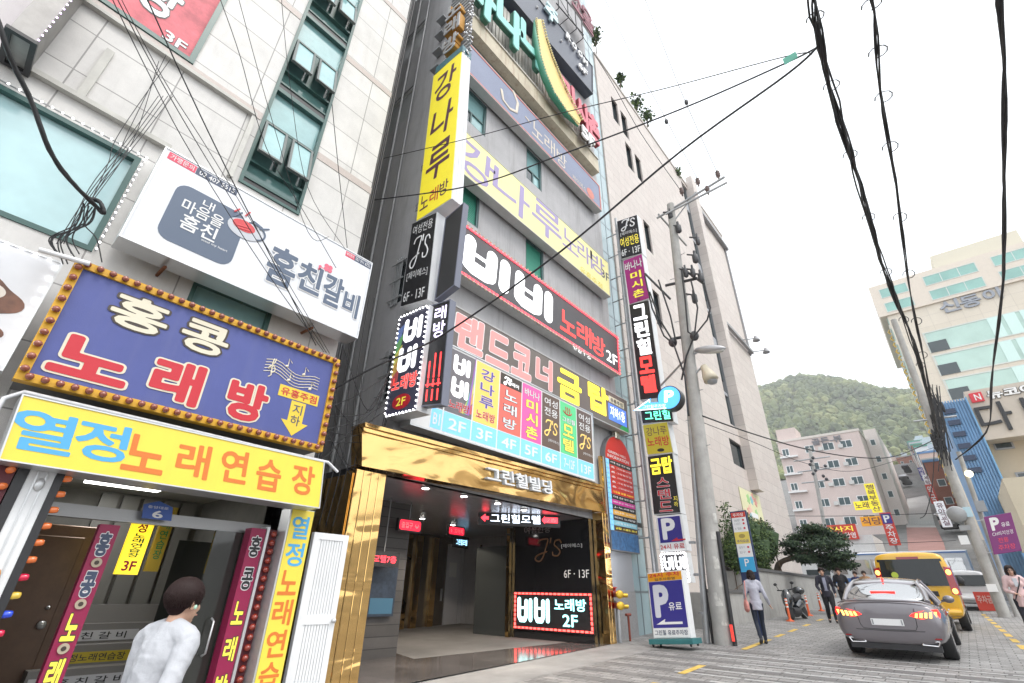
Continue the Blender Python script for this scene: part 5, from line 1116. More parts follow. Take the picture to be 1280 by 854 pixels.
# ---------------- LED boards inside the lobby
red_led = lit('red_led', (1, .04, .06), 2.2); wled = lit('white_led', (.75, .85, 1), 2.2); cyan = lit('cyan_led', (.35, .95, .95), 1.8)
g = FX(12.13); a0, b0, a1, b1 = g.rc((643, 787), (741, 741)); f = Fr(g.P(a0, .2, 0), g.ex, g.ez); f.w = a1-a0; f.h = .95
o = S('neon_board', 'black neon board with cyan letters marked 2F inside a dashed red light border', 'LED board', f)
panel(f, black_p, o, 0, 0, f.w, f.h, 0, .03, 'board'); fb = sub(f, 0, 0, f.w, f.h, .032)
lb = MB(); n = 19
for i in range(n):
    for b in (.05, f.h-.05): a = f.w*(i+.5)/n; lb.box(fb, a-.05, b-.022, a+.04, b+.022, 0, .02)
for i in range(7):
    for a in (.05, f.w-.05): b = .08+(f.h-.16)*(i+.5)/7; lb.box(fb, a-.022, b-.045, a+.022, b+.035, 0, .02)
lb.build('led_border', lit('red_led_border', (1, .07, .06), 3.5), o)
bibi(fb, (.14, .18, 1.30, f.h-.14), lit('cyan_neon', (.55, 1, 1), 1.5), o, d=.01); text(fb, '노래방', (1.45, .50, f.w-.2, f.h-.16), cyan, o, d=.01, bold=.04); text(fb, '2F', (1.72, .14, 2.2, .42), cyan, o, d=.01, bold=.03)
f = Fr(g.P(a0, 1.2, .002), g.ex, g.ez); f.w = a1-a0; 
o = thing('wall_lettering', 'thin silver and bronze club lettering on the black gloss wall of the lobby', 'lettering', f.P(1, .9, 0))
text(f, '여성전용', (.35, 1.50, 1.35, 1.72), mat('dim_silver', (.35, .35, .36), .4), o, d=.004, bold=0); js(f, (.75, .72, 1.75, 1.35), mat('bronze_ink', (.22, .11, .05), .4), o, d=.008, w=.022); text(f, '[제이에스]', (1.72, 1.05, 2.42, 1.17), wh, o, d=.004, bold=0); text(f, '6F · 13F', (1.78, .30, 2.6, .50), wh, o, d=.004, bold=.01)
P0 = at(600, 651, y=9.4); P1 = at(698, 650, y=8.0); zc = 2.55; ex = V(P1.x-P0.x, P1.y-P0.y, 0)
f = Fr((P0.x, P0.y, P0.z-.05), ex, (0, 0, 1)); f.w = ex.length; f.h = .26
o = S('led_board', 'white LED motel board with a red arrow each side hanging from the lobby ceiling', 'LED board', f)
panel(f, black_p, o, -.05, -.05, f.w+.05, f.h+.05, -.1, 0, 'board'); text(f, '그린힐모텔', (.28, .02, f.w-.50, f.h-.02), wled, o, d=.005, bold=.02); flat(f, [(.02, f.h/2), (.14, f.h-.03), (.14, f.h*.65), (.23, f.h*.65), (.23, f.h*.35), (.14, f.h*.35), (.14, .03)], red_led, o, 0, .006, 'arrow')
flat(f, [(f.w-.46, f.h/2), (f.w-.38, f.h-.03), (f.w-.38, f.h-.06), (f.w-.02, f.h-.06), (f.w-.02, .06), (f.w-.38, .06), (f.w-.38, .03)], red_led, o, 0, .006, 'arrow'); text(f, '7층', (f.w-.32, .08, f.w-.06, f.h-.08), wh, o, d=.01, bold=.02)
MB().tube([f.P(.3, f.h, -.05), V(f.P(.3, 0, -.05).x, f.P(.3, 0, -.05).y, 3.0)], .012, 6).tube([f.P(f.w-.3, f.h, -.05), V(f.P(f.w-.3, 0, -.05).x, f.P(f.w-.3, 0, -.05).y, 3.0)], .012, 6).build('hanger', grey_p, o)
def redboard(c, w, h, s, lab, face=red_led, y=9.0, ink=wh):
    p = at(*c, y=y); f = Fr((p.x-w/2, y, p.z-h/2), (1, 0, 0), (0, 0, 1)); f.w, f.h = w, h
    o = S('led_board', lab, 'LED board', f, 'red LED boards in the lobby'); panel(f, black_p, o, -.03, -.03, w+.03, h+.03, -.1, -.003, 'board'); flat(f, rrect(0, 0, w, h, h*.25), face, o, -.003, .003, 'face'); text(f, s, (w*.08, h*.2, w*.92, h*.8), ink, o, d=.008, bold=.02)
    MB().tube([f.P(w/2, h, -.05), f.P(w/2, 3.0-f.o.z, -.05)], .012, 6).build('hanger', grey_p, o); return f, o
redf2 = lit('red_lightbox', (.85, .02, .05), 1.1)
redboard((513, 657), .62, .22, '출입구 ↔', 'red exit lightbox with a white arrow box hanging deeper in the lobby', redf2, 9.6); redboard((571, 664), .60, .20, '← 도어록', 'small red lightbox pointing left beside the blue motel letters', redf2, 11.0)
f, o = redboard((481, 699), .72, .24, '모텔7층', 'red glowing motel 7th floor text on the dark left side of the lobby', black_p, 9.5, red_led)
f, o = redboard((577, 678), .62, .30, '그린힐모텔', 'blue glowing motel letters beside the steel elevator doors', black_p, 13.0, lit('blue_led', (.35, .7, 1), 2.2))
dz_ = thing('menu_poster', 'dark blue price poster on the left lobby wall under the red motel text', 'poster', (5.2, 9.6, 1.0)); fx = FY(9.9); a, b = fx.px(478, 735); panel(fx, mat('dark_poster', (.03, .045, .07), .3, var=.4, vscale=12), dz_, a-.35, b-.55, a+.35, b+.65, 0, .03, 'sheet'); panel(fx, mat('poster_teal', (.05, .14, .22), .4), dz_, a-.3, b-.5, a+.3, b-.2, .03, .034, 'picture')
fx = FY(9.95); sp_ = MB(); a, b = fx.px(478, 735); sp_.box(fx, a-.55, -.25, a+.6, 3.0, -.2, -.02); sp_.build('lobby_pier', dstone, MBd)

# ---------------- tower of signs on the pipe mast
XT = 14.55; GT = 'panels'
base = at(826, 727, x=XT); o = thing('sign_mast', 'tall mast of stacked shop panels on twin steel pipes beside the glass strip', 'sign mast', (XT, 6.9, road_z(XT)))
mast = MB()
for dx, dy in ((0, 0), (.28, .05)): mast.tube([V(XT+.15+dx, 7.02+dy, road_z(XT)-.2), V(XT+.15+dx, 7.02+dy, 15.5)], .055, 10)
z = 1.6
while z < 15: mast.tube([V(XT+.15, 7.02, z), V(XT+.43, 7.07, z)], .025, 6); mast.tube([V(XT+.29, 7.05, z), V(XT+.29, 7.62, z)], .025, 6); mast.lathe((XT+.15, 7.02, z-.03), [(.075, 0), (.075, .06)], 10); z += 1.1
mast.build('mast_pipe', mat('galvanised_pipe', (.42, .43, .44), .45, .5, var=.15), o)
def tp(vs, name, label, face):
    """one box of the mast; vs = TL,TR,BR,BL pixels"""
    f = quad(*vs, x=XT); b = MB().box(f, 0, 0, f.w, f.h, -.38, -.012).build(name, side_w, o); b['label'] = label
    panel(f, face, b, .02, .02, f.w-.02, f.h-.02, -.012, 0, 'face'); return f, b
bf = MATS['black_face']
f, b = tp(((770, 276), (797, 269), (802, 316), (777, 325)), 'shop_panel', 'black panel with white cursive initials', bf)
js(f, (.16, f.h*.68, f.w-.12, f.h*.97), wh, b, d=.006, w=.03); text(f, '[제이에스]', (.1, f.h*.56, f.w-.1, f.h*.66), wh, b, d=.005, bold=0); text(f, '여성전용', (.06, f.h*.28, f.w-.06, f.h*.52), ylt, b, d=.005, bold=.02); text(f, '6F · 13F', (.06, f.h*.06, f.w-.06, f.h*.22), wh, b, d=.005, bold=.02)
f, b = tp(((778, 326), (803, 317), (811, 373), (787, 381)), 'shop_panel', 'magenta panel with yellow syllables', mat('magenta_face', (.36, .02, .20), .45))
text(f, '바나나', (.06, f.h*.72, f.w-.06, f.h*.92), wh, b, d=.005, bold=.03, out=(black_p, .03)); text(f, '', (0, 0, 1, 1), ylt, b) if 0 else None
for k, ch in enumerate('미시촌'): text(f, ch, (.22, f.h*(.50-.20*k), f.w-.16, f.h*(.66-.20*k)), ylt, b, d=.005, bold=.05, out=(brd, .03))
text(f, '5F', (.36, f.h*.015, f.w-.36, f.h*.075), black_p, b, d=.005, bold=.04)
f, b = tp(((785, 381), (812, 374), (830, 512) if 0 else (827, 498), (801, 500)), 'motel_panel', 'long black panel of lit white and red motel syllables', bf)
for k, ch in enumerate('그린힐모텔'): text(f, ch, (.12, f.h*(.80-.185*k), f.w-.14, f.h*(.97-.185*k)), whl if k < 3 else redl, b, d=.006, bold=.07)
f, b = tp(((800, 513), (839, 508), (842, 528), (803, 529)), 'led_panel', 'black LED panel with green letters', black_p); f.w = f.w
text(f, '그린힐', (.14, f.h*.2, f.w-.08, f.h*.85), lit('green_led', (.15, 1, .55), 1.6), b, d=.006, bold=.03)
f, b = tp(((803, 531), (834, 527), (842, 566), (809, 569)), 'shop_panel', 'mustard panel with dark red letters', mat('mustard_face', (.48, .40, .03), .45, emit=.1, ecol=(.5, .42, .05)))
text(f, '강나루', (.10, f.h*.60, f.w-.08, f.h*.88), dkr2, b, d=.005, bold=.0); text(f, '노래방', (.08, f.h*.25, f.w-.06, f.h*.56), red_l, b, d=.005, bold=.03); flat(f, disc(f.w*.55, f.h*.12, .12, .055), black_p, b, 0, .005, 'oval')
f, b = tp(((808, 570), (842, 566), (855, 642) if 0 else (850, 641), (818, 644)), 'shop_panel', 'black panel with large yellow and outlined red syllables', bf)
text(f, '금탑', (.07, f.h*.66, f.w-.06, f.h*.95), yell, b, d=.005, bold=.06)
for k, ch in enumerate('스탠드'): text(f, ch, (.22, f.h*(.44-.20*k), f.w-.24, f.h*(.60-.20*k)), red_l, b, d=.006, bold=.03, out=(wh, .03))
text(f, '지하', (f.w-.17, f.h*.10, f.w-.05, f.h*.28), ylt, b, d=.005, bold=.0, rows=['지', '하'])
park_b = mat('parking_blue', (.035, .03, .24), .4); 
f, b = tp(((819, 646), (852, 642), (858, 688), (825, 690)), 'parking_panel', 'blue and white parking panel with a red arrow', wh)
panel(f, park_b, b, .06, f.h*.24, f.w-.06, f.h-.05, 0, .005, 'blue_field'); text(f, 'P', (.16, f.h*.32, f.w-.24, f.h*.92), wh, b, d=.009, bold=.06); flat(f, [(.40, f.h*.27), (.84, f.h*.27), (.84, f.h*.31), (.60, f.h*.31), (.60, f.h*.36)], red_l, b, .005, .010, 'arrow'); text(f, '24시 유료', (.04, f.h*.05, f.w-.04, f.h*.20), red_l, b, d=.005, bold=.03)
f, b = tp(((825, 692), (857, 690), (863, 728), (830, 729)), 'logo_panel', 'dark logo panel edged with white light points', dk)
bibi(f, (.08, f.h*.42, f.w-.06, f.h*.90), whl, b, d=.006); text(f, '노래방', (.14, f.h*.08, f.w-.04, f.h*.36), org, b, d=.006, bold=.03, out=(wh, .04)); lb = MB()
for a_, b_ in border_px(f, 9, 9, .02, .02, f.w-.02, f.h-.02): lb.ball(f.P(a_, b_, .01), .028, 6, 4)
lb.build('led_border', led, b)
# the round blue P arrow light in front of the mast
f = quad((803, 486), (851, 482), (851, 512), (803, 516), x=XT-.38); bluel = lit('blue_lightbox', (.10, .45, .95), .8, (.08, .35, .8))
o2 = S('parking_arrow_light', 'round blue lit P with a white arrow fixed across the sign mast', 'sign', f); cx, cy = f.px(836, 497); r = .40; ax, ay = f.px(803, 515); ex_ = f.px(820, 506)
side = mat('black_round_side', (.03, .03, .035), .4)
MB().prism(f, disc(cx, cy, r, n=32), -.34, -.006).build('drum', side, o2); flat(f, disc(cx, cy, r-.03, n=32), bluel, o2, -.006, 0, 'face'); text(f, 'P', (cx-.15, cy-.16, cx+.17, cy+.24), whl, o2, d=.014, bold=.06)
flat(f, [(cx-1.25, cy-.36), (cx-.62, cy+.03), (cx-.62, cy-.12), (cx-.2, cy-.14), (cx-.05, cy-.36)], bluel, o2, .002, .010, 'arrow_field'); strokes(f, [[(cx-1.18, cy-.34), (cx-.66, cy-.02), (cx-.66, cy-.10)], [(cx-1.1, cy-.35), (cx-.1, cy-.35)]], .022, whl, o2, d=.012, flat=.3, name='arrow_edge', n=5)
text(f, '그린힐주차장', (cx-.9, cy-.31, cx-.1, cy-.20), whl, o2, d=.013, bold=.0)
# ---------------- standing parking board on green wheeled base
pz = road_z(12.5)+.02; f = quad((810, 723), (852, 721), (866, 806), (817, 808), x=12.5)
o = thing('parking_board', 'free standing blue parking lightbox with an orange header on a green wheeled base', 'sign board', (12.6, 5.7, pz)); f.o.z = pz+.17; f.h = 1.42; 
MB().box(f, 0, 0, f.w, f.h, -.30, -.012).build('box', side_w, o); panel(f, wh, o, .02, .02, f.w-.02, f.h-.02, -.012, 0, 'face')
panel(f, mat('orange_header', (.75, .33, .01), .45), o, .02, f.h*.855, f.w-.02, f.h-.02, 0, .004, 'header'); text(f, '24시 주차', (.06, f.h*.915, f.w-.06, f.h*.985), red_l, o, d=.008, bold=.04); text(f, '일주차환영', (.2, f.h*.862, f.w-.2, f.h*.905), brd, o, d=.008, bold=.01)
panel(f, park_b, o, .03, f.h*.15, f.w-.03, f.h*.85, 0, .004, 'blue_field'); text(f, 'P', (.12, f.h*.30, f.w*.55, f.h*.80), mat('silver_letter', (.62, .63, .70), .35), o, d=.008, bold=.08); text(f, '유료', (f.w*.52, f.h*.40, f.w*.88, f.h*.52), wh, o, d=.008, bold=.03)
flat(f, [(.12, f.h*.20), (.36, f.h*.28), (.34, f.h*.235), (f.w-.15, f.h*.235), (f.w-.15, f.h*.20)], wh, o, .004, .009, 'arrow'); text(f, '그린힐 유료주차장', (.05, f.h*.045, f.w-.05, f.h*.12), navy, o, d=.006, bold=.03)
gb_ = MB(); gb_.box(f, -.08, -.12, f.w+.08, -.01, -.42, .12, ch=.01); gb_.box(f, .05, -.01, f.w-.05, .0, -.25, -.05); gb_.build('base', mat('green_base', (.03, .16, .17), .5, var=.15), o)
for a in (.0, f.w):
    for d in (-.35, .05): MB().lathe(f.P(a, -.13, d)-f.ex*.015, [(.02, 0), (.045, .005), (.045, .025), (.02, .03)], 12, axis=f.ex).build('wheel', black_p, o)
# ================================================================== BACKGROUND AND RIGHT SIDE
def pwin(parent, f, a0, b0, a1, b1, glass, frame, dep=.12, mull=1, store={}):
    """one window (frame + pane sub-part); equal windows share mesh data"""
    key = (round(a1-a0, 2), round(b1-b0, 2), tuple(round(c, 2) for c in f.n), glass.name, mull)
    if key not in store:
        mb = MB().ring(f, a0, b0, a1, b1, .09, -dep, .05)
        for k in range(mull): a = a0+(a1-a0)*(k+1)/(mull+1); mb.box(f, a-.04, b0+.09, a+.04, b1-.09, -dep, .03)
        fr_ = mb.build('window', frame, parent); pn = MB().box(f, a0+.09, b0+.09, a1-.09, b1-.09, -.02, .02).build('pane', glass, fr_); store[key] = (fr_, pn, f.P(a0, b0)-ROOTS[parent])
        return fr_
    fr_, pn, p0 = store[key]; c = fr_.copy(); COL.objects.link(c); c.parent = parent; off = f.P(a0, b0)-ROOTS[parent]-p0; c.location = fr_.location+off
    d = pn.copy(); COL.objects.link(d); d.parent = c; return c
def solid(x0, y0, z0, x1, y1, z1): return MB().wbox(x0, y0, z0, x1, y1, z1)
far_gl = mat('far_window_glass', (.075, .11, .12), .25, spec=.35)
pinkw = mat('pinkish_render', (.60, .50, .47), .8, var=.07, vscale=.3, streak=.2, dirt=(.35, .28, .26)); white_fr = mat('white_window_frame', (.72, .72, .72), .5)
# --- pink apartment block
XA = 85; yl, yr = 17.0, 5.9; zb = road_z(XA)-4; zt = 23.2
o = thing('apartment_block', 'pinkish apartment block with many white windows and letters on its roof edge', 'apartment block', (XA, 11, road_z(XA)))
solid(XA, yr, zb, XA+14, yl, zt).build('wall', pinkw, o); solid(XA-.1, yr-.1, zt, XA+14, yl+.1, zt+.35).build('parapet', mat('pale_parapet', (.62, .57, .53), .8), o); solid(XA+1, 14.2, zt+.35, XA+5, yl, zt+2.4).build('stair_head', pinkw, o)
f = FX(XA)
for r in range(5):
    b = 10.4+r*2.65
    for c, (y, w_) in enumerate(((16.1, 1.0), (12.7, 1.3), (10.2, 1.5), (7.9, 1.5))):
        pwin(o, f, -y-w_/2, b, -y+w_/2, b+1.15, far_gl, white_fr)
        if c in (0,): MB().box(f, -y-.9, b-.35, -y+1.6, b-.12, 0, .5).build('balcony_rail', white_fr, o)
        if c in (1, 2): MB().box(f, -y+w_/2+.5, b+.1, -y+w_/2+1.1, b+.6, 0, .3).build('air_conditioner', mat('ac_unit', (.55, .55, .54), .6), o)
a, b = f.px(1010, 556); text(f, '골든-뷰', (-12.2, 22.0, -8.2, 23.0), mat('grey_roof_letter', (.20, .20, .22), .5), o, d=.05, ext=.1, bold=.04)
# paler block beside it
o = thing('pale_apartment', 'paler apartment block edge standing directly right of the pinkish apartment', 'apartment block', (93, 4.6, road_z(92)))
solid(92, 4.2, 6, 110, 5.85, 25).build('wall', mat('pale_render', (.66, .59, .56), .8, var=.06, vscale=.4), o); f = FX(92)
for r in range(5): pwin(o, f, -5.4, 12+r*2.6, -4.7, 13+r*2.6, far_gl, white_fr, mull=0)
# shop with massage sign
o = thing('massage_shop', 'low white shop house with a red and yellow massage sign below the apartments', 'shop', (62, 9, road_z(60)))
solid(62, 6.0, .5, 70, 14.6, 6.9).build('wall', mat('shop_white', (.66, .66, .65), .7, var=.08), o); f = FX(62); 
f2 = FX(61.9); p0 = f2.rc((1030, 676), (1069, 655)); pn = MB().box(f2, p0[0], p0[1], p0[2], p0[3], 0, .15).build('shop_sign', mat('massage_red', (.60, .05, .03), .45), o)
text(f2, '마사지', (p0[0]+.3, (p0[1]+p0[3])/2+.05, p0[2]-.3, p0[3]-.15), ylt, pn, d=.16, bold=.04); text(f2, '24시 환영', (p0[0]+.7, p0[1]+.12, p0[2]-.2, (p0[1]+p0[3])/2-.05), wh, pn, d=.16, bold=.03)
MB().box(f, -13.0, 4.4, -6.4, 5.1, 0, .05).build('dark_shop_window', dark_gl, o); MB().box(f, -14.5, 5.2, -6.1, 5.35, 0, .4).build('eave', mat('shop_eave', (.5, .5, .5), .6), o)
for y0 in range(4): MB().box(f, -12.6+y0*1.5, 3.3, -11.5+y0*1.5, 3.8, 0, .05).build('sign_tab', dark_gl, o)
for k, (u, v, w_, h_, col_, s_) in enumerate(((1092, 623, .9, 3.0, 'lemon_face', '행복부동산'), (1083, 632, 2.2, .9, 'lemon_face', '노래방'), (1090, 652, 2.0, 1.0, 'orange_header', '식당'))):
    p = at(u, v, x=66+k*2); g = FX(66+k*2-.2); t_ = thing('street_sign', ['tall yellow sign on the street corner right of the apartments', 'short wide yellow sign on the lower edge of the apartments', 'small orange sign above the shops near the hill street'][k], 'sign', p, 'small signs near the hill street')
    MB().box(g, -p.y-w_/2, p.z-h_/2, -p.y+w_/2, p.z+h_/2, 0, .2).build('panel', MATS[col_], t_); text(g, s_, (-p.y-w_/2+.1, p.z-h_/2+.1, -p.y+w_/2-.1, p.z+h_/2-.1), dkr2, t_, d=.21, bold=.03, rows=list(s_) if k == 0 else None)
p = at(1113, 662, x=60); g = FX(60); t_ = thing('street_sign', 'narrow red and blue parking sign beside the foot of the hill street', 'sign', (60, p.y, road_z(60)), 'small signs near the hill street')
MB().box(g, -p.y-.45, p.z-1.4, -p.y+.45, p.z+1.5, 0, .25).build('panel', MATS['massage_red'], t_); MB().box(g, -p.y-.38, p.z+.5, -p.y+.38, p.z+1.4, .25, .27).build('blue_field', park_b, t_); text(g, 'P', (-p.y-.22, p.z+.6, -p.y+.25, p.z+1.3), wh, t_, d=.28, bold=.05); text(g, '주차장', (-p.y-.3, p.z-1.3, -p.y+.3, p.z+.45), wh, t_, d=.26, bold=.03, rows=list('주차장')); MB().wbox(60.05, p.y-.1, road_z(60)-.2, 60.2, p.y+.1, p.z-1.4).build('post', grey_p, t_)
# houses along the hill street
hw = [mat('house_cream', (.62, .57, .50), .8, var=.08, vscale=.3), mat('house_white', (.68, .67, .65), .8, var=.08, vscale=.3), mat('house_brick', (.32, .13, .09), .85, var=.15, vscale=.5), mat('house_grey', (.46, .45, .44), .8, var=.1, vscale=.3), mat('house_rose', (.55, .42, .37), .8, var=.08, vscale=.3)]
roofm = [mat('flat_roof_green', (.10, .28, .20), .7), mat('flat_roof_grey', (.34, .34, .34), .8), mat('roof_blue', (.10, .22, .42), .6)]
labs = ['cream', 'white', 'red brick', 'grey', 'rose']; rl = ['green', 'grey', 'blue']
rh = random.Random(3); used_ = set()
def house(x, yc, w_, dpt, h_, side, i, wi=None):
    wi = (i*2) % 5 if wi is None else wi; z0 = road_z(x)-2; z1 = road_z(x)+h_; ri = i % 3
    where = ['lowest on', 'lower on', 'halfway up', 'high on', 'topmost on'][min(4, int((x-62)/42))]; sd_ = 'left' if side > 0 else 'right'
    for dk in range(15):
        lab = f'{labs[wi]} house with {rl[ri]} roof edge, {where} the {sd_} side of the steep street'
        if lab not in used_: break
        ri = (ri+1) % 3; wi = (wi+1) % 5 if dk % 3 == 2 else wi
    used_.add(lab)
    o = thing('hill_house', lab, 'house', (x, yc, road_z(x)), 'houses along the steep hill street')
    solid(x, yc-w_/2, z0, x+dpt, yc+w_/2, z1).build('wall', hw[wi], o); solid(x-.15, yc-w_/2-.15, z1, x+dpt+.15, yc+w_/2+.15, z1+.4).build('roof', roofm[ri], o)
    if rh.random() < .6: solid(x+1, yc-1, z1+.4, x+3, yc+1, z1+2).build('water_tank', mat('tank', (.5, .45, .2) if rh.random() < .4 else (.45, .5, .55), .6), o)
    f = FX(x); n = max(1, int(w_/2.2)); fl_ = max(1, int((h_-1)/2.7))
    for r in range(fl_):
        for c in range(n):
            a = -yc-w_/2+w_*(c+.5)/n; pwin(o, f, a-.5, road_z(x)+1.2+r*2.7, a+.5, road_z(x)+2.3+r*2.7, far_gl, white_fr, mull=0)
    # street side windows
    g = Fr((x, yc-w_/2 if side > 0 else yc+w_/2, 0), (1, 0, 0) if side > 0 else (-1, 0, 0), (0, 0, 1))
    for r in range(fl_):
        for c in range(max(1, int(dpt/3.5))):
            a = 1.2+c*3.2; a = a if side > 0 else -a-1.0
            pwin(o, g, a, road_z(x)+1.2+r*2.7, a+1.0, road_z(x)+2.3+r*2.7, far_gl, white_fr, mull=0)
def edge(P, x):
    for i in range(len(P)-1):
        if P[i].x <= x <= P[i+1].x: t = (x-P[i].x)/(P[i+1].x-P[i].x); return P[i].y+(P[i+1].y-P[i].y)*t
    return P[0].y if x < P[0].x else P[-1].y
i = 0; x = 112
while x < 262:
    d = rh.uniform(8, 12); w_ = rh.uniform(6, 9); house(x, edge(Lp, x)+1.2+w_/2, w_, d, rh.uniform(5, 8.5), 1, i); x += d+.6; i += 1
x = 101
while x < 262:
    d = rh.uniform(8, 12); w_ = rh.uniform(6, 8); house(x, edge(Rp, x)-1.3-w_/2, w_, d, rh.uniform(6, 9) if x > 95 else 10.5, -1, i, 2 if x < 112 else None); x += d+.6; i += 1
for k in range(6): house(262+k*4, edge(Lp, 262)-10+k*5.5, 6, 8, rh.uniform(4, 7), 1 if k > 2 else -1, k)
# green clumps between the houses
gb = MB(); rw.seed(8)
for k in range(420):
    x = rw.uniform(225, 345); y = rw.uniform(-40, 130); 
    if abs(y-(edge(Lp, x)+edge(Rp, x))/2) < 6 and x < 262: continue
    r = rw.uniform(1.5, 3.5); clump(gb, (x, y, road_z(x)+r*.5), r, 1.0, rw.choice((0, 1, 2)))
q = gb.build('thicket', [MATS['wood_green'], MATS['wood_dark'], MATS['wood_light']], loc=(0, 0, 0)); q['kind'] = 'stuff'; q['label'] = 'green thicket filling the slope between the top houses and the wooded hill'
for k, (x, s_, c_) in enumerate(((76, '유아교실', 'sign_face_white'), (98, '약국', 'massage_red'), (118, '세탁소', 'sign_face_white'), (140, '미용실', 'park'))):
    y = edge(Rp, x)-.9; z = road_z(x)+3.2; g = FX(x); t_ = thing('street_sign', ['white vertical shop sign at the foot of the hill street on its right', 'red vertical shop sign a little up the hill street', 'white vertical sign halfway up the hill street', 'blue vertical sign highest on the hill street'][k], 'sign', (x, y, z), 'small signs near the hill street')
    MB().box(g, -y-.45, z-1.4, -y+.45, z+1.4, 0, .25).build('panel', MATS[c_] if c_ in MATS else park_b, t_); text(g, s_, (-y-.3, z-1.25, -y+.3, z+1.25), dkr2 if k in (0, 2) else wh, t_, d=.26, bold=.03, rows=list(s_)); MB().tube([V(x+.1, y, z-1), V(x+.1, y-.7, z-1)], .04, 5).build('bracket', grey_p, t_)
# --- tall right building
XT2, XP = 78, 42
cream_w = tiles('cream_tile_wall', (.60, .54, .45), (.63, .57, .48), (.48, .43, .37), 1.6, 1.6, axis='y', ms=.02, rough=.6, off=0, speck=.06, streak=.08, bump=.1, spscale=20)
cream_x = tiles('cream_tile_wall_x', (.60, .54, .45), (.63, .57, .48), (.48, .43, .37), 1.6, 1.6, axis='x', ms=.02, rough=.6, off=0, speck=.06, streak=.08, bump=.1, spscale=20)
f = FX(XT2); zt = at(1090, 360, x=XT2).z; yc = at(1085, 360, x=XT2).y
o = thing('hospital_tower', 'tall cream tower with aqua window bands and grey letters near its top', 'building', (XT2, yc-10, road_z(XT2)))
solid(XT2, yc-38, -2, XT2+22, yc-.8, zt-5).build('wall', cream_w, o); solid(XT2-.3, yc-38, zt-5, XT2+22, yc, zt).build('crown_wall', mat('warm_white_render', (.64, .57, .49), .7, var=.05), o)
solid(XT2+2, yc-17, zt, XT2+14, yc-8, zt+3.2).build('roof_house', mat('pale_roof_house', (.60, .56, .46), .8), o)
aq = mat('aqua_band_glass', (.26, .47, .42), .1, spec=.6, var=.2, vscale=.25); aq2 = mat('pale_aqua_glass', (.42, .58, .52), .12, spec=.6, var=.15, vscale=.3)
for k, (v0, v1) in enumerate(((413, 437), (444, 468), (476, 500))):
    za = at(1161, v0+2, x=XT2).z; zb2 = at(1167, v1+4, x=XT2).z; b0 = min(za, zb2); b1 = max(za, zb2)
    w_ = MB().ring(f, -yc+3.6, b0, -yc+38, b1, .15, -.05, .06).build('window_band', mat('band_frame', (.55, .58, .55), .5), o)
    MB().box(f, -yc+3.8, b0+.15, -yc+38, b1-.15, -.04, .01).build('pane', aq2, w_)
    MB().box(f, -yc+3.7, b0, -yc+5.6, (b0+b1)/2, .02, .08).build('dark_opening', dark_gl, w_)
    mb = MB()
    for j in range(14): a = -yc+10+j*1.5; mb.box(f, a, b0+.1, a+1.1, b1-.1, .02, .07)
    mb.build('sash_row', mat('band_sash', (.55, .72, .68), .2), w_)
for r in range(2):
    for (u, w_) in ((1, 3.2), (6, 5.5), (13, 4), (18.5, 3), (23, 7), (32, 4)):
        b = zt-4.4+r*2.3-.2; pwin(o, FX(XT2-.3), -yc+u, b, -yc+u+w_, b+1.5, aq, MATS['band_frame'], mull=2 if w_ > 4 else 1)
f2 = FX(XT2-.02)
for ch, u, v in (('신', 1187, 383), ('동', 1213, 377), ('아', 1242, 368)): a, b = f2.px(u, v); text(f2, ch, (a-1.0, b-.85, a+1.0, b+.85), mat('slate_letter', (.28, .30, .34), .5), o, d=.0, ext=.2, bold=.05)
g = Fr((XT2, yc-.8, 0), (-1, 0, 0), (0, 0, 1)); mb = MB()
sg = MB(); sf = MB(); z = 3
while z < zt-6: sg.box(g, -21.5, z, -.6, z+1.9, 0, .12); sf.box(g, -21.5, z+1.9, -.6, z+2.5, 0, .2); z += 2.5
sg.build('side_curtain_glass', aq2, o); sf.build('side_band', mat('side_band', (.70, .68, .62), .6), o)
orn = MB()
for k in range(26): orn.tube([(XT2+1.5+.1*k, yc-.6, 8+k*1.1), (XT2+1.5+.1*k, yc-.35, 8.4+k*1.1), (XT2+1.5+.1*k, yc-.6, 8.7+k*1.1)], .12, 5)
orn.build('yellow_ornament', mat('ornament_gold', (.65, .42, .08), .5), o)
# --- podium building with big syllable sign
f = FX(XP); pl = at(1222, 515, x=XP); yb = pl.y
o = thing('podium_building', 'cream building with a huge black syllable on its fascia at the right edge', 'building', (XP, yb-6, road_z(XP)))
pt = mat('cream_render', (.55, .46, .34), .75, var=.07, vscale=.5)
solid(XP, -30, -1, XP+30, yb+.36, at(1260, 547, x=XP).z).build('wall', pt, o)
za, zb2 = at(1235, 549, x=XP).z, at(1224, 512, x=XP).z
solid(XP-1.4, -30, za-.35, XP+20, yb+.35, zb2+.9).build('fascia', mat('fascia_cream', (.55, .49, .42), .6, var=.05), o)
f2 = FX(XP-1.42); mb = MB(); mb.box(f2, -yb-.3, zb2+.95, 30, zb2+1.15, 0, .05)
a, b = f2.px(1240, 523); text(f2, '다', (a-.62, b-.85, a+.95, b+.95), black_p, o, d=.01, ext=.12, bold=.02); text(f2, '나', (a+1.5, b-.6, a+3.2, b+1.1), black_p, o, d=.01, ext=.12, bold=.02)
a, b = FX(XP-1.42).px(1222, 497); f3 = FX(XP-1.42); MB().box(f3, a-.35, b-.3, a+.25, b+.3, .003, .12).build('logo_block', mat('logo_red', (.62, .03, .05), .45), o); text(f3, 'N', (a-.15, b-.2, a+.15, b+.2), wh, o, d=.13, bold=.03)
text(f3, '뉴코아드', (a+.45, b-.25, a+3.4, b+.3), wh, o, d=.02, ext=.05, bold=.06, out=(black_p, .05))
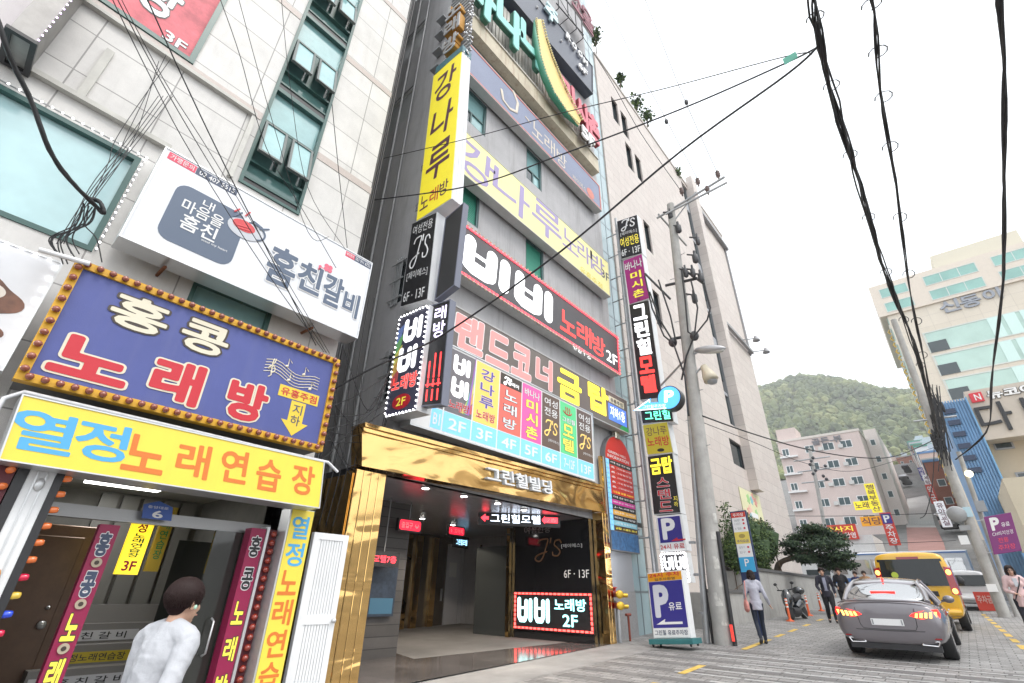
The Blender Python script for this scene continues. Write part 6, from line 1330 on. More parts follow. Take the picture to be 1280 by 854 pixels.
for (u, v) in ((1254, 556), (1284, 596)): a, b = f.px(u, v); pwin(o, f, a-.45, b-.3, a+.45, b+.3, dark_gl, MATS['bare_steel'], mull=0)
for u, v in ((1262, 621), (1300, 640)): a, b = f.px(u, v); MB().box(f, a-.35, b-.1, a+.3, b+.1, .02, .3).build('security_camera', white_p, o)
# blue corrugated wall
blu = mat('blue_panel', (.14, .29, .50), .5, var=.15, vscale=.6, streak=.25, dirt=(.25, .27, .30))
o = thing('blue_panel_wall', 'tall weathered blue corrugated metal wall standing between the leaning pole and the cream building', 'wall', (XP-2, yb+1, road_z(XP)))
y0, y1 = yb+.37, at(1172, 504, x=XP-1.5).y; zt3 = at(1180, 502, x=XP-1.5).z
mb = MB(); n = 10
for k in range(n): ya = y0+(y1-y0)*k/n; yb2 = y0+(y1-y0)*(k+.6)/n; mb.wbox(XP-1.5, min(ya, yb2), road_z(XP)-.3, XP-1.42, max(ya, yb2), zt3)
mb.wbox(XP-1.42, y0, road_z(XP)-.3, XP+12, y1, zt3-.1); mb.build('corrugated_sheet', blu, o)
mb = MB()
for k in range(6): mb.wbox(XP-1.6, y1-.7, zt3-4.6+k*.75, XP-1.51, y1-.1, zt3-4.3+k*.75)
mb.build('vent_slot', mat('dark_vent_slot', (.04, .06, .11), .6), o)  # row of slots at the top of the wall, set as dark strips
mb.tube([V(XP-1.6, y0+.9, 1), V(XP-1.6, y0+.9, zt3-.5)], .06, 6) if 0 else None
f4 = FX(XP-1.62); mb = MB(); mb.box(f4, -y0-.05+0, 1.0, -y0+.02, zt3, 0, .06); mb.build('edge_trim', mat('blue_trim', (.16, .36, .58), .5), o)
# lower cream annexe right of the pole, near the woman
o = thing('cream_annexe', 'low cream annexe wall at the right edge behind the purple parking banner', 'building', (33, -5, road_z(33)))
p = at(1258, 600, x=34); solid(34, -14, -.5, 41, at(1262, 640, x=34).y-.25, at(1255, 598, x=34).z).build('wall', mat('annexe_cream', (.60, .53, .40), .75, var=.06, vscale=.6), o)
bd = MB(); bd.wbox(33.7, -14, road_z(34)+2.4, 33.98, at(1262, 640, x=34).y-.4, road_z(34)+2.7); bd.build('awning_rail', mat('awning_brown', (.30, .22, .14), .7), o)
MB().wbox(33.9, -14, road_z(34)-.3, 33.99, at(1262, 700, x=34).y-.5, road_z(34)+2.4).build('blue_shutter', blu, o)
# ================================================================== POLES, LAMPS, CABLES
conc_p = mat('pole_concrete', (.40, .39, .37), .85, var=.18, vscale=3, bump=.25, bscale=50, streak=.3)
galv = MATS['galvanised_pipe']; cable_m = mat('black_cable', (.018, .018, .02), .55); dev = mat('dark_device', (.05, .05, .055), .5); porc = mat('brown_insulator', (.14, .09, .08), .3)
X0 = 14.0; pb = V(X0+.07, 5.08, road_z(X0)); pt_ = at(838, 256, x=X0)
o = thing('utility_pole', 'concrete utility pole with steel crossarms rising from the pavement beside the parked signs', 'utility pole', pb)
def pp_(t): return pb.lerp(pt_, t)
MB().tube([pp_(-.02), pp_(.06), pp_(.3), pp_(.6), pp_(1)], [.235, .23, .21, .18, .13], 20).build('pole_shaft', conc_p, o)
arm = MB(); A = at(821, 273, x=X0); B = at(906, 221, x=X0); arm.tube([A, B], .045, 6); A2 = at(866, 252, x=X0); B2 = at(909, 228, x=X0); arm.tube([at(832, 268, x=X0-.2), B2], .04, 6)
arm.tube([at(823, 268, x=X0), at(858, 307, y=4.75)], .04, 6); arm.tube([at(836, 285, x=X0), at(870, 240, x=X0)], .025, 6)
arm.build('crossarm', galv, o)
arm = MB(); arm.tube([at(806, 342, x=X0-.1), at(838, 374, x=X0+.2)], .04, 6); arm.tube([at(832, 357, x=X0), at(872, 348, x=X0)], .05, 6); arm.tube([at(840, 424, x=X0), at(870, 418, x=X0)], .05, 6); arm.tube([at(852, 335, x=X0), at(880, 355, x=X0)], .045, 6)
arm.build('lower_bracket', dev, o)
ins = [(897, 217), (872, 226), (852, 238), (884, 236)]
for u, v in ins: p = at(u, v, x=X0); MB().lathe(p-V(0, 0, .28), [(.03, 0), (.03, .12), (.08, .14), (.05, .2), (.09, .24), (.05, .3), (.08, .34), (.03, .42), (0, .43)], 10).build('insulator', porc, o)
for u, v, r in ((838, 268, .09), (848, 285, .10), (869, 322, .10), (872, 300, .07), (866, 340, .08), (876, 346, .09), (857, 340, .08), (868, 372, .09)):
    p = at(u, v, x=X0-.1); q = MB().lathe(p-V(0, 0, .22), [(r*.5, 0), (r, .05), (r, .3), (r*.5, .36), (r*.4, .5), (0, .52)], 10); q.tube([p+V(0, 0, .1), p+V(0, .25, .25)], .03, 5); q.build('cutout_switch', dev, o)
for u, v in ((841, 428), (868, 420)): p = at(u, v, x=X0-.15); MB().ball(p, .14, 10, 7, sc=(1, 1, 1.2)).build('cable_clamp', dev, o)
def px_line(pts, r, n=6, **k): return [at(u, v, **k) for u, v in pts]
dn = MB()
for pts in (((806, 345), (815, 385), (830, 420), (842, 430), (856, 470), (861, 520)), ((823, 350), (838, 395), (845, 428)), ((868, 420), (858, 445), (852, 475)), ((852, 338), (857, 380), (860, 415), (868, 420)), ((864, 352), (872, 385), (868, 420)), ((880, 355), (888, 385), (884, 400), (868, 420)), ((812, 365), (825, 400), (842, 428))):
    dn.tube(px_line(pts, 0, x=X0-.25), .028, 6)
dn.build('drop_cable', cable_m, o)
stp = MB()
for i in range(9):
    c = pp_(.35+.06*i); s_ = 1 if i % 2 else -1; stp.tube([c, c+V(-.05, s_*.32, 0)], .012, 5)
stp.build('climbing_step', galv, o)
post = mat('old_posters', (.50, .49, .46), .8, var=.3, vscale=9)
for k, (t, ang, w_, h_) in enumerate(((.06, 200, .18, .3), (.09, 240, .2, .22), (.12, 215, .14, .3), (.17, 225, .2, .2), (.20, 250, .15, .25), (.03, 225, .2, .25), (.10, 270, .14, .24))):
    c = pp_(t); R_ = .226; a = RAD(ang); mb = MB(); n = 5
    vs = []
    for i in range(n+1): aa = a+(i/n-.5)*w_/R_; vs += [c+V(R_*1.03*cos(aa), R_*1.03*sin(aa), 0), c+V(R_*1.02*cos(aa), R_*1.02*sin(aa), h_)]
    mb.add(vs, [(2*i, 2*i+2, 2*i+3, 2*i+1) for i in range(n)]); mb.build('stuck_notice', post, o)
sp = MB(); c0 = pb+V(-.10, -.30, 0); sp.tube([c0, c0+V(0, -.05, 2.6)], .055, 8); so_ = sp.build('black_guard', black_p, o)
MB().wbox(c0.x-.075, c0.y-.03, c0.z+.1, c0.x-.05, c0.y+.03, c0.z+.45).build('red_led_strip', lit('red_led_strip', (.9, .05, .04), .8, (.6, .03, .02)), o)  # lit red LED strip on the black guard
# steel pipe next to it
o2 = thing('steel_pipe_pole', 'slim galvanised steel pipe pole standing directly left of the concrete utility pole', 'pole', (X0-.1, 5.45, road_z(X0)))
b_ = gnd(876, 802); MB().tube([V(X0+.1, 5.52, road_z(X0)-.05), at(861, 500, x=X0+.1)], .085, 12).build('pipe', galv, o2); MB().tube([V(X0+.1, 5.36, road_z(X0)), V(X0+.1, 5.34, 2.3)], .04, 8).build('dark_conduit', black_p, o2)
q = MB()
for z in (.7, 1.6, 2.4): q.lathe((X0+.1, 5.515, z), [(.092, 0), (.092, .06)], 12)
q.build('pipe_strap', grey_p, o2)
# street lamp heads
def lampthing(lab, pts, head, m):
    o = thing('street_lamp', lab, 'street lamp', head, 'street lamps on the utility pole'); MB().tube(pts, .035, 8).build('lamp_arm', galv, o); return o
p0, p1, p2 = at(826, 482, x=X0+.4), at(856, 450, x=X0), at(872, 440, x=X0)
h = at(887, 437, x=X0); o = lampthing('grey cobra head street lamp on a curved arm near the top of the pole', [p0, p1, p2], h, None)
mb = MB(); ax_ = (at(906, 437, x=X0)-at(866, 440, x=X0)); Rm = V(1, 0, 0).rotation_difference(ax_.normalized()).to_matrix()
mb.ball(h, ax_.length*.5, 14, 10, sc=(1, .30, .26), R=Rm); mb.build('lamp_head', mat('lamp_grey', (.42, .42, .43), .35, .3), o); mb = MB(); mb.ball(h-V(0, 0, .06)+ax_*.08, ax_.length*.38, 12, 8, sc=(1, .26, .22), R=Rm); mb.build('lamp_glass', mat('lamp_bowl', (.55, .55, .52), .15), o)
p0, p1 = at(862, 478, x=X0), at(880, 457, x=X0); h = at(884, 466, x=X0); o = lampthing('small cream bell shaped lamp on a short arm below the cobra head lamp', [p0, p0.lerp(p1, .6)+V(0, 0, .05), p1], h, None)
MB().lathe(h, [(.0, .3), (.10, .26), (.13, .1), (.20, -.1), (.22, -.28), (.12, -.3), (0, -.3)], 14, axis=(0, .3, 1)).build('lamp_shade', mat('cream_shade', (.58, .52, .40), .5), o); MB().lathe(h-V(0, .1, .42), [(.0, 0), (.12, .04), (.16, .13)], 12).build('lamp_foot', galv, o)
# right concrete pole (vertical) with boxes, banner
RP = V(28.95, -.66, road_z(29)); rt = at(1117, 400, x=28.95)
o = thing('utility_pole', 'concrete utility pole carrying heavy cable bundles and the purple parking banner', 'utility pole', RP); RPO = o
MB().tube([RP-V(0, 0, .1), RP.lerp(rt, .5), rt], [.20, .17, .13], 16).build('pole_shaft', conc_p, o)
a_ = MB(); a_.tube([at(1142, 527, x=28.9), at(1196, 520, x=28.9)], .05, 6); a_.build('crossarm', galv, o)
cb = MB(); rr = random.Random(2)
for k in range(26): c = at(1172+rr.uniform(-8, 8), 535+rr.uniform(-45, 25), x=28.75); cb.ball(c, rr.uniform(.04, .10), 6, 5, sc=(.8, .8, 3.0))
for k in range(22):
    a = at(1168+rr.uniform(-8, 8), 480+rr.uniform(0, 20), x=28.7); b = at(1180+rr.uniform(-8, 12), 560+rr.uniform(0, 30), x=28.7); cb.tube([a, a.lerp(b, .5)+V(0, rr.uniform(-.25, .25), 0), b], .018, 5)
cb.build('splice_closure', cable_m, o)
MB().lathe(at(1196, 643, x=28.6), [(.0, 0), (.3, .02), (.34, .1), (.3, .2), (0, .22)], 16, axis=(1, 0, .1)).build('round_mirror_back', grey_p, o)
for (u, v, w_, h_, m) in ((1206, 660, .35, .2, grey_p), (1210, 640, .25, .4, mat('ice_notice', (.45, .62, .70), .5)), (1205, 675, .3, .35, white_p), (1240, 735, .3, .28, wh)):
    p = at(u, v, x=28.7); MB().box(FX(28.72), -p.y-w_/2, p.z-h_/2, -p.y+w_/2, p.z+h_/2, 0, .04).build('stuck_board', m, o)
o = thing('steel_pipe_pole', 'thinner pole leaning beside the right concrete pole with a small meter box', 'pole', (29.6, -1.0, road_z(29)))
MB().tube([V(29.7, -1.05, road_z(29)), at(1198, 565, x=29.7)], .09, 10).build('pipe', conc_p, o); p = at(1226, 633, x=29.55); MB().box(FX(29.6), -p.y-.16, p.z-.22, -p.y+.16, p.z+.22, 0, .15).build('meter_box', grey_p, o)
MB().lathe(at(1211, 592, x=29.5), [(.0, 0), (.15, .03), (.12, .22), (0, .24)], 10, axis=(-1, 0, -.4)).build('flood_lamp', lit('lamp_warm', (1, .9, .6), 2), o)
f = quad((1229, 646), (1264, 641), (1277, 688), (1243, 694), x=28.6)
o = S('parking_banner', 'purple parking banner with a large white P hung on the right concrete pole', 'banner', f)
MB().box(f, 0, 0, f.w, f.h, -.05, 0, ch=.01).build('banner_sheet', mat('purple_banner', (.20, .03, .17), .5), o); MB().tube([f.P(-.25, f.h-.1, -.03), f.P(f.w, f.h-.1, -.03)], .02, 6).tube([f.P(-.2, .1, -.03), f.P(f.w, .1, -.03)], .02, 6).build('banner_arm', galv, o)
text(f, 'P', (.15, f.h*.60, f.w*.50, f.h*.95), wh, o, d=.006, bold=.07); text(f, '유료', (f.w*.55, f.h*.66, f.w*.85, f.h*.78), wh, o, d=.006, bold=.02); text(f, 'CH비치안경', (.12, f.h*.46, f.w-.10, f.h*.57), wh, o, d=.006, bold=.0); text(f, '전용', (.25, f.h*.27, f.w-.3, f.h*.40), pk, o, d=.006, bold=.03); text(f, '주차장', (.2, f.h*.08, f.w-.15, f.h*.22), pk, o, d=.006, bold=.03)
# distant pole
o = thing('utility_pole', 'distant grey utility pole with short crossarms in front of the pinkish apartments', 'utility pole', (52, 10, road_z(52)))
t0 = at(1012, 560, x=55); b0 = at(1036, 700, x=55); MB().tube([V(b0.x, b0.y, road_z(55)), t0], .16, 10).build('pole_shaft', conc_p, o); mb = MB()
for v, w_ in ((575, 1.6), (590, 1.4), (605, 1.2)): c = t0.lerp(b0, (v-560)/140); mb.tube([c-V(0, w_, 0), c+V(0, w_, 0)], .07, 6)
mb.build('crossarm', galv, o); mb = MB()
for k in range(8): c = t0.lerp(b0, .1+k*.03); mb.ball(c+V(-.1, rr.uniform(-1.2, 1.2), 0), .16, 6, 5)
mb.build('insulator_row', dev, o)

# ---------------- cables (each a real tube in the air)
def smooth(P, n=6):
    o = []
    for i in range(len(P)-1):
        p0, p1, p2, p3 = P[max(i-1, 0)], P[i], P[i+1], P[min(i+2, len(P)-1)]
        for k in range(n):
            t = k/n; o.append(.5*((2*p1)+(-p0+p2)*t+(2*p0-5*p1+4*p2-p3)*t*t+(-p0+3*p1-3*p2+p3)*t**3))
    return o+[P[-1]]
def cable(lab, pts, r, group='overhead cables', strands=1, spread=.05, loops=0, name='overhead_cable'):
    P = [at(u, v, **k) for u, v, k in pts]; P = smooth(P); mb = MB()
    for s_ in range(strands):
        rs = random.Random(s_*7+1); ph = rs.uniform(0, 6.28)
        Q = [p+(V(0, cos(ph+i*.55), sin(ph+i*.55))*spread*(.5+.5*rs.random()) if strands > 1 else V(0, 0, 0)) for i, p in enumerate(P)]
        mb.tube(Q, r, 6)
    for k in range(loops):
        i = int((k+.5)/loops*(len(P)-1)); c = P[i]; mb.tube([c+V(0, .11*cos(a), .11*sin(a)-.04) for a in [2*pi*j/10 for j in range(9)]], .010, 4)
    o = mb.build(name, cable_m); tag(o, lab, 'cable', group); return o
Z = lambda z: dict(z=z)
cable('thick left bundle of black cables overhead running along the street to the right pole', [(1008, -30, Z(8.4)), (1018, 20, Z(8.4)), (1050, 150, Z(8.35)), (1085, 270, Z(8.3)), (1118, 370, Z(8.2)), (1150, 455, Z(8.0)), (1172, 540, dict(x=28.6))], .014, strands=7, spread=.06, loops=9)
cable('second bundle of black cables right of the thickest one overhead', [(1083, -30, Z(8.0)), (1092, 30, Z(8.0)), (1106, 140, Z(8.0)), (1124, 270, Z(7.9)), (1145, 400, Z(7.8)), (1160, 480, Z(7.7)), (1175, 548, dict(x=28.6))], .012, strands=4, spread=.035, loops=11)
cable('rightmost thick cable bundle dropping in front of the cream tower', [(1249, -30, Z(7.6)), (1253, 100, Z(7.6)), (1257, 250, Z(7.5)), (1250, 380, Z(7.4)), (1240, 480, Z(7.3)), (1232, 540, dict(x=27)), (1195, 575, dict(x=29))], .017, strands=4, spread=.035)
cable('cable sagging from the cable junction down to the alley beside the grey tower', [(1025, 55, Z(8.4)), (985, 92, dict(x=6.05)), (850, 190, dict(x=5.8)), (700, 315, dict(x=5.45)), (553, 419, dict(x=5.02)), (470, 458, dict(y=7)), (418, 486, dict(y=7.5))], .018)
cable('cable crossing from the junction to the yellow projecting sign', [(1020, 60, Z(8.4)), (980, 80, dict(x=6.0)), (850, 137, dict(x=5.7)), (700, 194, dict(x=5.2)), (590, 232, dict(x=4.8)), (468, 250, dict(x=4.2))], .014)
cable('upper thin cable crossing over the slate banner sign', [(1015, 68, Z(8.5)), (985, 70, dict(x=6.0)), (830, 111, dict(x=5.7)), (700, 142, dict(x=5.2)), (590, 172, dict(x=4.8)), (480, 198, dict(x=4.3))], .009)
tagp = at(988, 74, x=6.0); o = MB().box(FX(tagp.x-.02), -tagp.y-.09, tagp.z-.08, -tagp.y+.09, tagp.z+.06, 0, .01).build('cable_tag', mat('green_tag', (.10, .38, .28), .5)); tag(o, 'small green plastic tag hanging on the upper thin cable', 'tag')
cable('power line rising from the left end insulator of the pole', [(873, 226, dict(x=X0)), (833, 150, dict(y=3.4)), (790, 70, dict(y=3.7)), (752, -10, dict(y=4))], .010)
cable('power line rising from the far right insulator of the pole', [(897, 217, dict(x=X0)), (858, 130, dict(y=2.5)), (830, 60, dict(y=2.6)), (803, -10, dict(y=2.7))], .010)
cable('power line grazing the roof edge of the beige building', [(852, 240, dict(x=X0)), (800, 165, dict(y=5)), (760, 95, dict(y=5.4)), (712, 20, dict(y=6)), (690, -20, dict(y=6.2))], .012)
for k, (u, v) in enumerate(((833, 152), (858, 128))): p = at(u, v, y=3.4 if k == 0 else 2.5); o = MB().ball(p, .07, 8, 6, sc=(1, 1, 1.8)).build('line_weight', dev); tag(o, ['dark weight clipped on the power line from the left end insulator', 'dark weight clipped on the power line from the far right insulator'][k], 'line weight', 'weights on the power lines')
left = [([(136, -10), (185, 90), (238, 190), (330, 335), (405, 440)], .006), ([(142, -10), (195, 90), (250, 185), (345, 340), (408, 441)], .006), ([(180, -10), (232, 105), (290, 225), (395, 432)], .009), ([(147, -10), (205, 100), (262, 190), (355, 345), (412, 442)], .005), ([(272, -10), (300, 70), (333, 185), (380, 265), (420, 335)], .006), ([(296, -10), (340, 150), (385, 290), (411, 296)], .005), ([(351, -10), (363, 110), (385, 235), (432, 312)], .005), ([(415, 130), (424, 220), (434, 310)], .006)]
ll = ['leftmost of the thin wires slanting over the restaurant sign', 'second thin wire slanting over the restaurant sign', 'thickest wire slanting over the restaurant sign', 'third thin wire slanting over the restaurant sign', 'wire falling past the left edge of the tall window strip', 'wire crossing the tall window strip', 'thin wire crossing the top of the tall window strip', 'wire falling along the right edge of the granite wall']
for (pts, r), lab in zip(left, ll):
    n = len(pts); cable(lab, [(u, v, dict(y=5.4+1.4*i/(n-1))) for i, (u, v) in enumerate(pts)], r, 'thin wires before the granite wall', name='thin_wire')
cable('heavy black cable curving down the upper left corner to a coil', [(-6, 20, dict(y=5.6)), (10, 62, dict(y=5.7)), (35, 120, dict(y=5.9)), (62, 185, dict(y=6.1)), (92, 232, dict(y=6.3)), (120, 256, dict(y=6.5)), (129, 268, dict(y=6.5)), (126, 252, dict(y=6.5)), (112, 250, dict(y=6.5))], .022, strands=2, spread=.02, name='heavy_cable')
cl_ = MB(); rr = random.Random(9)
for k in range(9):
    u0 = 108+rr.uniform(-8, 14); u1 = 92+rr.uniform(-26, 34)
    P = smooth([at(u0, 256+rr.uniform(-3, 5), y=6.5), at(u0-10+rr.uniform(-8, 8), 280, y=6.55), at(u1+rr.uniform(-5, 5), 298, y=6.6), at(u1+6, 322+rr.uniform(-6, 10), y=6.6)]); cl_.tube(P, .007, 5)
for k in range(7):
    P = smooth([at(112+rr.uniform(-6, 6), 255, y=6.5), at(135+k*9, 205-k*3, y=6.9), at(150+k*12, 165-k*4, y=7.2), at(205+rr.uniform(-10, 10), 75+rr.uniform(-8, 8), y=7.5)]) if k < 3 else smooth([at(70+rr.uniform(0, 10), 305, y=6.7), at(100+k*4, 235, y=6.8), at(140+k*5, 180, y=7.1), at(180+k*6, 120, y=7.5)]); cl_.tube(P, .005, 5)
tag(cl_.build('loose_cable_tangle', cable_m), 'tangle of loose thin cables hanging below the coil in front of the aqua window', 'cable tangle')
o = MB().tube([at(48, 312, y=6.6), at(112, 330, y=6.6)], .03, 8).build('white_pipe', white_p); tag(o, 'short pale pipe end sticking out above the corner of the bulb framed sign', 'pipe')
cable('low cable from the concrete pole across the street to the right pole', [(878, 520, dict(x=14)), (940, 542, dict(x=17)), (1010, 562, dict(x=21)), (1075, 572, dict(x=25)), (1120, 570, dict(x=27)), (1172, 548, dict(x=28.7))], .022)
cable('thinner cable just under the low cable across the street', [(878, 528, dict(x=14)), (940, 552, dict(x=17)), (1010, 580, dict(x=21)), (1075, 588, dict(x=25)), (1172, 558, dict(x=28.7))], .010)
cable('straight cable across the far street above the shop signs', [(985, 645, dict(x=30)), (1060, 645, dict(x=30)), (1195, 641, dict(x=29))], .014)
cable('lower straight cable across the far street above the bus', [(985, 680, dict(x=32)), (1080, 680, dict(x=32)), (1195, 676, dict(x=29))], .012)
cable('slack loop of cable hanging under the cable bundles at the right pole', [(1168, 540, dict(x=28.5)), (1166, 600, dict(x=28.5)), (1158, 640, dict(x=28.5)), (1150, 648, dict(x=28.5))], .016)
o = thing('alley_pipes', 'dark bundle of pipes and cables running up the narrow alley beside the grey tower', 'pipes', (4.6, 8.6, 0)); mb = MB()
for k in range(4): x = 3.9+k*.16; mb.tube([V(x, 8.2+.1*k, -.5), V(x+.02, 8.2+.1*k, 24)], .03+.012*(k % 3), 6)
mb.build('pipe_run', dev, o); mb = MB()
for k in range(3): mb.tube([V(5.18, 8.9+.62*k, 2.0), V(5.18, 8.9+.62*k, 30)], .03+.01*k, 6)
mb.build('wall_pipe', grey_p, o)
wl = MB(); rr = random.Random(4)
for k in range(10):
    P = smooth([V(3.85, 7.45, 4.2+rr.uniform(-1.5, 1)), V(4.4+rr.uniform(-.2, .2), 7.4, 3.5+rr.uniform(-.8, .8)), V(4.9, 7.5, 3.9+rr.uniform(-.6, 1.2)), V(5.2, 7.75, 4.4+rr.uniform(-.5, 2))]); wl.tube(P, .008, 5)
for k in range(5): x = 3.95+.12*k; wl.tube(smooth([V(x, 7.5, 2.0), V(x+.05, 7.45, 3.2), V(x-.04, 7.55, 4.6), V(x, 7.7, 6.5)]), .008, 5)
tag(wl.build('alley_wires', cable_m), 'tangled thin wires bridging the alley between the granite building and the projecting signs', 'wires')
# ================================================================== VEHICLES
def paint(name, col, fl=.6):
    m = mat(name, col, .30, fl, coat=1.0, spec=.5); m.node_tree.nodes['Principled BSDF'].inputs['Coat Roughness'].default_value = .02; return m
car_gl = mat('car_glass', (.02, .025, .028), .03, spec=.9); car_gl.node_tree.nodes['Principled BSDF'].inputs['IOR'].default_value = 3.0; rub = mat('tyre_rubber', (.02, .02, .021), .85); rimm = mat('alloy_rim', (.5, .5, .52), .25, .9); blk_pl = mat('black_plastic', (.025, .025, .028), .55); chrome = mat('chrome', (.75, .75, .77), .08, 1)
tail_r = lit('tail_red', (1, .02, .015), 2.5, (.6, .01, .01)); tail_w = lit('tail_glow', (1, .40, .08), 3.2); tail_d = mat('tail_dark', (.30, .01, .012), .12, coat=1)
def loft(secs, close=True):
    """secs: list of (x, [(y,z)...]) half profiles from bottom centre to top centre; mirrored in y"""
    mb = MB(); n = len(secs[0][1]); vs = []
    for x, pr_ in secs:
        vs += [V(x, y, z) for y, z in pr_] + [V(x, -y, z) for y, z in pr_[::-1]]
    m = 2*n; fs = [(i*m+k, i*m+(k+1) % m, (i+1)*m+(k+1) % m, (i+1)*m+k) for i in range(len(secs)-1) for k in range(m)]
    fs.append(tuple(range(m-1, -1, -1))); fs.append(tuple((len(secs)-1)*m+k for k in range(m)))
    mb.add(vs, fs, 0, True); return mb
class Local(MB):
    def place(s, T): s.v = [T @ q for q in s.v]; return s
def subsurf(o, lv=2):
    md = o.modifiers.new('s', 'SUBSURF'); md.levels = lv; md.render_levels = lv
    me = evaluated(o); o.modifiers.clear(); me.name = o.name; me.polygons.foreach_set('use_smooth', [True]*len(me.polygons)); o.data = me; return o
def wheel(T, c, r, w, out, parent, detail=True):
    c = Vector(c); ax = V(0, out, 0)
    def L(mb): mb.v = [T @ q for q in mb.v]; return mb
    w_ = L(MB().lathe(c-ax*w*.5, [(r*.62, 0), (r*.93, 0), (r, w*.12), (r, w*.88), (r*.93, w), (r*.64, w), (r*.60, w*.8)], 28, axis=ax)).build('wheel', rub, parent)
    rim = MB(); rim.lathe(c+ax*w*.30, [(0, .03), (.05, .03), (.06, .0), (r*.16, 0)], 18, axis=ax)
    rim.lathe(c+ax*w*.1, [(r*.60, 0), (r*.66, w*.38), (r*.60, w*.40)], 28, axis=ax)
    for k in range(10):
        a = 2*pi*k/10; d = V(cos(a), 0, sin(a)); t = V(-sin(a), 0, cos(a)); p = c+ax*w*.30; q = c+ax*w*.42
        rim.hexa([p+t*.03+d*.03, p-t*.03+d*.03, p-t*.022+d*r*.62, p+t*.022+d*r*.62, q+t*.03+d*.03, q-t*.03+d*.03, q-t*.022+d*r*.62, q+t*.022+d*r*.62])
    L(rim).build('rim', rimm, w_); L(MB().lathe(c+ax*w*.05, [(0, .01), (r*.6, .01), (r*.6, 0), (0, 0)], 20, axis=ax)).build('brake_disc', blk_pl, w_)
def sedan(loc, yaw, label, col, lights=True, group=None, name='sedan'):
    o = thing(name, label, 'car', loc, group); sl_ = math.atan(.036 if loc[0] < 60 else .25)
    T = Matrix.Translation(Vector(loc)) @ Matrix.Rotation(yaw, 4, 'Z') @ Matrix.Rotation(-sl_, 4, 'Y')
    pm = paint('paint_'+'_'.join(str(int(c*100)) for c in col), col)
    def B(mb, nm, m, par=o): mb.v = [T @ q for q in mb.v]; return mb.build(nm, m, par)
    def P(zb, yb, y1, z1, y2, z2, y3, z3, y4, z4, zc): return [(0, zb), (yb, zb), (y1, z1), (y2, z2), (y3, z3), (y4, z4), (0, zc)]
    secs = [(.02, P(.36, .62, .74, .44, .78, .66, .72, .90, .55, .985, 1.0)), (.05, P(.30, .72, .84, .46, .86, .68, .78, .93, .62, 1.03, 1.05)), (.16, P(.26, .78, .905, .48, .915, .72, .84, .965, .68, 1.05, 1.075)),
            (.5, P(.22, .82, .94, .5, .945, .74, .875, .965, .70, 1.045, 1.07)), (1.1, P(.2, .84, .95, .5, .95, .75, .90, .95, .72, 1.0, 1.03)), (2.4, P(.2, .84, .945, .5, .94, .75, .90, .94, .66, .97, .99)),
            (3.5, P(.2, .84, .94, .5, .935, .73, .88, .92, .62, .98, 1.0)), (4.2, P(.2, .82, .93, .5, .92, .70, .82, .85, .56, .91, .93)), (4.75, P(.22, .76, .87, .46, .84, .63, .72, .75, .46, .80, .82)), (4.95, P(.28, .62, .74, .44, .70, .57, .58, .66, .36, .70, .71))]
    b = B(loft(secs), 'body', pm); subsurf(b, 2)
    # greenhouse
    cab = [(.42, [(0, 1.0), (.70, 1.0), (.70, 1.035), (.64, 1.06), (0, 1.08)]), (.95, [(0, .98), (.80, .97), (.745, 1.16), (.62, 1.255), (0, 1.285)]), (1.45, [(0, .98), (.845, .95), (.72, 1.25), (.585, 1.405), (0, 1.44)]), (2.3, [(0, .98), (.86, .94), (.71, 1.29), (.57, 1.445), (0, 1.485)]),
           (3.0, [(0, .98), (.85, .94), (.70, 1.25), (.56, 1.40), (0, 1.44)]), (3.5, [(0, .98), (.82, .94), (.72, 1.10), (.58, 1.19), (0, 1.22)]), (3.95, [(0, .95), (.72, .94), (.66, .99), (.55, 1.0), (0, 1.01)])]
    g_ = B(loft(cab), 'cabin_glass', car_gl); subsurf(g_, 2)
    rf = [(1.22, [(0, 1.30), (.56, 1.31), (.615, 1.315), (.58, 1.345), (0, 1.385)]), (1.5, [(0, 1.36), (.58, 1.37), (.625, 1.375), (.575, 1.42), (0, 1.46)]), (2.3, [(0, 1.4), (.57, 1.41), (.615, 1.415), (.56, 1.462), (0, 1.50)]), (2.95, [(0, 1.36), (.55, 1.37), (.60, 1.375), (.54, 1.42), (0, 1.462)]), (3.1, [(0, 1.33), (.54, 1.34), (.58, 1.345), (.54, 1.375), (0, 1.41)])]
    r_ = B(loft(rf), 'roof', pm); subsurf(r_, 2)
    for s in (1, -1):
        mb = MB(); mb.tube([V(.55, s*.73, 1.02), V(.95, s*.70, 1.18), V(1.35, s*.62, 1.34), V(1.7, s*.61, 1.40), V(2.4, s*.60, 1.43), V(2.95, s*.595, 1.40), V(3.4, s*.64, 1.22), V(3.9, s*.70, .99)], [.05, .055, .05, .035, .03, .03, .035, .04], 8); mb.tube([V(1.3, s*.86, .965), V(1.25, s*.72, 1.22), V(1.3, s*.645, 1.33)], [.05, .06, .05], 8); mb.tube([V(2.15, s*.875, .955), V(2.2, s*.71, 1.28), V(2.2, s*.62, 1.40)], .025, 6)
        B(mb, 'window_pillar', pm)
        B(MB().tube([V(.9, s*.88, .975), V(2.2, s*.885, .965), V(3.5, s*.87, .955)], .012, 6), 'chrome_strip', chrome)
        for x in (1.25, 2.35): B(MB().tube([V(x, s*.955, .82), V(x+.02, s*.975, .82), V(x+.2, s*.975, .82), V(x+.22, s*.955, .82)], .014, 6), 'door_handle', chrome)
        mb = MB(); mb.ball(V(3.25, s*1.0, 1.0), .11, 12, 8, sc=(.6, 1, .75)); mb.tube([V(3.3, s*.86, .96), V(3.27, s*.95, .97)], .03, 6); B(mb, 'wing_mirror', pm)
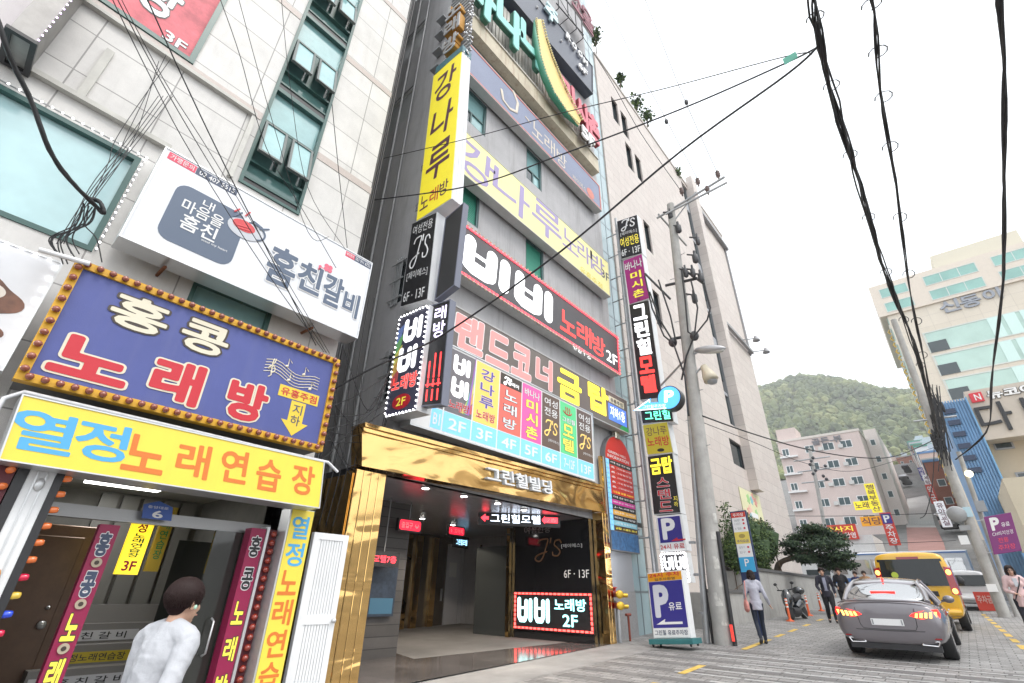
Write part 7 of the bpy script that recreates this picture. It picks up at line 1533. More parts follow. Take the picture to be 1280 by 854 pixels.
        # tail lamp : curved wedge round the corner
        def wedge(ex, pts, d): 
            mb = MB(); lo = []; hi = []
            for y, z in pts:
                x = .045-.0+max(0, (abs(y)-.55))**2*1.15; lo.append(V(x+.06, s*y, z)); hi.append(V(x-d, s*y, z))
            n = len(pts); mb.add(lo+hi, [tuple(range(n)), tuple(range(2*n-1, n-1, -1))]+[(i, (i+1) % n, n+(i+1) % n, n+i) for i in range(n)]); return mb
        tl = B(wedge(0, [(.40, .80), (.46, .845), (.62, .89), (.78, .915), (.86, .92), (.885, .84), (.86, .75), (.74, .735), (.56, .755)], .035), 'tail_light', tail_d if not lights else tail_r)
        mb = MB()
        for k in range(5):
            y = .50+k*.075; x = .045+max(0, y-.55)**2*1.15; mb.hexa([V(x, s*(y-.020), .775), V(x, s*(y+.020), .77), V(x-.048, s*(y+.020), .77), V(x-.048, s*(y-.020), .775), V(x, s*(y+.005), .845+k*.008), V(x, s*(y+.045), .845+k*.008), V(x-.048, s*(y+.045), .845+k*.008), V(x-.048, s*(y+.005), .845+k*.008)])
        B(mb, 'lamp_bars', tail_w if lights else tail_r, tl)
        B(MB().wbox(.035, s*.62-.17, .41, .09, s*.62+.17, .435), 'reflector', tail_d)
        mb = MB(); q = [(.46, .31), (.50, .375), (.74, .375), (.70, .30)]
        for i in range(4): mb.tube([V(.055, s*q[i][0], q[i][1]), V(.055, s*q[(i+1) % 4][0], q[(i+1) % 4][1])], .014, 6)
        e_ = B(mb, 'exhaust', chrome); mb = MB(); mb.add([V(.065, s*y, z) for y, z in q], [(0, 1, 2, 3)]); B(mb, 'exhaust_hole', black_p, e_)
        for x in (1.02, 3.95): wheel(T, (x, s*.80, .34), .34, .24, s, o)
    mb = MB(); mb.wbox(.06, -.74, .20, .3, .74, .30); B(mb, 'diffuser', blk_pl)
    mb = MB(); mb.wbox(.008, -.27, .62, .05, .27, .735); pl_ = B(mb, 'number_plate', wh); mb = MB(); mb.wbox(.002, -.255, .632, .006, -.23, .722); mb.wbox(.002, .23, .632, .006, .255, .722); B(mb, 'plate_frame', grey_p, pl_)
    mb = MB()
    for pts in ([(.50, .93), (.47, .62), (.43, .555), (0, .545), (-.43, .555), (-.47, .62), (-.50, .93)], [(.80, .60), (.55, .535), (0, .525), (-.55, .535), (-.80, .60)]):
        P_ = [V(.022+max(0, abs(y)-.5)**2*.9, y, z) for y, z in pts]; mb.tube(P_, .006, 5)
    B(mb, 'panel_gap', black_p)
    B(MB().tube([V(.10, -.80, 1.0), V(.045, -.66, 1.045), V(.02, -.35, 1.062), V(.015, 0, 1.066), V(.02, .35, 1.062), V(.045, .66, 1.045), V(.10, .80, 1.0)], [.008, .02, .024, .025, .024, .02, .008], 8), 'trunk_lip', pm)
    mb = MB(); mb.wbox(.03, -.40, .745, .06, .40, .775); B(mb, 'plate_garnish', chrome)
    mb = MB(); mb.add([V(1.30, -.02, 1.42), V(1.30, .02, 1.42), V(1.5, .015, 1.45), V(1.5, -.015, 1.45), V(1.36, -.005, 1.475), V(1.36, .005, 1.475)], [(0, 1, 2, 3), (0, 4, 5, 1), (1, 5, 2), (0, 3, 4), (3, 2, 5, 4)]); B(mb, 'antenna_fin', tail_r if lights else pm)
    if lights: B(MB().wbox(.72, -.22, 1.195, .80, .22, 1.215), 'high_brake_light', tail_r)
    return o
sedan((13.45, 1.50, road_z(13.45)), RAD(0), 'metallic grey sedan seen from behind with its brake lights glowing red', (.20, .185, .20))
sedan((84, gnd(1185, 652).y, road_z(84)+.1), RAD(180), 'small white car facing down the foot of the steep hill street', (.6, .6, .6), False, 'cars on the steep hill street')
sedan((150, edge(Lp, 150)-1.3, road_z(150)+.1), RAD(175), 'silver car parked higher up the steep hill street', (.4, .4, .42), False, 'cars on the steep hill street')
sedan((190, edge(Rp, 190)+1.3, road_z(190)+.1), RAD(175), 'dark car parked near the top of the steep hill street', (.05, .05, .06), False, 'cars on the steep hill street')

def van(loc, label, col, suv=False, name='van', cat='van', group=None):
    o = thing(name, label, cat, loc, group); T = Matrix.Translation(Vector(loc)) @ Matrix.Rotation(-math.atan(.036), 4, 'Y'); pm = paint('paint_'+'_'.join(str(int(c*100)) for c in col), col, .1)
    H = 1.72 if suv else 2.2; L_ = 4.6 if suv else 5.1; k = H-1.95
    def B(mb, nm, m, par=o): mb.v = [T @ q for q in mb.v]; return mb.build(nm, m, par)
    def P(zb, yb, y1, z1, y2, z2, y3, z3, y4, z4, zc): return [(0, zb), (yb, zb), (y1, z1), (y2, z2), (y3, z3), (y4, z4), (0, zc)]
    w2 = .0 if suv else .07
    secs = [(.0, P(.36, .76, .90, .48, .92, 1.05+k*.4, .82+w2, 1.72+k, .70+w2, 1.86+k, 1.88+k)), (.03, P(.33, .78, .93, .5, .95, 1.08+k*.4, .84+w2, 1.75+k, .71+w2, 1.90+k, 1.92+k)), (.5, P(.26, .84, .97, .5, .985, 1.1+k*.4, .86+w2, 1.78+k, .72+w2, 1.93+k, 1.96+k)), (2.4, P(.24, .86, .97, .5, .985, 1.1+k*.4, .86+w2, 1.77+k, .72+w2, 1.92+k, 1.96+k)),
            (3.4, P(.24, .86, .96, .5, .955, 1.08+k*.4, .80, 1.66+k, .64, 1.80+k, 1.84+k)), (4.2, P(.26, .84, .93, .5, .92, .95, .80, 1.10, .6, 1.16, 1.18)), (L_-.25, P(.28, .76, .86, .5, .82, .8, .7, .92, .5, .98, 1.0)), (L_-.05, P(.34, .6, .7, .5, .66, .7, .56, .8, .4, .84, .85))]
    subsurf(B(loft(secs), 'body', pm), 2)
    zg0, zg1 = 1.12+k*.4, 1.72+k
    mb = MB(); n = 8; vs = []
    for j in range(2):
        for i in range(n+1):
            y = -.85+1.7*i/n; y *= (1 if j == 0 else .96); z = zg0 if j == 0 else zg1; x = (-.045 if j == 0 else -.030)+abs(y)**3*.10; vs.append(V(x-.004, y, z))
    mb.add(vs, [(i, i+1, n+1+i+1, n+1+i) for i in range(n)]); q = [v+V(.03, 0, 0) for v in vs]; mb.add(q, [(i, n+1+i, n+1+i+1, i+1) for i in range(n)]); B(mb, 'rear_window', mat('van_glass', (.018, .022, .024), .04, spec=.5))
    for s in (1, -1):
        mb = MB()
        for x0, x1 in ((.35, 1.35), (1.45, 2.45), (2.55, 3.35)): mb.hexa([V(x0, s*.915, zg0), V(x1, s*.915, zg0), V(x1-.05, s*.83, zg1), V(x0+.05, s*.83, zg1), V(x0, s*(.975+w2*.2), zg0), V(x1, s*(.975+w2*.2), zg0), V(x1-.05, s*(.875+w2), zg1-.02), V(x0+.05, s*(.875+w2), zg1-.02)])
        B(mb, 'side_window', car_gl)
        e_ = w2*.7; t = MB(); t.hexa([V(.10, s*.78, 1.0), V(.14, s*(.965+e_), .98), V(.14, s*(.93+e_), 1.5+k), V(.10, s*.78, 1.52+k), V(-.01, s*.80, 1.0), V(.02, s*(.955+e_*.6), .98), V(.03, s*(.91+e_), 1.46+k), V(-.005, s*.80, 1.5+k)]); tl = B(t, 'tail_light', tail_d)
        for z in (1.08, 1.34+k): B(MB().ball(V(-.005, s*(.865+w2*.3), z), .075, 10, 6, sc=(.4, .9, 1)), 'lamp_glow', tail_w, tl)
        for x in (.95, 3.9): wheel(T, (x, s*.82, .335), .335, .24, s, o)
        mb = MB(); mb.ball(V(3.35, s*1.06, 1.25+k*.3), .13, 10, 8, sc=(.5, .9, 1.1)); B(mb, 'wing_mirror', blk_pl)
    B(MB().tube([V(-.01, -.85, .52), V(-.05, -.6, .52), V(-.06, 0, .52), V(-.05, .6, .52), V(-.01, .85, .52)], .10, 8), 'bumper', pm)
    if not suv:
        B(MB().box(Fr((0, 0, 0), (0, -1, 0), (0, 0, 1)), .16, .94, .48, 1.08, -.03, .05, ch=.02), 'handle_recess', blk_pl)
        fr_ = Fr(T @ V(-.045, .75, .70), (T.to_3x3() @ V(0, -1, 0)), (T.to_3x3() @ V(0, 0, 1))); ink = mat('brown_ink', (.20, .09, .01), .5)
        text(fr_, '051)466-3500', (.3, .27, 1.05, .36), ink, o, d=.012, bold=.02); text(fr_, '태권도 어린이집 학원', (.25, .38, 1.05, .44), ink, o, d=.012, bold=0)
        MB_ = MB(); MB_.wbox(.35, -.55, 2.10, 2.8, .55, 2.16); B(MB_, 'roof_vent', pm); B(MB().box(Fr((.03, 0, 2.0), (0, -1, 0), (0, 0, 1)), -.28, -.03, .28, .04, -.02, .05), 'high_brake_light', tail_d)
        bh = MB(); bh.prism(Fr((-.03, .45, 1.52), (0, -1, 0), (0, 0, 1)), disc(0, 0, .09), 0, .01); B(bh, 'round_sticker', mat('lime_sticker', (.45, .55, .06), .5))
    B(MB().box(Fr((0, 0, 0), (0, -1, 0), (0, 0, 1)), -.26, .60, .26, .72, .0, .06), 'number_plate', wh)
    return o
van((20.8, 1.28, road_z(20.8)), 'yellow school van braking ahead of the grey sedan', (.72, .40, .012))
van((33, at(1197, 730, x=33).y-.25, road_z(33)), 'white sport utility vehicle with a lit tail lamp partly hidden behind the right pole', (.55, .55, .56), True, 'sport_utility', 'car')
# bus
def bus():
    x0, y0, y1 = 47.5, -.5, 8.05; z0 = road_z(47.5); o = thing('minibus', 'white and blue minibus crossing the end of the street behind the van', 'bus', (x0, 4, z0))
    pw = paint('paint_bus_white', (.62, .63, .64), 0); f = FX(x0)
    MB().box(f, -y1, z0+.35, -y0, z0+3.05, -2.3, 0, ch=.12).build('body', pw, o)
    b = MB()
    for i in range(5): a = -y1+1.5+i*1.35; b.box(f, a, z0+1.55, a+1.25, z0+2.55, .003, .02)
    b.build('side_window', car_gl, o); MB().box(f, -y1+.25, z0+1.55, -y1+1.2, z0+2.4, .003, .02).build('cab_window', car_gl, o)
    MB().box(f, -y1+.05, z0+.95, -y0-.1, z0+1.3, .003, .012).build('blue_stripe', mat('bus_blue', (.06, .16, .42), .4), o); MB().box(f, -y1+.1, z0+2.86, -y0-.1, z0+2.96, .003, .04).build('roof_stripe', mat('bus_roof_blue', (.12, .22, .45), .4), o)
    T = Matrix.Identity(4)
    for y in (y1-1.2, y0+1.6):
        w = MB().lathe((x0+.1, y, z0+.45), [(.28, 0), (.45, 0), (.45, .24), (.28, .24)], 20, axis=(-1, 0, 0)).build('wheel', rub, o); MB().lathe((x0-.10, y, z0+.45), [(0, .02), (.27, .02), (.27, 0)], 16, axis=(-1, 0, 0)).build('rim', rimm, w)
    f5 = FX(x0-.02); text(f5, '관광버스', (-y1+3, z0+1.0, -y1+5, z0+1.26), wh, o, d=.01, bold=.02)
bus()
# scooter
def scooter():
    c = V(23.3, 5.38, road_z(23.3)); o = thing('scooter', 'black motor scooter with a rounded top box parked by the planter wall', 'scooter', c); T = Matrix.Translation(c) @ Matrix.Rotation(RAD(172), 4, 'Z') @ Matrix.Rotation(RAD(6), 4, 'X')
    def B(mb, nm, m, par=o): mb.v = [T @ q for q in mb.v]; return mb.build(nm, m, par)
    bp_ = mat('scooter_black', (.02, .025, .032), .15, coat=1)
    for x in (.65, -.62):
        w = B(MB().lathe((x, -.06, .26), [(.15, 0), (.24, .0), (.26, .03), (.26, .09), (.24, .12), (.15, .12)], 20, axis=(0, 1, 0)), 'wheel', rub); B(MB().lathe((x, -.05, .26), [(0, 0), (.15, 0), (.15, .1), (0, .1)], 12, axis=(0, 1, 0)), 'rim', rimm, w)
    B(MB().tube([V(.80, 0, .42), V(.66, 0, .55), V(.45, 0, .42)], [.05, .09, .04], 8), 'front_fender', bp_)
    q = MB(); q.tube([V(.62, 0, .36), V(.60, 0, .55), V(.50, 0, .80), V(.42, 0, .98)], [.10, .17, .20, .12], 12); B(q, 'leg_shield', bp_)
    B(MB().ball(V(.58, 0, .84), .14, 12, 8, sc=(.6, 1, .7)), 'headlight', mat('head_lamp', (.55, .58, .6), .08)); B(MB().ball(V(.70, 0, .62), .10, 10, 6, sc=(.4, 1, .45)), 'front_badge', mat('grey_badge', (.4, .42, .45), .2))
    q = MB(); q.tube([V(.45, 0, .28), V(.1, 0, .25), V(-.2, 0, .28)], [.14, .17, .15], 10); B(q, 'floor_board', blk_pl)
    q = MB(); q.tube([V(-.05, 0, .40), V(-.3, 0, .52), V(-.7, 0, .60), V(-.95, 0, .66)], [.12, .19, .18, .08], 12); B(q, 'rear_body', bp_)
    q = MB(); q.tube([V(.05, 0, .70), V(-.3, 0, .74), V(-.65, 0, .80)], [.10, .14, .12], 10); B(q, 'seat', blk_pl)
    B(MB().ball(V(-.80, 0, 1.0), .22, 14, 10, sc=(1, 1.05, .72)), 'top_box', bp_)
    q = MB(); q.tube([V(.36, -.34, 1.03), V(.44, -.1, 1.0), V(.44, .1, 1.0), V(.36, .34, 1.03)], .022, 8); h = B(q, 'handlebar', blk_pl)
    for s in (1, -1): q = MB(); q.tube([V(.42, s*.25, 1.03), V(.44, s*.30, 1.18)], .01, 5); q.ball(V(.44, s*.32, 1.23), .075, 10, 6, sc=(.35, 1, .7)); B(q, 'mirror', blk_pl)
    q = MB(); q.tube([V(-.15, .12, .25), V(-.18, .28, .02)], .014, 5); B(q, 'side_stand', grey_p)
scooter()
# ================================================================== PEOPLE
def remesh(mb, name, m, parent, vox, T, smooth=4, scale=1.0, fold=0):
    mb.v = [T @ q for q in mb.v]; o = mb.build(name, m, parent)
    md = o.modifiers.new('r', 'REMESH'); md.mode = 'VOXEL'; md.voxel_size = vox*scale; md.use_smooth_shade = True
    ms = o.modifiers.new('s', 'SMOOTH'); ms.factor = .5; ms.iterations = smooth
    me = evaluated(o); o.modifiers.clear(); me.name = name
    if fold:
        Ti = T.inverted(); r0 = ROOTS[parent]
        nr = [v.normal.copy() for v in me.vertices]; co = []
        for i, v in enumerate(me.vertices):
            q = Ti @ (v.co+r0)
            n1 = noise.noise(V(q.x*9+q.z*7, q.y*9-q.z*5, q.z*5)); n2 = noise.noise(V(q.x*22, q.y*22, q.z*9+q.x*14)); co += list(v.co + nr[i]*fold*(1.0*(1-abs(n1)*2.2)+.45*n2))
        me.vertices.foreach_set('co', co); me.update()
    me.materials.clear()
    for q in (m if isinstance(m, (list, tuple)) else [m]): me.materials.append(q)
    me.polygons.foreach_set('use_smooth', [True]*len(me.polygons)); o.data = me; return o
def limb(mb, P, R, n=12): mb.tube(smooth([Vector(p) for p in P], 5), [R[min(int(i/5), len(R)-2)]*(1-(i % 5)/5)+R[min(int(i/5)+1, len(R)-1)]*((i % 5)/5) if i < 5*(len(R)-1) else R[-1] for i in range(5*(len(P)-1)+1)], n); mb.ball(P[0], R[0], 10, 8); mb.ball(P[-1], R[-1], 10, 8)
def hand(mb, w, d, out, s=1.0, curl=.5):
    """palm, four unequal bent fingers and a thumb; d = direction of the forearm, out = side of the thumb"""
    w = Vector(w); d = Vector(d).normalized(); out = (Vector(out)-d*Vector(out).dot(d)).normalized(); nrm = d.cross(out)
    for k in range(4): mb.tube([w+out*(.030-.02*k)*.5*s, w+d*.05*s+out*(.030-.02*k)*s, w+d*.09*s+out*(.030-.02*k)*s], [.018*s, .017*s, .013*s], 8)
    for k, L in enumerate((.070, .080, .074, .056)):
        b = w+d*.085*s+out*(.032-.0215*k)*s; a1 = d*cos(curl*.6)+nrm*sin(curl*.6); a2 = d*cos(curl*1.5)+nrm*sin(curl*1.5)
        mb.tube([b, b+a1*L*.5*s, b+a1*L*.5*s+a2*L*.5*s], [.0098*s, .009*s, .0075*s], 7); mb.ball(b+a1*L*.5*s+a2*L*.5*s, .0075*s, 6, 5)
    b = w+d*.02*s+out*.02*s; mb.tube([b, b+(d*.5+out*.6+nrm*.25).normalized()*.045*s, b+(d*.5+out*.6+nrm*.25).normalized()*.045*s+(d*.8+out*.2+nrm*.3).normalized()*.035*s], [.014*s, .011*s, .008*s], 7)
def headshape(mb, c, yaw=0, pitch=0, s=1.0):
    R = Matrix.Rotation(yaw, 3, 'Z') @ Matrix.Rotation(pitch, 3, 'Y'); c = Vector(c); Q = lambda x, y, z: c+R @ V(x*s, y*s, z*s)
    mb.ball(Q(-.008, 0, .030), .094*s, 16, 12, sc=(1.04, .82, .98), R=R); mb.ball(Q(.022, 0, -.042), .066*s, 14, 10, sc=(.98, .86, 1.12), R=R); mb.ball(Q(.052, 0, -.092), .030*s, 10, 8, sc=(.9, 1.1, .8), R=R)
    mb.tube([Q(.088, 0, .018), Q(.104, 0, -.020), Q(.094, 0, -.034)], [.010*s, .016*s, .013*s], 8); mb.ball(Q(.102, 0, -.026), .0145*s, 8, 6)
    for k in (1, -1):
        mb.ball(Q(.064, k*.034, -.02), .030*s, 8, 6, sc=(.7, .9, .9), R=R); mb.tube([Q(.084, k*.012, .038), Q(.080, k*.045, .040)], .010*s, 6)
        mb.ball(Q(-.012, k*.080, -.008), .030*s, 8, 6, sc=(.62, .32, 1.0), R=R); mb.ball(Q(-.016, k*.087, .012), .017*s, 8, 6, sc=(.8, .5, .9), R=R)
    mb.tube([Q(.086, -.022, -.060), Q(.094, 0, -.058), Q(.086, .022, -.060)], .0095*s, 6)
    return Q, R
skin = mat('skin', (.52, .31, .22), .5, var=.06, vscale=20); hair_m = mat('dark_hair', (.018, .011, .010), .6, spec=.2); eye_m = mat('dark_eye', (.015, .012, .012), .2); lip_m = mat('lip', (.42, .16, .14), .45)
def person(label, loc, yaw, h, top, bot, shoe, arms, legs, lean=0, hyaw=0, hpitch=0, hair='short', top_kind='shirt', hem=.86, fem=False, sleeve=1.0, vox=.014, hairc=None, group='people in the street'):
    """arms/legs: per side dict of joints in body metres for a 1.7 m figure facing +X (left side is +Y)"""
    o = thing('person', label, 'person', loc, group); S = h/1.70
    T = Matrix.Translation(Vector(loc)) @ Matrix.Rotation(yaw, 4, 'Z') @ Matrix.Scale(S, 4)
    L = lambda z: lean*(z-.9); sw = .165 if fem else .185; k = .9 if fem else 1.0
    pel, wai, che, nb = V(0, 0, .93), V(L(1.1), 0, 1.10), V(L(1.3), 0, 1.29), V(L(1.44)-.01, 0, 1.435); hc = V(L(1.58)+.02, 0, 1.575)
    def torso(mb, g=0):
        mb.ball(pel, .15*k+g, 16, 12, sc=(.78, 1.08, .85)); mb.ball(wai, .132*k+g, 16, 12, sc=(.78, 1.02, 1.1)); mb.ball(che, .155*k+g, 16, 12, sc=(.76, 1.06, 1.0)); mb.ball(che+V(0, 0, .07), .135*k+g, 14, 10, sc=(.72, 1.2, .7))
        mb.tube([pel, wai, che], [.125*k+g, .112*k+g, .128*k+g], 14)
        if fem: 
            for s in (1, -1): mb.ball(che+V(.08, s*.065, -.01), .06+g, 10, 8)
        for s in (1, -1): mb.tube([nb+V(0, s*.03, .0), V(che.x-.005, s*sw*.8, 1.405), V(che.x-.005, s*sw, 1.375)], [.055+g, .056+g, .058*k+g], 12)
    def armp(s): a = arms[s]; sh = V(che.x-.005, s*sw, 1.37); return sh, Vector(a[0]), Vector(a[1])
    def legp(s): l = legs[s]; return V(0, s*.088, .90), Vector(l[0]), Vector(l[1]), Vector(l[2])
    body = MB(); torso(body, -.012); body.tube([nb-V(0, 0, .03), nb+V(.012, 0, .06), hc-V(.005, 0, .05)], [.062, .052, .052], 12); Q, R = headshape(body, hc, hyaw, hpitch)
    for s in (1, -1):
        sh, el, wr = armp(s); limb(body, [sh, sh.lerp(el, .5), el, el.lerp(wr, .4), wr], [.05*k, .044*k, .036*k, .036*k, .025*k]); d = (wr-el).normalized()
        fwd = V(1, 0, .1) if abs(d.x) < .8 else V(0, 0, 1); hand(body, wr, d, fwd, .98, .55)
        hp, kn, an, to = legp(s); limb(body, [hp, hp.lerp(kn, .5), kn, kn.lerp(an, .4), an], [.078*k, .068*k, .05*k, .05*k, .034]); limb(body, [an, an.lerp(to, .6)-V(0, 0, .01), to], [.036, .036, .03])
    b_ = remesh(body, 'body', skin, o, vox*.75 if vox > .01 else vox*.8, T, 2, S)
    t = MB(); torso(t, .012)
    if hem < .86: t.ball(V(0, 0, .90), .158*k, 16, 12, sc=(.80, 1.08, .8)); t.tube([V(0, 0, hem+.05), V(0, 0, .95)], [.15*k, .145*k], 16)
    for s in (1, -1):
        sh, el, wr = armp(s); we = el.lerp(wr, .92) if sleeve >= 1 else None
        limb(t, [sh, sh.lerp(el, .5), el, el.lerp(we, .5), we], [.066*k, .060*k, .052*k, .050*k, .040*k])
    t.tube([nb+V(-.01, 0, -.03), nb+V(.006, 0, .028)], [.078, .066], 14)
    remesh(t, {'shirt': 'shirt', 'jacket': 'jacket', 'sweater': 'sweater'}[top_kind], top, o, vox, T, 3, S, .0045 if vox < .01 else .005)
    t = MB(); t.ball(pel-V(0, 0, .02), .155*k, 16, 12, sc=(.80, 1.08, .8)); t.tube([pel-V(0, 0, .02), V(0, 0, 1.0)], [.14*k, .128*k], 14)
    for s in (1, -1):
        hp, kn, an, to = legp(s); lw = 1.0 if fem else 1.16
        limb(t, [hp, hp.lerp(kn, .5), kn, kn.lerp(an, .4), an.lerp(kn, .06)], [.092*k*lw, .080*k*lw, .060*k*lw, .057*k*lw, .043*lw])
    remesh(t, 'trousers', bot, o, vox, T, 3, S, 0 if fem else .006)
    for s in (1, -1):
        hp, kn, an, to = legp(s); sm_ = MB(); limb(sm_, [an-(to-an)*.18-V(0, 0, .035), an-V(0, 0, .03), an.lerp(to, .6)-V(0, 0, .02), to-V(0, 0, .002)], [.040, .046, .044, .034]); sm_.tube([an, an+V(0, 0, .03)], [.042, .04], 10); remesh(sm_, 'shoe', shoe, o, vox*.8, T, 2, S)
    hm = MB(); hr = random.Random(11)
    if hair == 'short':
        hm.ball(Q(-.024, 0, .056), .106, 16, 12, sc=(1.06, .90, .96), R=R); hm.ball(Q(-.060, 0, .006), .064, 12, 8, sc=(.85, 1.12, 1.1), R=R); hm.ball(Q(.045, 0, .098), .05, 12, 8, sc=(1, 1.3, .6), R=R)
        for s in (1, -1): hm.ball(Q(-.02, s*.070, .035), .036, 8, 6, sc=(1.2, .5, 1.1), R=R)
    else:
        hm.ball(Q(-.018, 0, .045), .102, 16, 12, sc=(1.0, .92, .98), R=R); ln = -.20 if hair == 'long' else -.12
        for i in range(40):
            a = hr.uniform(.75, 5.53); x, y = -.012+.090*cos(a), .084*sin(a); hm.tube([Q(x*.8, y*.8, .08), Q(x*1.05, y*1.08, -.02), Q(x*1.02-.01, y*1.05, ln*hr.uniform(.75, 1))], [.02, .024, .012], 6)
        for i in range(9): y = -.06+.015*i; hm.tube([Q(.02, y*.7, .125), Q(.072, y, .085), Q(.084, y*1.05, .048)], [.018, .016, .008], 6)
    ho = remesh(hm, 'hair', hairc or hair_m, o, vox*.6, T, 3, S)
    if hair == 'short':
        st = MB()
        for i in range(900 if vox < .01 else 90):
            a = hr.uniform(-3.14, 3.14); front = abs(a) < .9; e1 = hr.uniform(-.1, .35) if front else hr.uniform(-.75, .1); P = []
            for k in range(6):
                e = 1.5+(e1-1.5)*k/5; aa = a+hr.uniform(-.06, .06)+.25*sin(k*.5+i); rr_ = 1.03+.02*hr.random()+(.05 if k == 5 else 0); P.append(Q(-.024+.113*rr_*cos(aa)*cos(e), .097*rr_*sin(aa)*cos(e), .054+.104*rr_*sin(e)))
            st.tube(P, [.003, .0042, .0042, .004, .003, .001], 4)
        st.v = [T @ q for q in st.v]; st.build('hair_strands', mat('hair_strand', (.022, .010, .009), .55, spec=.25), ho)
    fc = MB()
    for s in (1, -1): fc.ball(Q(.084, s*.034, .014), .011, 8, 6, sc=(.5, 1.3, .6), R=R)
    fc.v = [T @ q for q in fc.v]; fc.build('eyes', eye_m, b_)
    fc = MB()
    for s in (1, -1): fc.tube([Q(.093, s*.018, .040), Q(.090, s*.036, .046), Q(.078, s*.052, .040)], .0045, 5)
    fc.v = [T @ q for q in fc.v]; fc.build('eyebrows', hair_m, b_)
    fc = MB(); fc.tube([Q(.095, -.020, -.061), Q(.102, 0, -.060), Q(.095, .020, -.061)], .0055, 6); fc.v = [T @ q for q in fc.v]; fc.build('lips', lip_m, b_)
    return o, T, Q, R, S
def B_(mb, T, nm, m, par): mb.v = [T @ q for q in mb.v]; return mb.build(nm, m, par)
walkL = {1: ((.28, .10, .52) and (.20, .09, .50), (.10, .09, .09), (.25, .10, .04)), -1: ((.02, -.09, .49), (-.24, -.09, .13), (-.12, -.10, .05))}
stand = {1: ((.03, .09, .50), (.0, .10, .08), (.15, .12, .03)), -1: ((.02, -.09, .50), (-.03, -.10, .08), (.12, -.12, .03))}
arm_dn = {1: ((-.02, .24, 1.11), (.06, .26, .88)), -1: ((-.03, -.24, 1.11), (.05, -.26, .88))}
# foreground man in white
white_shirt = mat('white_shirt', (.47, .48, .51), .75, bump=.5, bscale=14)
hc = at(228, 748, x=1.16); zg = road_z(hc.x); hgt = (at(222, 729, x=1.16).z-zg)
yw = RAD(20); off = V(.05*cos(yw), .05*sin(yw), 0)
o, T, Q, R, S = person('man in a loose white shirt walking past the left karaoke doorway', (hc.x-off.x, hc.y-off.y, zg), yw, hgt, white_shirt, mat('dark_trousers', (.03, .03, .035), .8), black_p,
    {1: ((.06, .235, 1.13), (.20, .22, .95)), -1: ((-.06, -.235, 1.12), (-.02, -.26, .88))}, walkL, lean=.10, hyaw=RAD(4), vox=.0085, hem=.80, hairc=mat('reddish_black_hair', (.014, .005, .006), .7, spec=.15))
B_(MB().ball(Q(.004, -.088, -.012), .012, 8, 6, sc=(1, .8, 1.2), R=R), T, 'earbud', mat('pale_green_earbud', (.5, .75, .6), .3), o)
cl = MB(); nb = V(.050, 0, 1.452)
for i in range(1): cl.tube([nb+V(.063*cos(a), .063*sin(a), -.012*cos(a)) for a in [RAD(40+i*280/14) for i in range(15)]], [.006]+[.011]*13+[.006], 8)
B_(cl, T, 'collar', white_shirt, o)
# woman with grey top and pink bag
gp_ = gnd(955, 806); greyt = mat('heather_grey_knit', (.40, .40, .46), .85, var=.05, vscale=30)
o, T, Q, R, S = person('woman in a grey knit top and navy jeans carrying a pink bag', (gp_.x, gp_.y, road_z(gp_.x)), RAD(28), 1.66, greyt, mat('navy_jeans', (.012, .018, .035), .75), mat('dark_sneaker', (.03, .03, .035), .6),
    {1: ((.02, .22, 1.13), (.16, .22, .98)), -1: ((-.03, -.25, 1.10), (.08, -.34, .90))}, {1: ((.0, .085, .50), (-.20, .08, .13), (-.07, .08, .05)), -1: ((.12, -.09, .50), (.17, -.10, .08), (.31, -.11, .035))}, hair='bob', top_kind='sweater', hem=.72, fem=True)
pkb = mat('pink_bag', (.60, .25, .22), .6, var=.12, vscale=20)
bgm = MB(); bgm.ball(V(-.02, .245, .86), .15, 14, 10, sc=(1.1, .42, .95)); bgm.ball(V(-.02, .245, .80), .14, 14, 10, sc=(1.15, .45, .7)); b_ = remesh(bgm, 'shoulder_bag', pkb, o, .012, T, 3)
B_(MB().tube(smooth([V(-.13, .25, .92), V(-.10, .235, 1.15), V(-.03, .19, 1.44), V(.06, .235, 1.15), V(.09, .25, .92)]), .013, 6), T, 'bag_strap', pkb, o)
# man in dark suit
navy_s = mat('navy_suit', (.018, .018, .032), .75)
g2_ = gnd(1043, 779); o, T, Q, R, S = person('man in an open navy suit walking towards the viewer beside the sedan', (g2_.x, g2_.y, road_z(g2_.x)), RAD(196), 1.76, navy_s, mat('black_trousers', (.012, .012, .016), .8), black_p,
    {1: ((-.05, .25, 1.12), (.05, .25, .90)), -1: ((.04, -.25, 1.13), (.20, -.20, .98))}, {1: ((.14, .09, .50), (.16, .08, .09), (.30, .09, .04)), -1: ((.0, -.09, .49), (-.20, -.09, .12), (-.07, -.1, .04))}, top_kind='jacket', hem=.74)
sh_ = mat('grey_blue_shirt', (.30, .31, .40), .7); mb = MB(); mb.add([V(.135, -.06, 1.40), V(.135, .06, 1.40), V(.160, .055, 1.2), V(.142, .06, .98), V(.142, -.06, .98), V(.160, -.055, 1.2), V(.150, 0, 1.40), V(.172, 0, 1.2), V(.152, 0, .98)], [(0, 5, 7, 6), (6, 7, 2, 1), (5, 4, 8, 7), (7, 8, 3, 2)])
mb2 = MB(); mb2.v = [q+V(-.03, 0, 0) for q in mb.v]; mb.add(mb2.v, [(0, 6, 7, 5), (6, 1, 2, 7), (5, 7, 8, 4), (7, 2, 3, 8)]); B_(mb, T, 'shirt_front', sh_, o)
for s in (1, -1): B_(MB().tube([V(.11, s*.055, 1.45), V(.155, s*.075, 1.33), V(.165, s*.07, 1.18), V(.15, s*.055, 1.02)], [.018, .024, .02, .012], 6), T, 'lapel', navy_s, o)
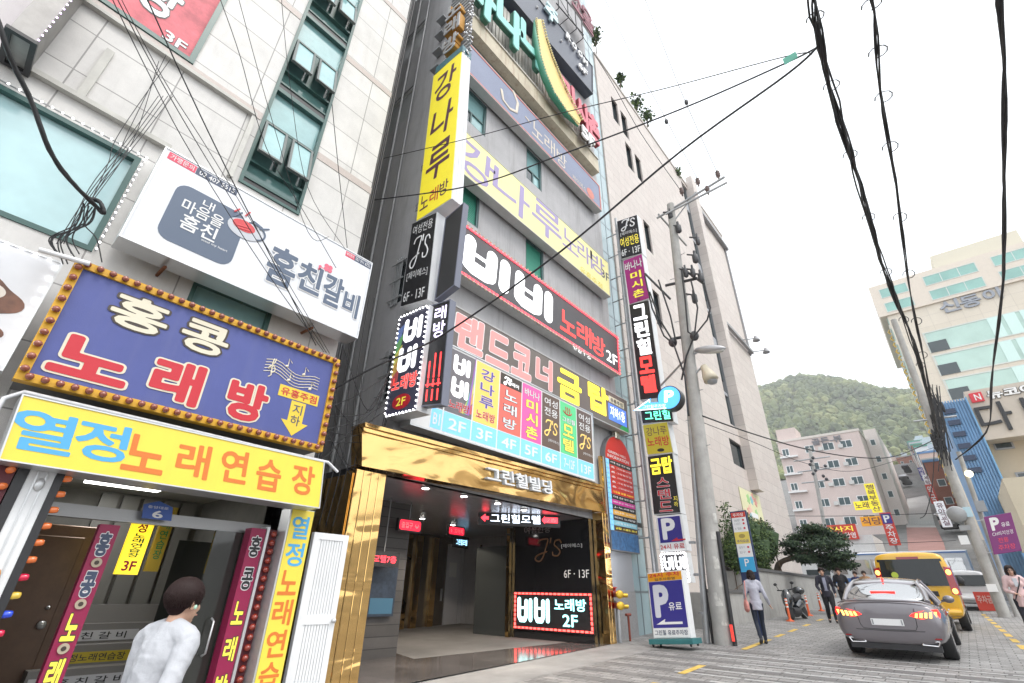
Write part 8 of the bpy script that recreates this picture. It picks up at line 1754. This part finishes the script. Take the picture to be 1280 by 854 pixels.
# man in black further back
g3 = V(26.5, 5.0, road_z(26.5)); p_ = at(1053, 735, x=26.5); g3.y = p_.y
person('man in black pullover and black trousers behind the man in the suit', g3, RAD(188), 1.78, mat('black_pullover', (.014, .014, .018), .85), MATS['black_trousers'], black_p, {1: ((-.02, .25, 1.12), (.08, .24, .90)), -1: ((-.02, -.24, 1.11), (.18, -.16, 1.0))}, walkL, top_kind='sweater', hem=.80)
p_ = at(1081, 722, x=31); person('person in tan jacket mostly hidden behind the grey sedan', (31, p_.y, road_z(31)), RAD(190), 1.68, mat('tan_jacket', (.30, .17, .08), .8), MATS['black_trousers'], black_p, arm_dn, stand, top_kind='jacket')
p_ = at(1073, 723, x=32.2); person('person in a dark blue top standing beside the tan jacket behind the sedan', (32.2, p_.y+.1, road_z(32.2)), RAD(170), 1.66, mat('dark_blue_top', (.03, .04, .12), .8), MATS['black_trousers'], black_p, arm_dn, stand, top_kind='shirt')
# woman at right edge
X_ = 19.4; p_ = at(1271, 735, x=X_); ztop = at(1268, 707, x=X_).z; zg = road_z(X_); hh = ztop-zg
pinkj = mat('pale_pink_jacket', (.66, .47, .46), .75, var=.04, vscale=12)
o, T, Q, R, S = person('woman in a pale pink jacket and glasses at the right edge', (X_, p_.y, zg), RAD(186), hh, pinkj, mat('dark_skirt', (.02, .02, .03), .8), black_p, {1: ((-.02, .23, 1.12), (.14, .12, 1.02)), -1: ((0, -.23, 1.12), (.16, -.10, 1.05))}, walkL, hair='bob', top_kind='jacket', hem=.70, fem=True)
B_(MB().tube(smooth([V(.06, .12, 1.43), V(.155, .06, 1.28), V(.165, -.05, 1.08), V(.14, -.15, .88)]), .014, 6), T, 'bag_strap', black_p, o)
mb = MB(); mb.add([V(.13, -.045, 1.40), V(.13, .045, 1.40), V(.165, .035, 1.2), V(.165, -.035, 1.2), V(.10, -.045, 1.40), V(.10, .045, 1.40), V(.13, .035, 1.2), V(.13, -.035, 1.2)], [(0, 3, 2, 1), (4, 5, 6, 7), (0, 4, 7, 3), (1, 2, 6, 5)]); B_(mb, T, 'white_blouse', white_shirt, o)
gl_ = MB()
for s in (1, -1): gl_.tube([Q(.098, s*.034+.024*cos(a), .012+.02*sin(a)) for a in [2*pi*k/12 for k in range(13)]], .003, 5); gl_.tube([Q(.094, s*.056, .016), Q(-.01, s*.088, .014)], .003, 5)
gl_.tube([Q(.1, -.01, .016), Q(.1, .01, .016)], .003, 5); B_(gl_, T, 'glasses', black_p, o)
# ================================================================== PLANTS, PLANTER, SMALL STREET FURNITURE
def leaf_cloud(mb, c, r, n, ls, rnd, sz=(1, 1, 1), shell=.55, nm=3):
    c = Vector(c)
    for i in range(n):
        d = V(rnd.gauss(0, 1), rnd.gauss(0, 1), rnd.gauss(0, 1)).normalized(); q = c+V(d.x*r*sz[0], d.y*r*sz[1], d.z*r*sz[2])*(shell+(1-shell)*rnd.random())
        t = V(rnd.gauss(0, 1), rnd.gauss(0, 1), rnd.gauss(0, .7)).normalized(); u = t.cross(d+V(.01, .3, .2)).normalized(); l = ls*rnd.uniform(.6, 1.3)
        mb.add([q, q+t*l*.5+u*l*.28, q+t*l, q+t*l*.5-u*l*.28], [(0, 1, 2, 3)], rnd.randrange(nm))
lf1 = [leafmat('leaf_mid', (.030, .065, .018), (.06, .11, .03), 1.5), leafmat('leaf_dark', (.018, .042, .014), (.035, .07, .02), 1.5), leafmat('leaf_light', (.07, .12, .03), (.11, .16, .04), 1.5)]
pine = [leafmat('pine_mid', (.020, .045, .022), (.04, .075, .035), 1.5), leafmat('pine_dark', (.012, .028, .016), (.022, .045, .025), 1.5), leafmat('pine_light', (.04, .07, .03), (.06, .10, .045), 1.5)]
bark = mat('bark', (.10, .07, .05), .9, var=.3, vscale=9)
# planter walls
pl_m = mat('planter_concrete', (.36, .355, .34), .85, var=.15, vscale=1.2, streak=.45, bump=.2); cap_m = mat('planter_cap', (.10, .10, .10), .6)
def seg(x0, x1, y, h0, h1, lab):
    o = thing('planter_wall', lab, 'planter wall', ((x0+x1)/2, y, road_z((x0+x1)/2)), 'planter walls before the beige building')
    z0, z1 = road_z(x0), road_z(x1); yb = 7.58
    MB().hexa([V(x0, y, z0-.3), V(x1, y, z1-.3), V(x1, yb, z1-.3), V(x0, yb, z0-.3), V(x0, y, h0), V(x1, y, h1), V(x1, yb, h1), V(x0, yb, h0)]).build('wall', pl_m, o)
    MB().hexa([V(x0-.02, y-.06, h0+.003), V(x1+.02, y-.06, h1+.003), V(x1+.02, y+.22, h1+.003), V(x0-.02, y+.22, h0+.003), V(x0-.02, y-.06, h0+.11), V(x1+.02, y-.06, h1+.11), V(x1+.02, y+.22, h1+.11), V(x0-.02, y+.22, h0+.11)]).build('cap_stone', cap_m, o); return o
p1 = at(926, 744, y=6.6); p2 = at(1000, 734, y=6.6)
seg(17.6, 22.4, 6.55, road_z(20)+.95, road_z(20)+1.0, 'lower grey concrete planter wall with dark capstones behind the parking sign'); seg(22.45, 33, 6.4, road_z(27)+1.55, road_z(27)+1.6, 'higher concrete planter wall below the pine tree')
# clipped round shrub and pine
rnd = random.Random(21)
c = at(950, 680, y=7.0); o = thing('round_shrub', 'clipped rounded dark green shrub behind the narrow parking sign', 'shrub', (c.x, 7.0, road_z(c.x)+.9)); mb = MB()
cs = [(at(942, 688, y=6.9), 1.1), (at(955, 676, y=6.9), 1.0), (at(932, 668, y=7.0), 1.0), (at(922, 690, y=7.0), .9)]
for cc, r in cs: leaf_cloud(mb, cc, r*.95, 3600, .11, rnd, (1.15, .62, 1.05), .72)
mb.build('crown', lf1, o); mb = MB()
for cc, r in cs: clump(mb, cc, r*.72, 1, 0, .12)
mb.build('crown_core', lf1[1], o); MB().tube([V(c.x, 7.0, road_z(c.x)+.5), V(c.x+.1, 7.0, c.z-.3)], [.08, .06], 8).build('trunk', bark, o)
o = thing('sapling', 'thin leafy sapling twig rising above the shrub near the mural poster', 'plant', at(908, 690, y=7.2)); mb = MB(); b0 = at(908, 660, y=7.2); mb.tube([V(b0.x, 7.2, b0.z-2.5), b0, at(905, 632, y=7.2)], [.02, .015, .008], 5); mb.build('stem', bark, o); mb = MB()
for k in range(6): leaf_cloud(mb, at(906+rnd.uniform(-3, 3), 632+k*6, y=7.2), .22, 40, .12, rnd)
mb.build('foliage', lf1, o)
XP_ = 27.5; base = V(XP_, 6.9, road_z(XP_)+1.5); o = thing('pine_tree', 'layered dark green pine tree leaning over the planter wall beside the beige building', 'pine tree', base); mb = MB(); tr = MB()
top = at(1015, 655, x=XP_); tr.tube(smooth([base, V(XP_-.1, 6.55, base.z+.6), at(1012, 690, x=XP_), at(1016, 665, x=XP_)]), [.14]*6+[.11]*6+[.07]*7, 8)
for u, v, r in ((1000, 672, .62), (1014, 661, .6), (1030, 667, .65), (1042, 680, .7), (1022, 682, .75), (995, 690, .6), (1008, 698, .6), (1034, 698, .75), (1050, 694, .6), (1056, 706, .5), (1040, 708, .5), (988, 680, .45), (1018, 672, .5), (1046, 672, .4)):
    cc = at(u, v, x=XP_+rnd.uniform(-.7, .5)); leaf_cloud(mb, cc, r, 900, .13, rnd, (1.1, 1.15, .42), .25); tr.tube(smooth([at(1012, 692, x=XP_), at(1012, 692, x=XP_).lerp(cc, .5)+V(0, 0, .12), cc]), .03, 5)
mb.build('crown', pine, o); tr.build('trunk', bark, o)
MB().tube([V(XP_-.5, 6.5, base.z-.02), V(XP_-.3, 6.7, base.z+1.2)], .03, 6).tube([V(XP_-.9, 7.3, base.z-.02), V(XP_-.3, 6.7, base.z+1.2)], .03, 6).build('support_prop', bark, o)
o = thing('small_plant', 'small green plant growing on the planter wall behind the walking woman', 'plant', (20.2, 6.9, road_z(20)+1)); mb = MB()
for k in range(5): leaf_cloud(mb, at(958+rnd.uniform(-4, 4), 712+rnd.uniform(-6, 6), y=6.9), .22, 60, .13, rnd)
mb.build('foliage', lf1, o); MB().tube([V(20.2, 6.9, road_z(20)+.9), at(958, 708, y=6.9)], .015, 5).build('stem', bark, o)
rf = ['thin weed tuft at the near end of the roof edge of the beige building', 'small leafy shrub on the roof edge of the beige building', 'larger leafy shrub in the middle of the beige roof edge', 'bushy shrub lower along the beige roof edge', 'sparse twig at the far end of the beige roof edge']
for (u, v, r), lab in zip(((744, 45, .45), (775, 100, .3), (795, 130, .55), (808, 146, .5), (845, 218, .4)), rf):
    cc = at(u, v, y=7.7); o = thing('roof_plant', lab, 'plant', V(cc.x, 7.7, 29.1), 'plants on the beige roof'); mb = MB(); leaf_cloud(mb, cc+V(0, 0, .1), r*1.2, 150, .28, rnd, (1, .8, 1.2), .1); mb.build('foliage', lf1, o); MB().tube([V(cc.x, 7.75, 29.0), cc+V(0, 0, .3)], .03, 5).build('stem', bark, o)
# narrow parking sign
f = quad((913, 641), (931, 640), (945, 714), (927, 716), x=16.6); zb = road_z(16.6)
o = thing('parking_totem', 'narrow totem sign with a red header and blue P panel behind the concrete pole', 'sign', (16.7, 6.0, zb)); f.w *= 1.0
MB().box(f, -.03, -.55, f.w+.03, f.h+.04, -.12, -.012).box(f, f.w*.3, zb-f.o.z, f.w*.7, -.551, -.11, -.02).build('post_box', mat('totem_blue', (.018, .035, .10), .4), o); panel(f, wh, o, 0, 0, f.w, f.h, -.012, 0, 'face')
panel(f, MATS['massage_red'], o, 0, f.h*.91, f.w, f.h, 0, .004, 'header'); text(f, '주차장', (f.w*.12, f.h*.925, f.w*.88, f.h*.985), wh, o, d=.008, bold=.03); panel(f, mat('totem_yellow', (.75, .60, .12), .5), o, 0, f.h*.46, f.w, f.h*.66, 0, .004, 'picture_panel')
panel(f, mat('sky_panel', (.05, .38, .68), .45), o, 0, 0, f.w, f.h*.24, 0, .004, 'blue_panel'); text(f, 'P', (f.w*.35, f.h*.09, f.w*.65, f.h*.21), wh, o, d=.008, bold=.02); flat(f, disc(f.w*.5, f.h*.59, f.w*.22, f.h*.035), mat('dim_gold', (.40, .30, .08), .5), o, .004, .008, 'emblem'); text(f, '주차요금', (f.w*.1, f.h*.48, f.w*.9, f.h*.53), park_b, o, d=.008, bold=.02)
for k, (s_, t0) in enumerate((('30분', .84), ('1시간', .78), ('1일', .70), ('월정기', .38), ('입구', .30))): text(f, s_, (f.w*.15, f.h*t0, f.w*.55, f.h*(t0+.04)), grey_p, o, d=.006, bold=0); flat(f, disc(f.w*.78, f.h*(t0+.02), .03), red_l, o, 0, .005, 'red_dot')
# orange delineator posts
def deline(u, v, y, lab):
    p = gnd(u, v); o = thing('delineator_post', lab, 'post', p, 'orange delineator posts'); og = mat('delineator_orange', (.62, .10, .02), .5); 
    MB().lathe(p, [(.14, 0), (.14, .03), (.06, .06), (.045, .10), (.04, .74), (.02, .76), (0, .76)], 14).build('flexible_post', og, o); b = MB()
    for z in (.45, .58, .68): b.lathe(p+V(0, 0, z), [(.0435, 0), (.0435, .05)], 14)
    b.build('reflective_band', wh, o); return o
deline(988, 777, 0, 'orange delineator post standing in front of the scooter'); deline(1027, 764, 0, 'orange delineator post farther up beyond the scooter')
deline(1012, 770, 0, 'low orange delineator post half hidden behind the scooter wheel')
# standpipe by the portal
c = V(12.72, 7.05, 0); o = thing('fire_standpipe', 'red and yellow fire department standpipe with two capped valves beside the gold portal', 'standpipe', (12.75, 7.2, 0)); redv = mat('valve_red', (.50, .03, .02), .35); yv_ = mat('valve_brass', (.65, .42, .04), .35, .4)
MB().tube([V(12.85, 7.52, .95), V(12.85, 7.3, .95), V(12.85, 7.3, -.02)], .05, 10).build('riser_pipe', grey_p, o)
for z in (1.12, .86):
    MB().tube([V(12.85, 7.4, z), V(12.7, 7.2, z), V(12.55, 7.05, z)], [.07, .075, .08], 12).build('valve_body', redv, o); MB().lathe((12.56, 7.06, z), [(.09, 0), (.10, .02), (.10, .07), (.05, .09), (0, .09)], 14, axis=(-.7, -.7, 0)).build('hose_cap', yv_, o); MB().tube([V(12.88, 7.12, z-.02), V(12.97, 7.05, z-.02)], .05, 8).build('side_cap', yv_, o)
MB().lathe((12.75, 7.3, 1.2), [(.04, 0), (.04, .06), (.08, .07), (.08, .09), (0, .10)], 14).build('hand_wheel', redv, o)
p = V(13.3, 7.25, .02); o = thing('red_tap', 'small rusty red standpipe tap at the foot of the granite plinth', 'tap', p); MB().tube([p, p+V(0, 0, .62)], .03, 8).tube([p+V(-.12, 0, .62), p+V(.12, 0, .62)], .035, 8).build('tap_pipe', mat('rusty_red', (.22, .05, .03), .7), o)
# barrier panel right
c = at(1231, 745, x=30.4); o = thing('barrier_panel', 'red lettered barrier panel beside the foot of the right pole', 'barrier', (30.4, c.y, road_z(30.4))); f = FX(30.4); z0 = road_z(30.4)
MB().box(f, -c.y-.35, z0+.15, -c.y+.4, z0+.85, -.04, 0).build('panel', mat('barrier_red', (.55, .05, .03), .5), o); MB().tube([V(30.45, c.y+.3, z0), V(30.45, c.y+.3, z0+.8)], .025, 6).tube([V(30.45, c.y-.35, z0), V(30.45, c.y-.35, z0+.8)], .025, 6).build('frame_leg', grey_p, o)
text(f, '주차금지', (-c.y-.28, z0+.42, -c.y+.33, z0+.72), mat('pale_red_letter', (.62, .42, .38), .5), o, d=.01, bold=.04)
# ================================================================== HAZE
hm_ = bpy.data.materials.new('haze_air'); hm_.use_nodes = True; hn = hm_.node_tree; hn.nodes.clear()
pv = hn.nodes.new('ShaderNodeVolumePrincipled'); pv.inputs['Density'].default_value = .00055; pv.inputs['Color'].default_value = (.97, .98, 1, 1); pv.inputs['Anisotropy'].default_value = .2
ho_ = hn.nodes.new('ShaderNodeOutputMaterial'); hn.links.new(pv.outputs[0], ho_.inputs['Volume'])
hz = MB().wbox(-75, -720, -6, 1020, 720, 320).build('haze', hm_, loc=(0, 0, 0)); hz['kind'] = 'stuff'; hz['label'] = 'thin pale haze in the air over the street and hill'
SC.cycles.volume_bounces = 0
bpy.data.scenes.remove(_WS)
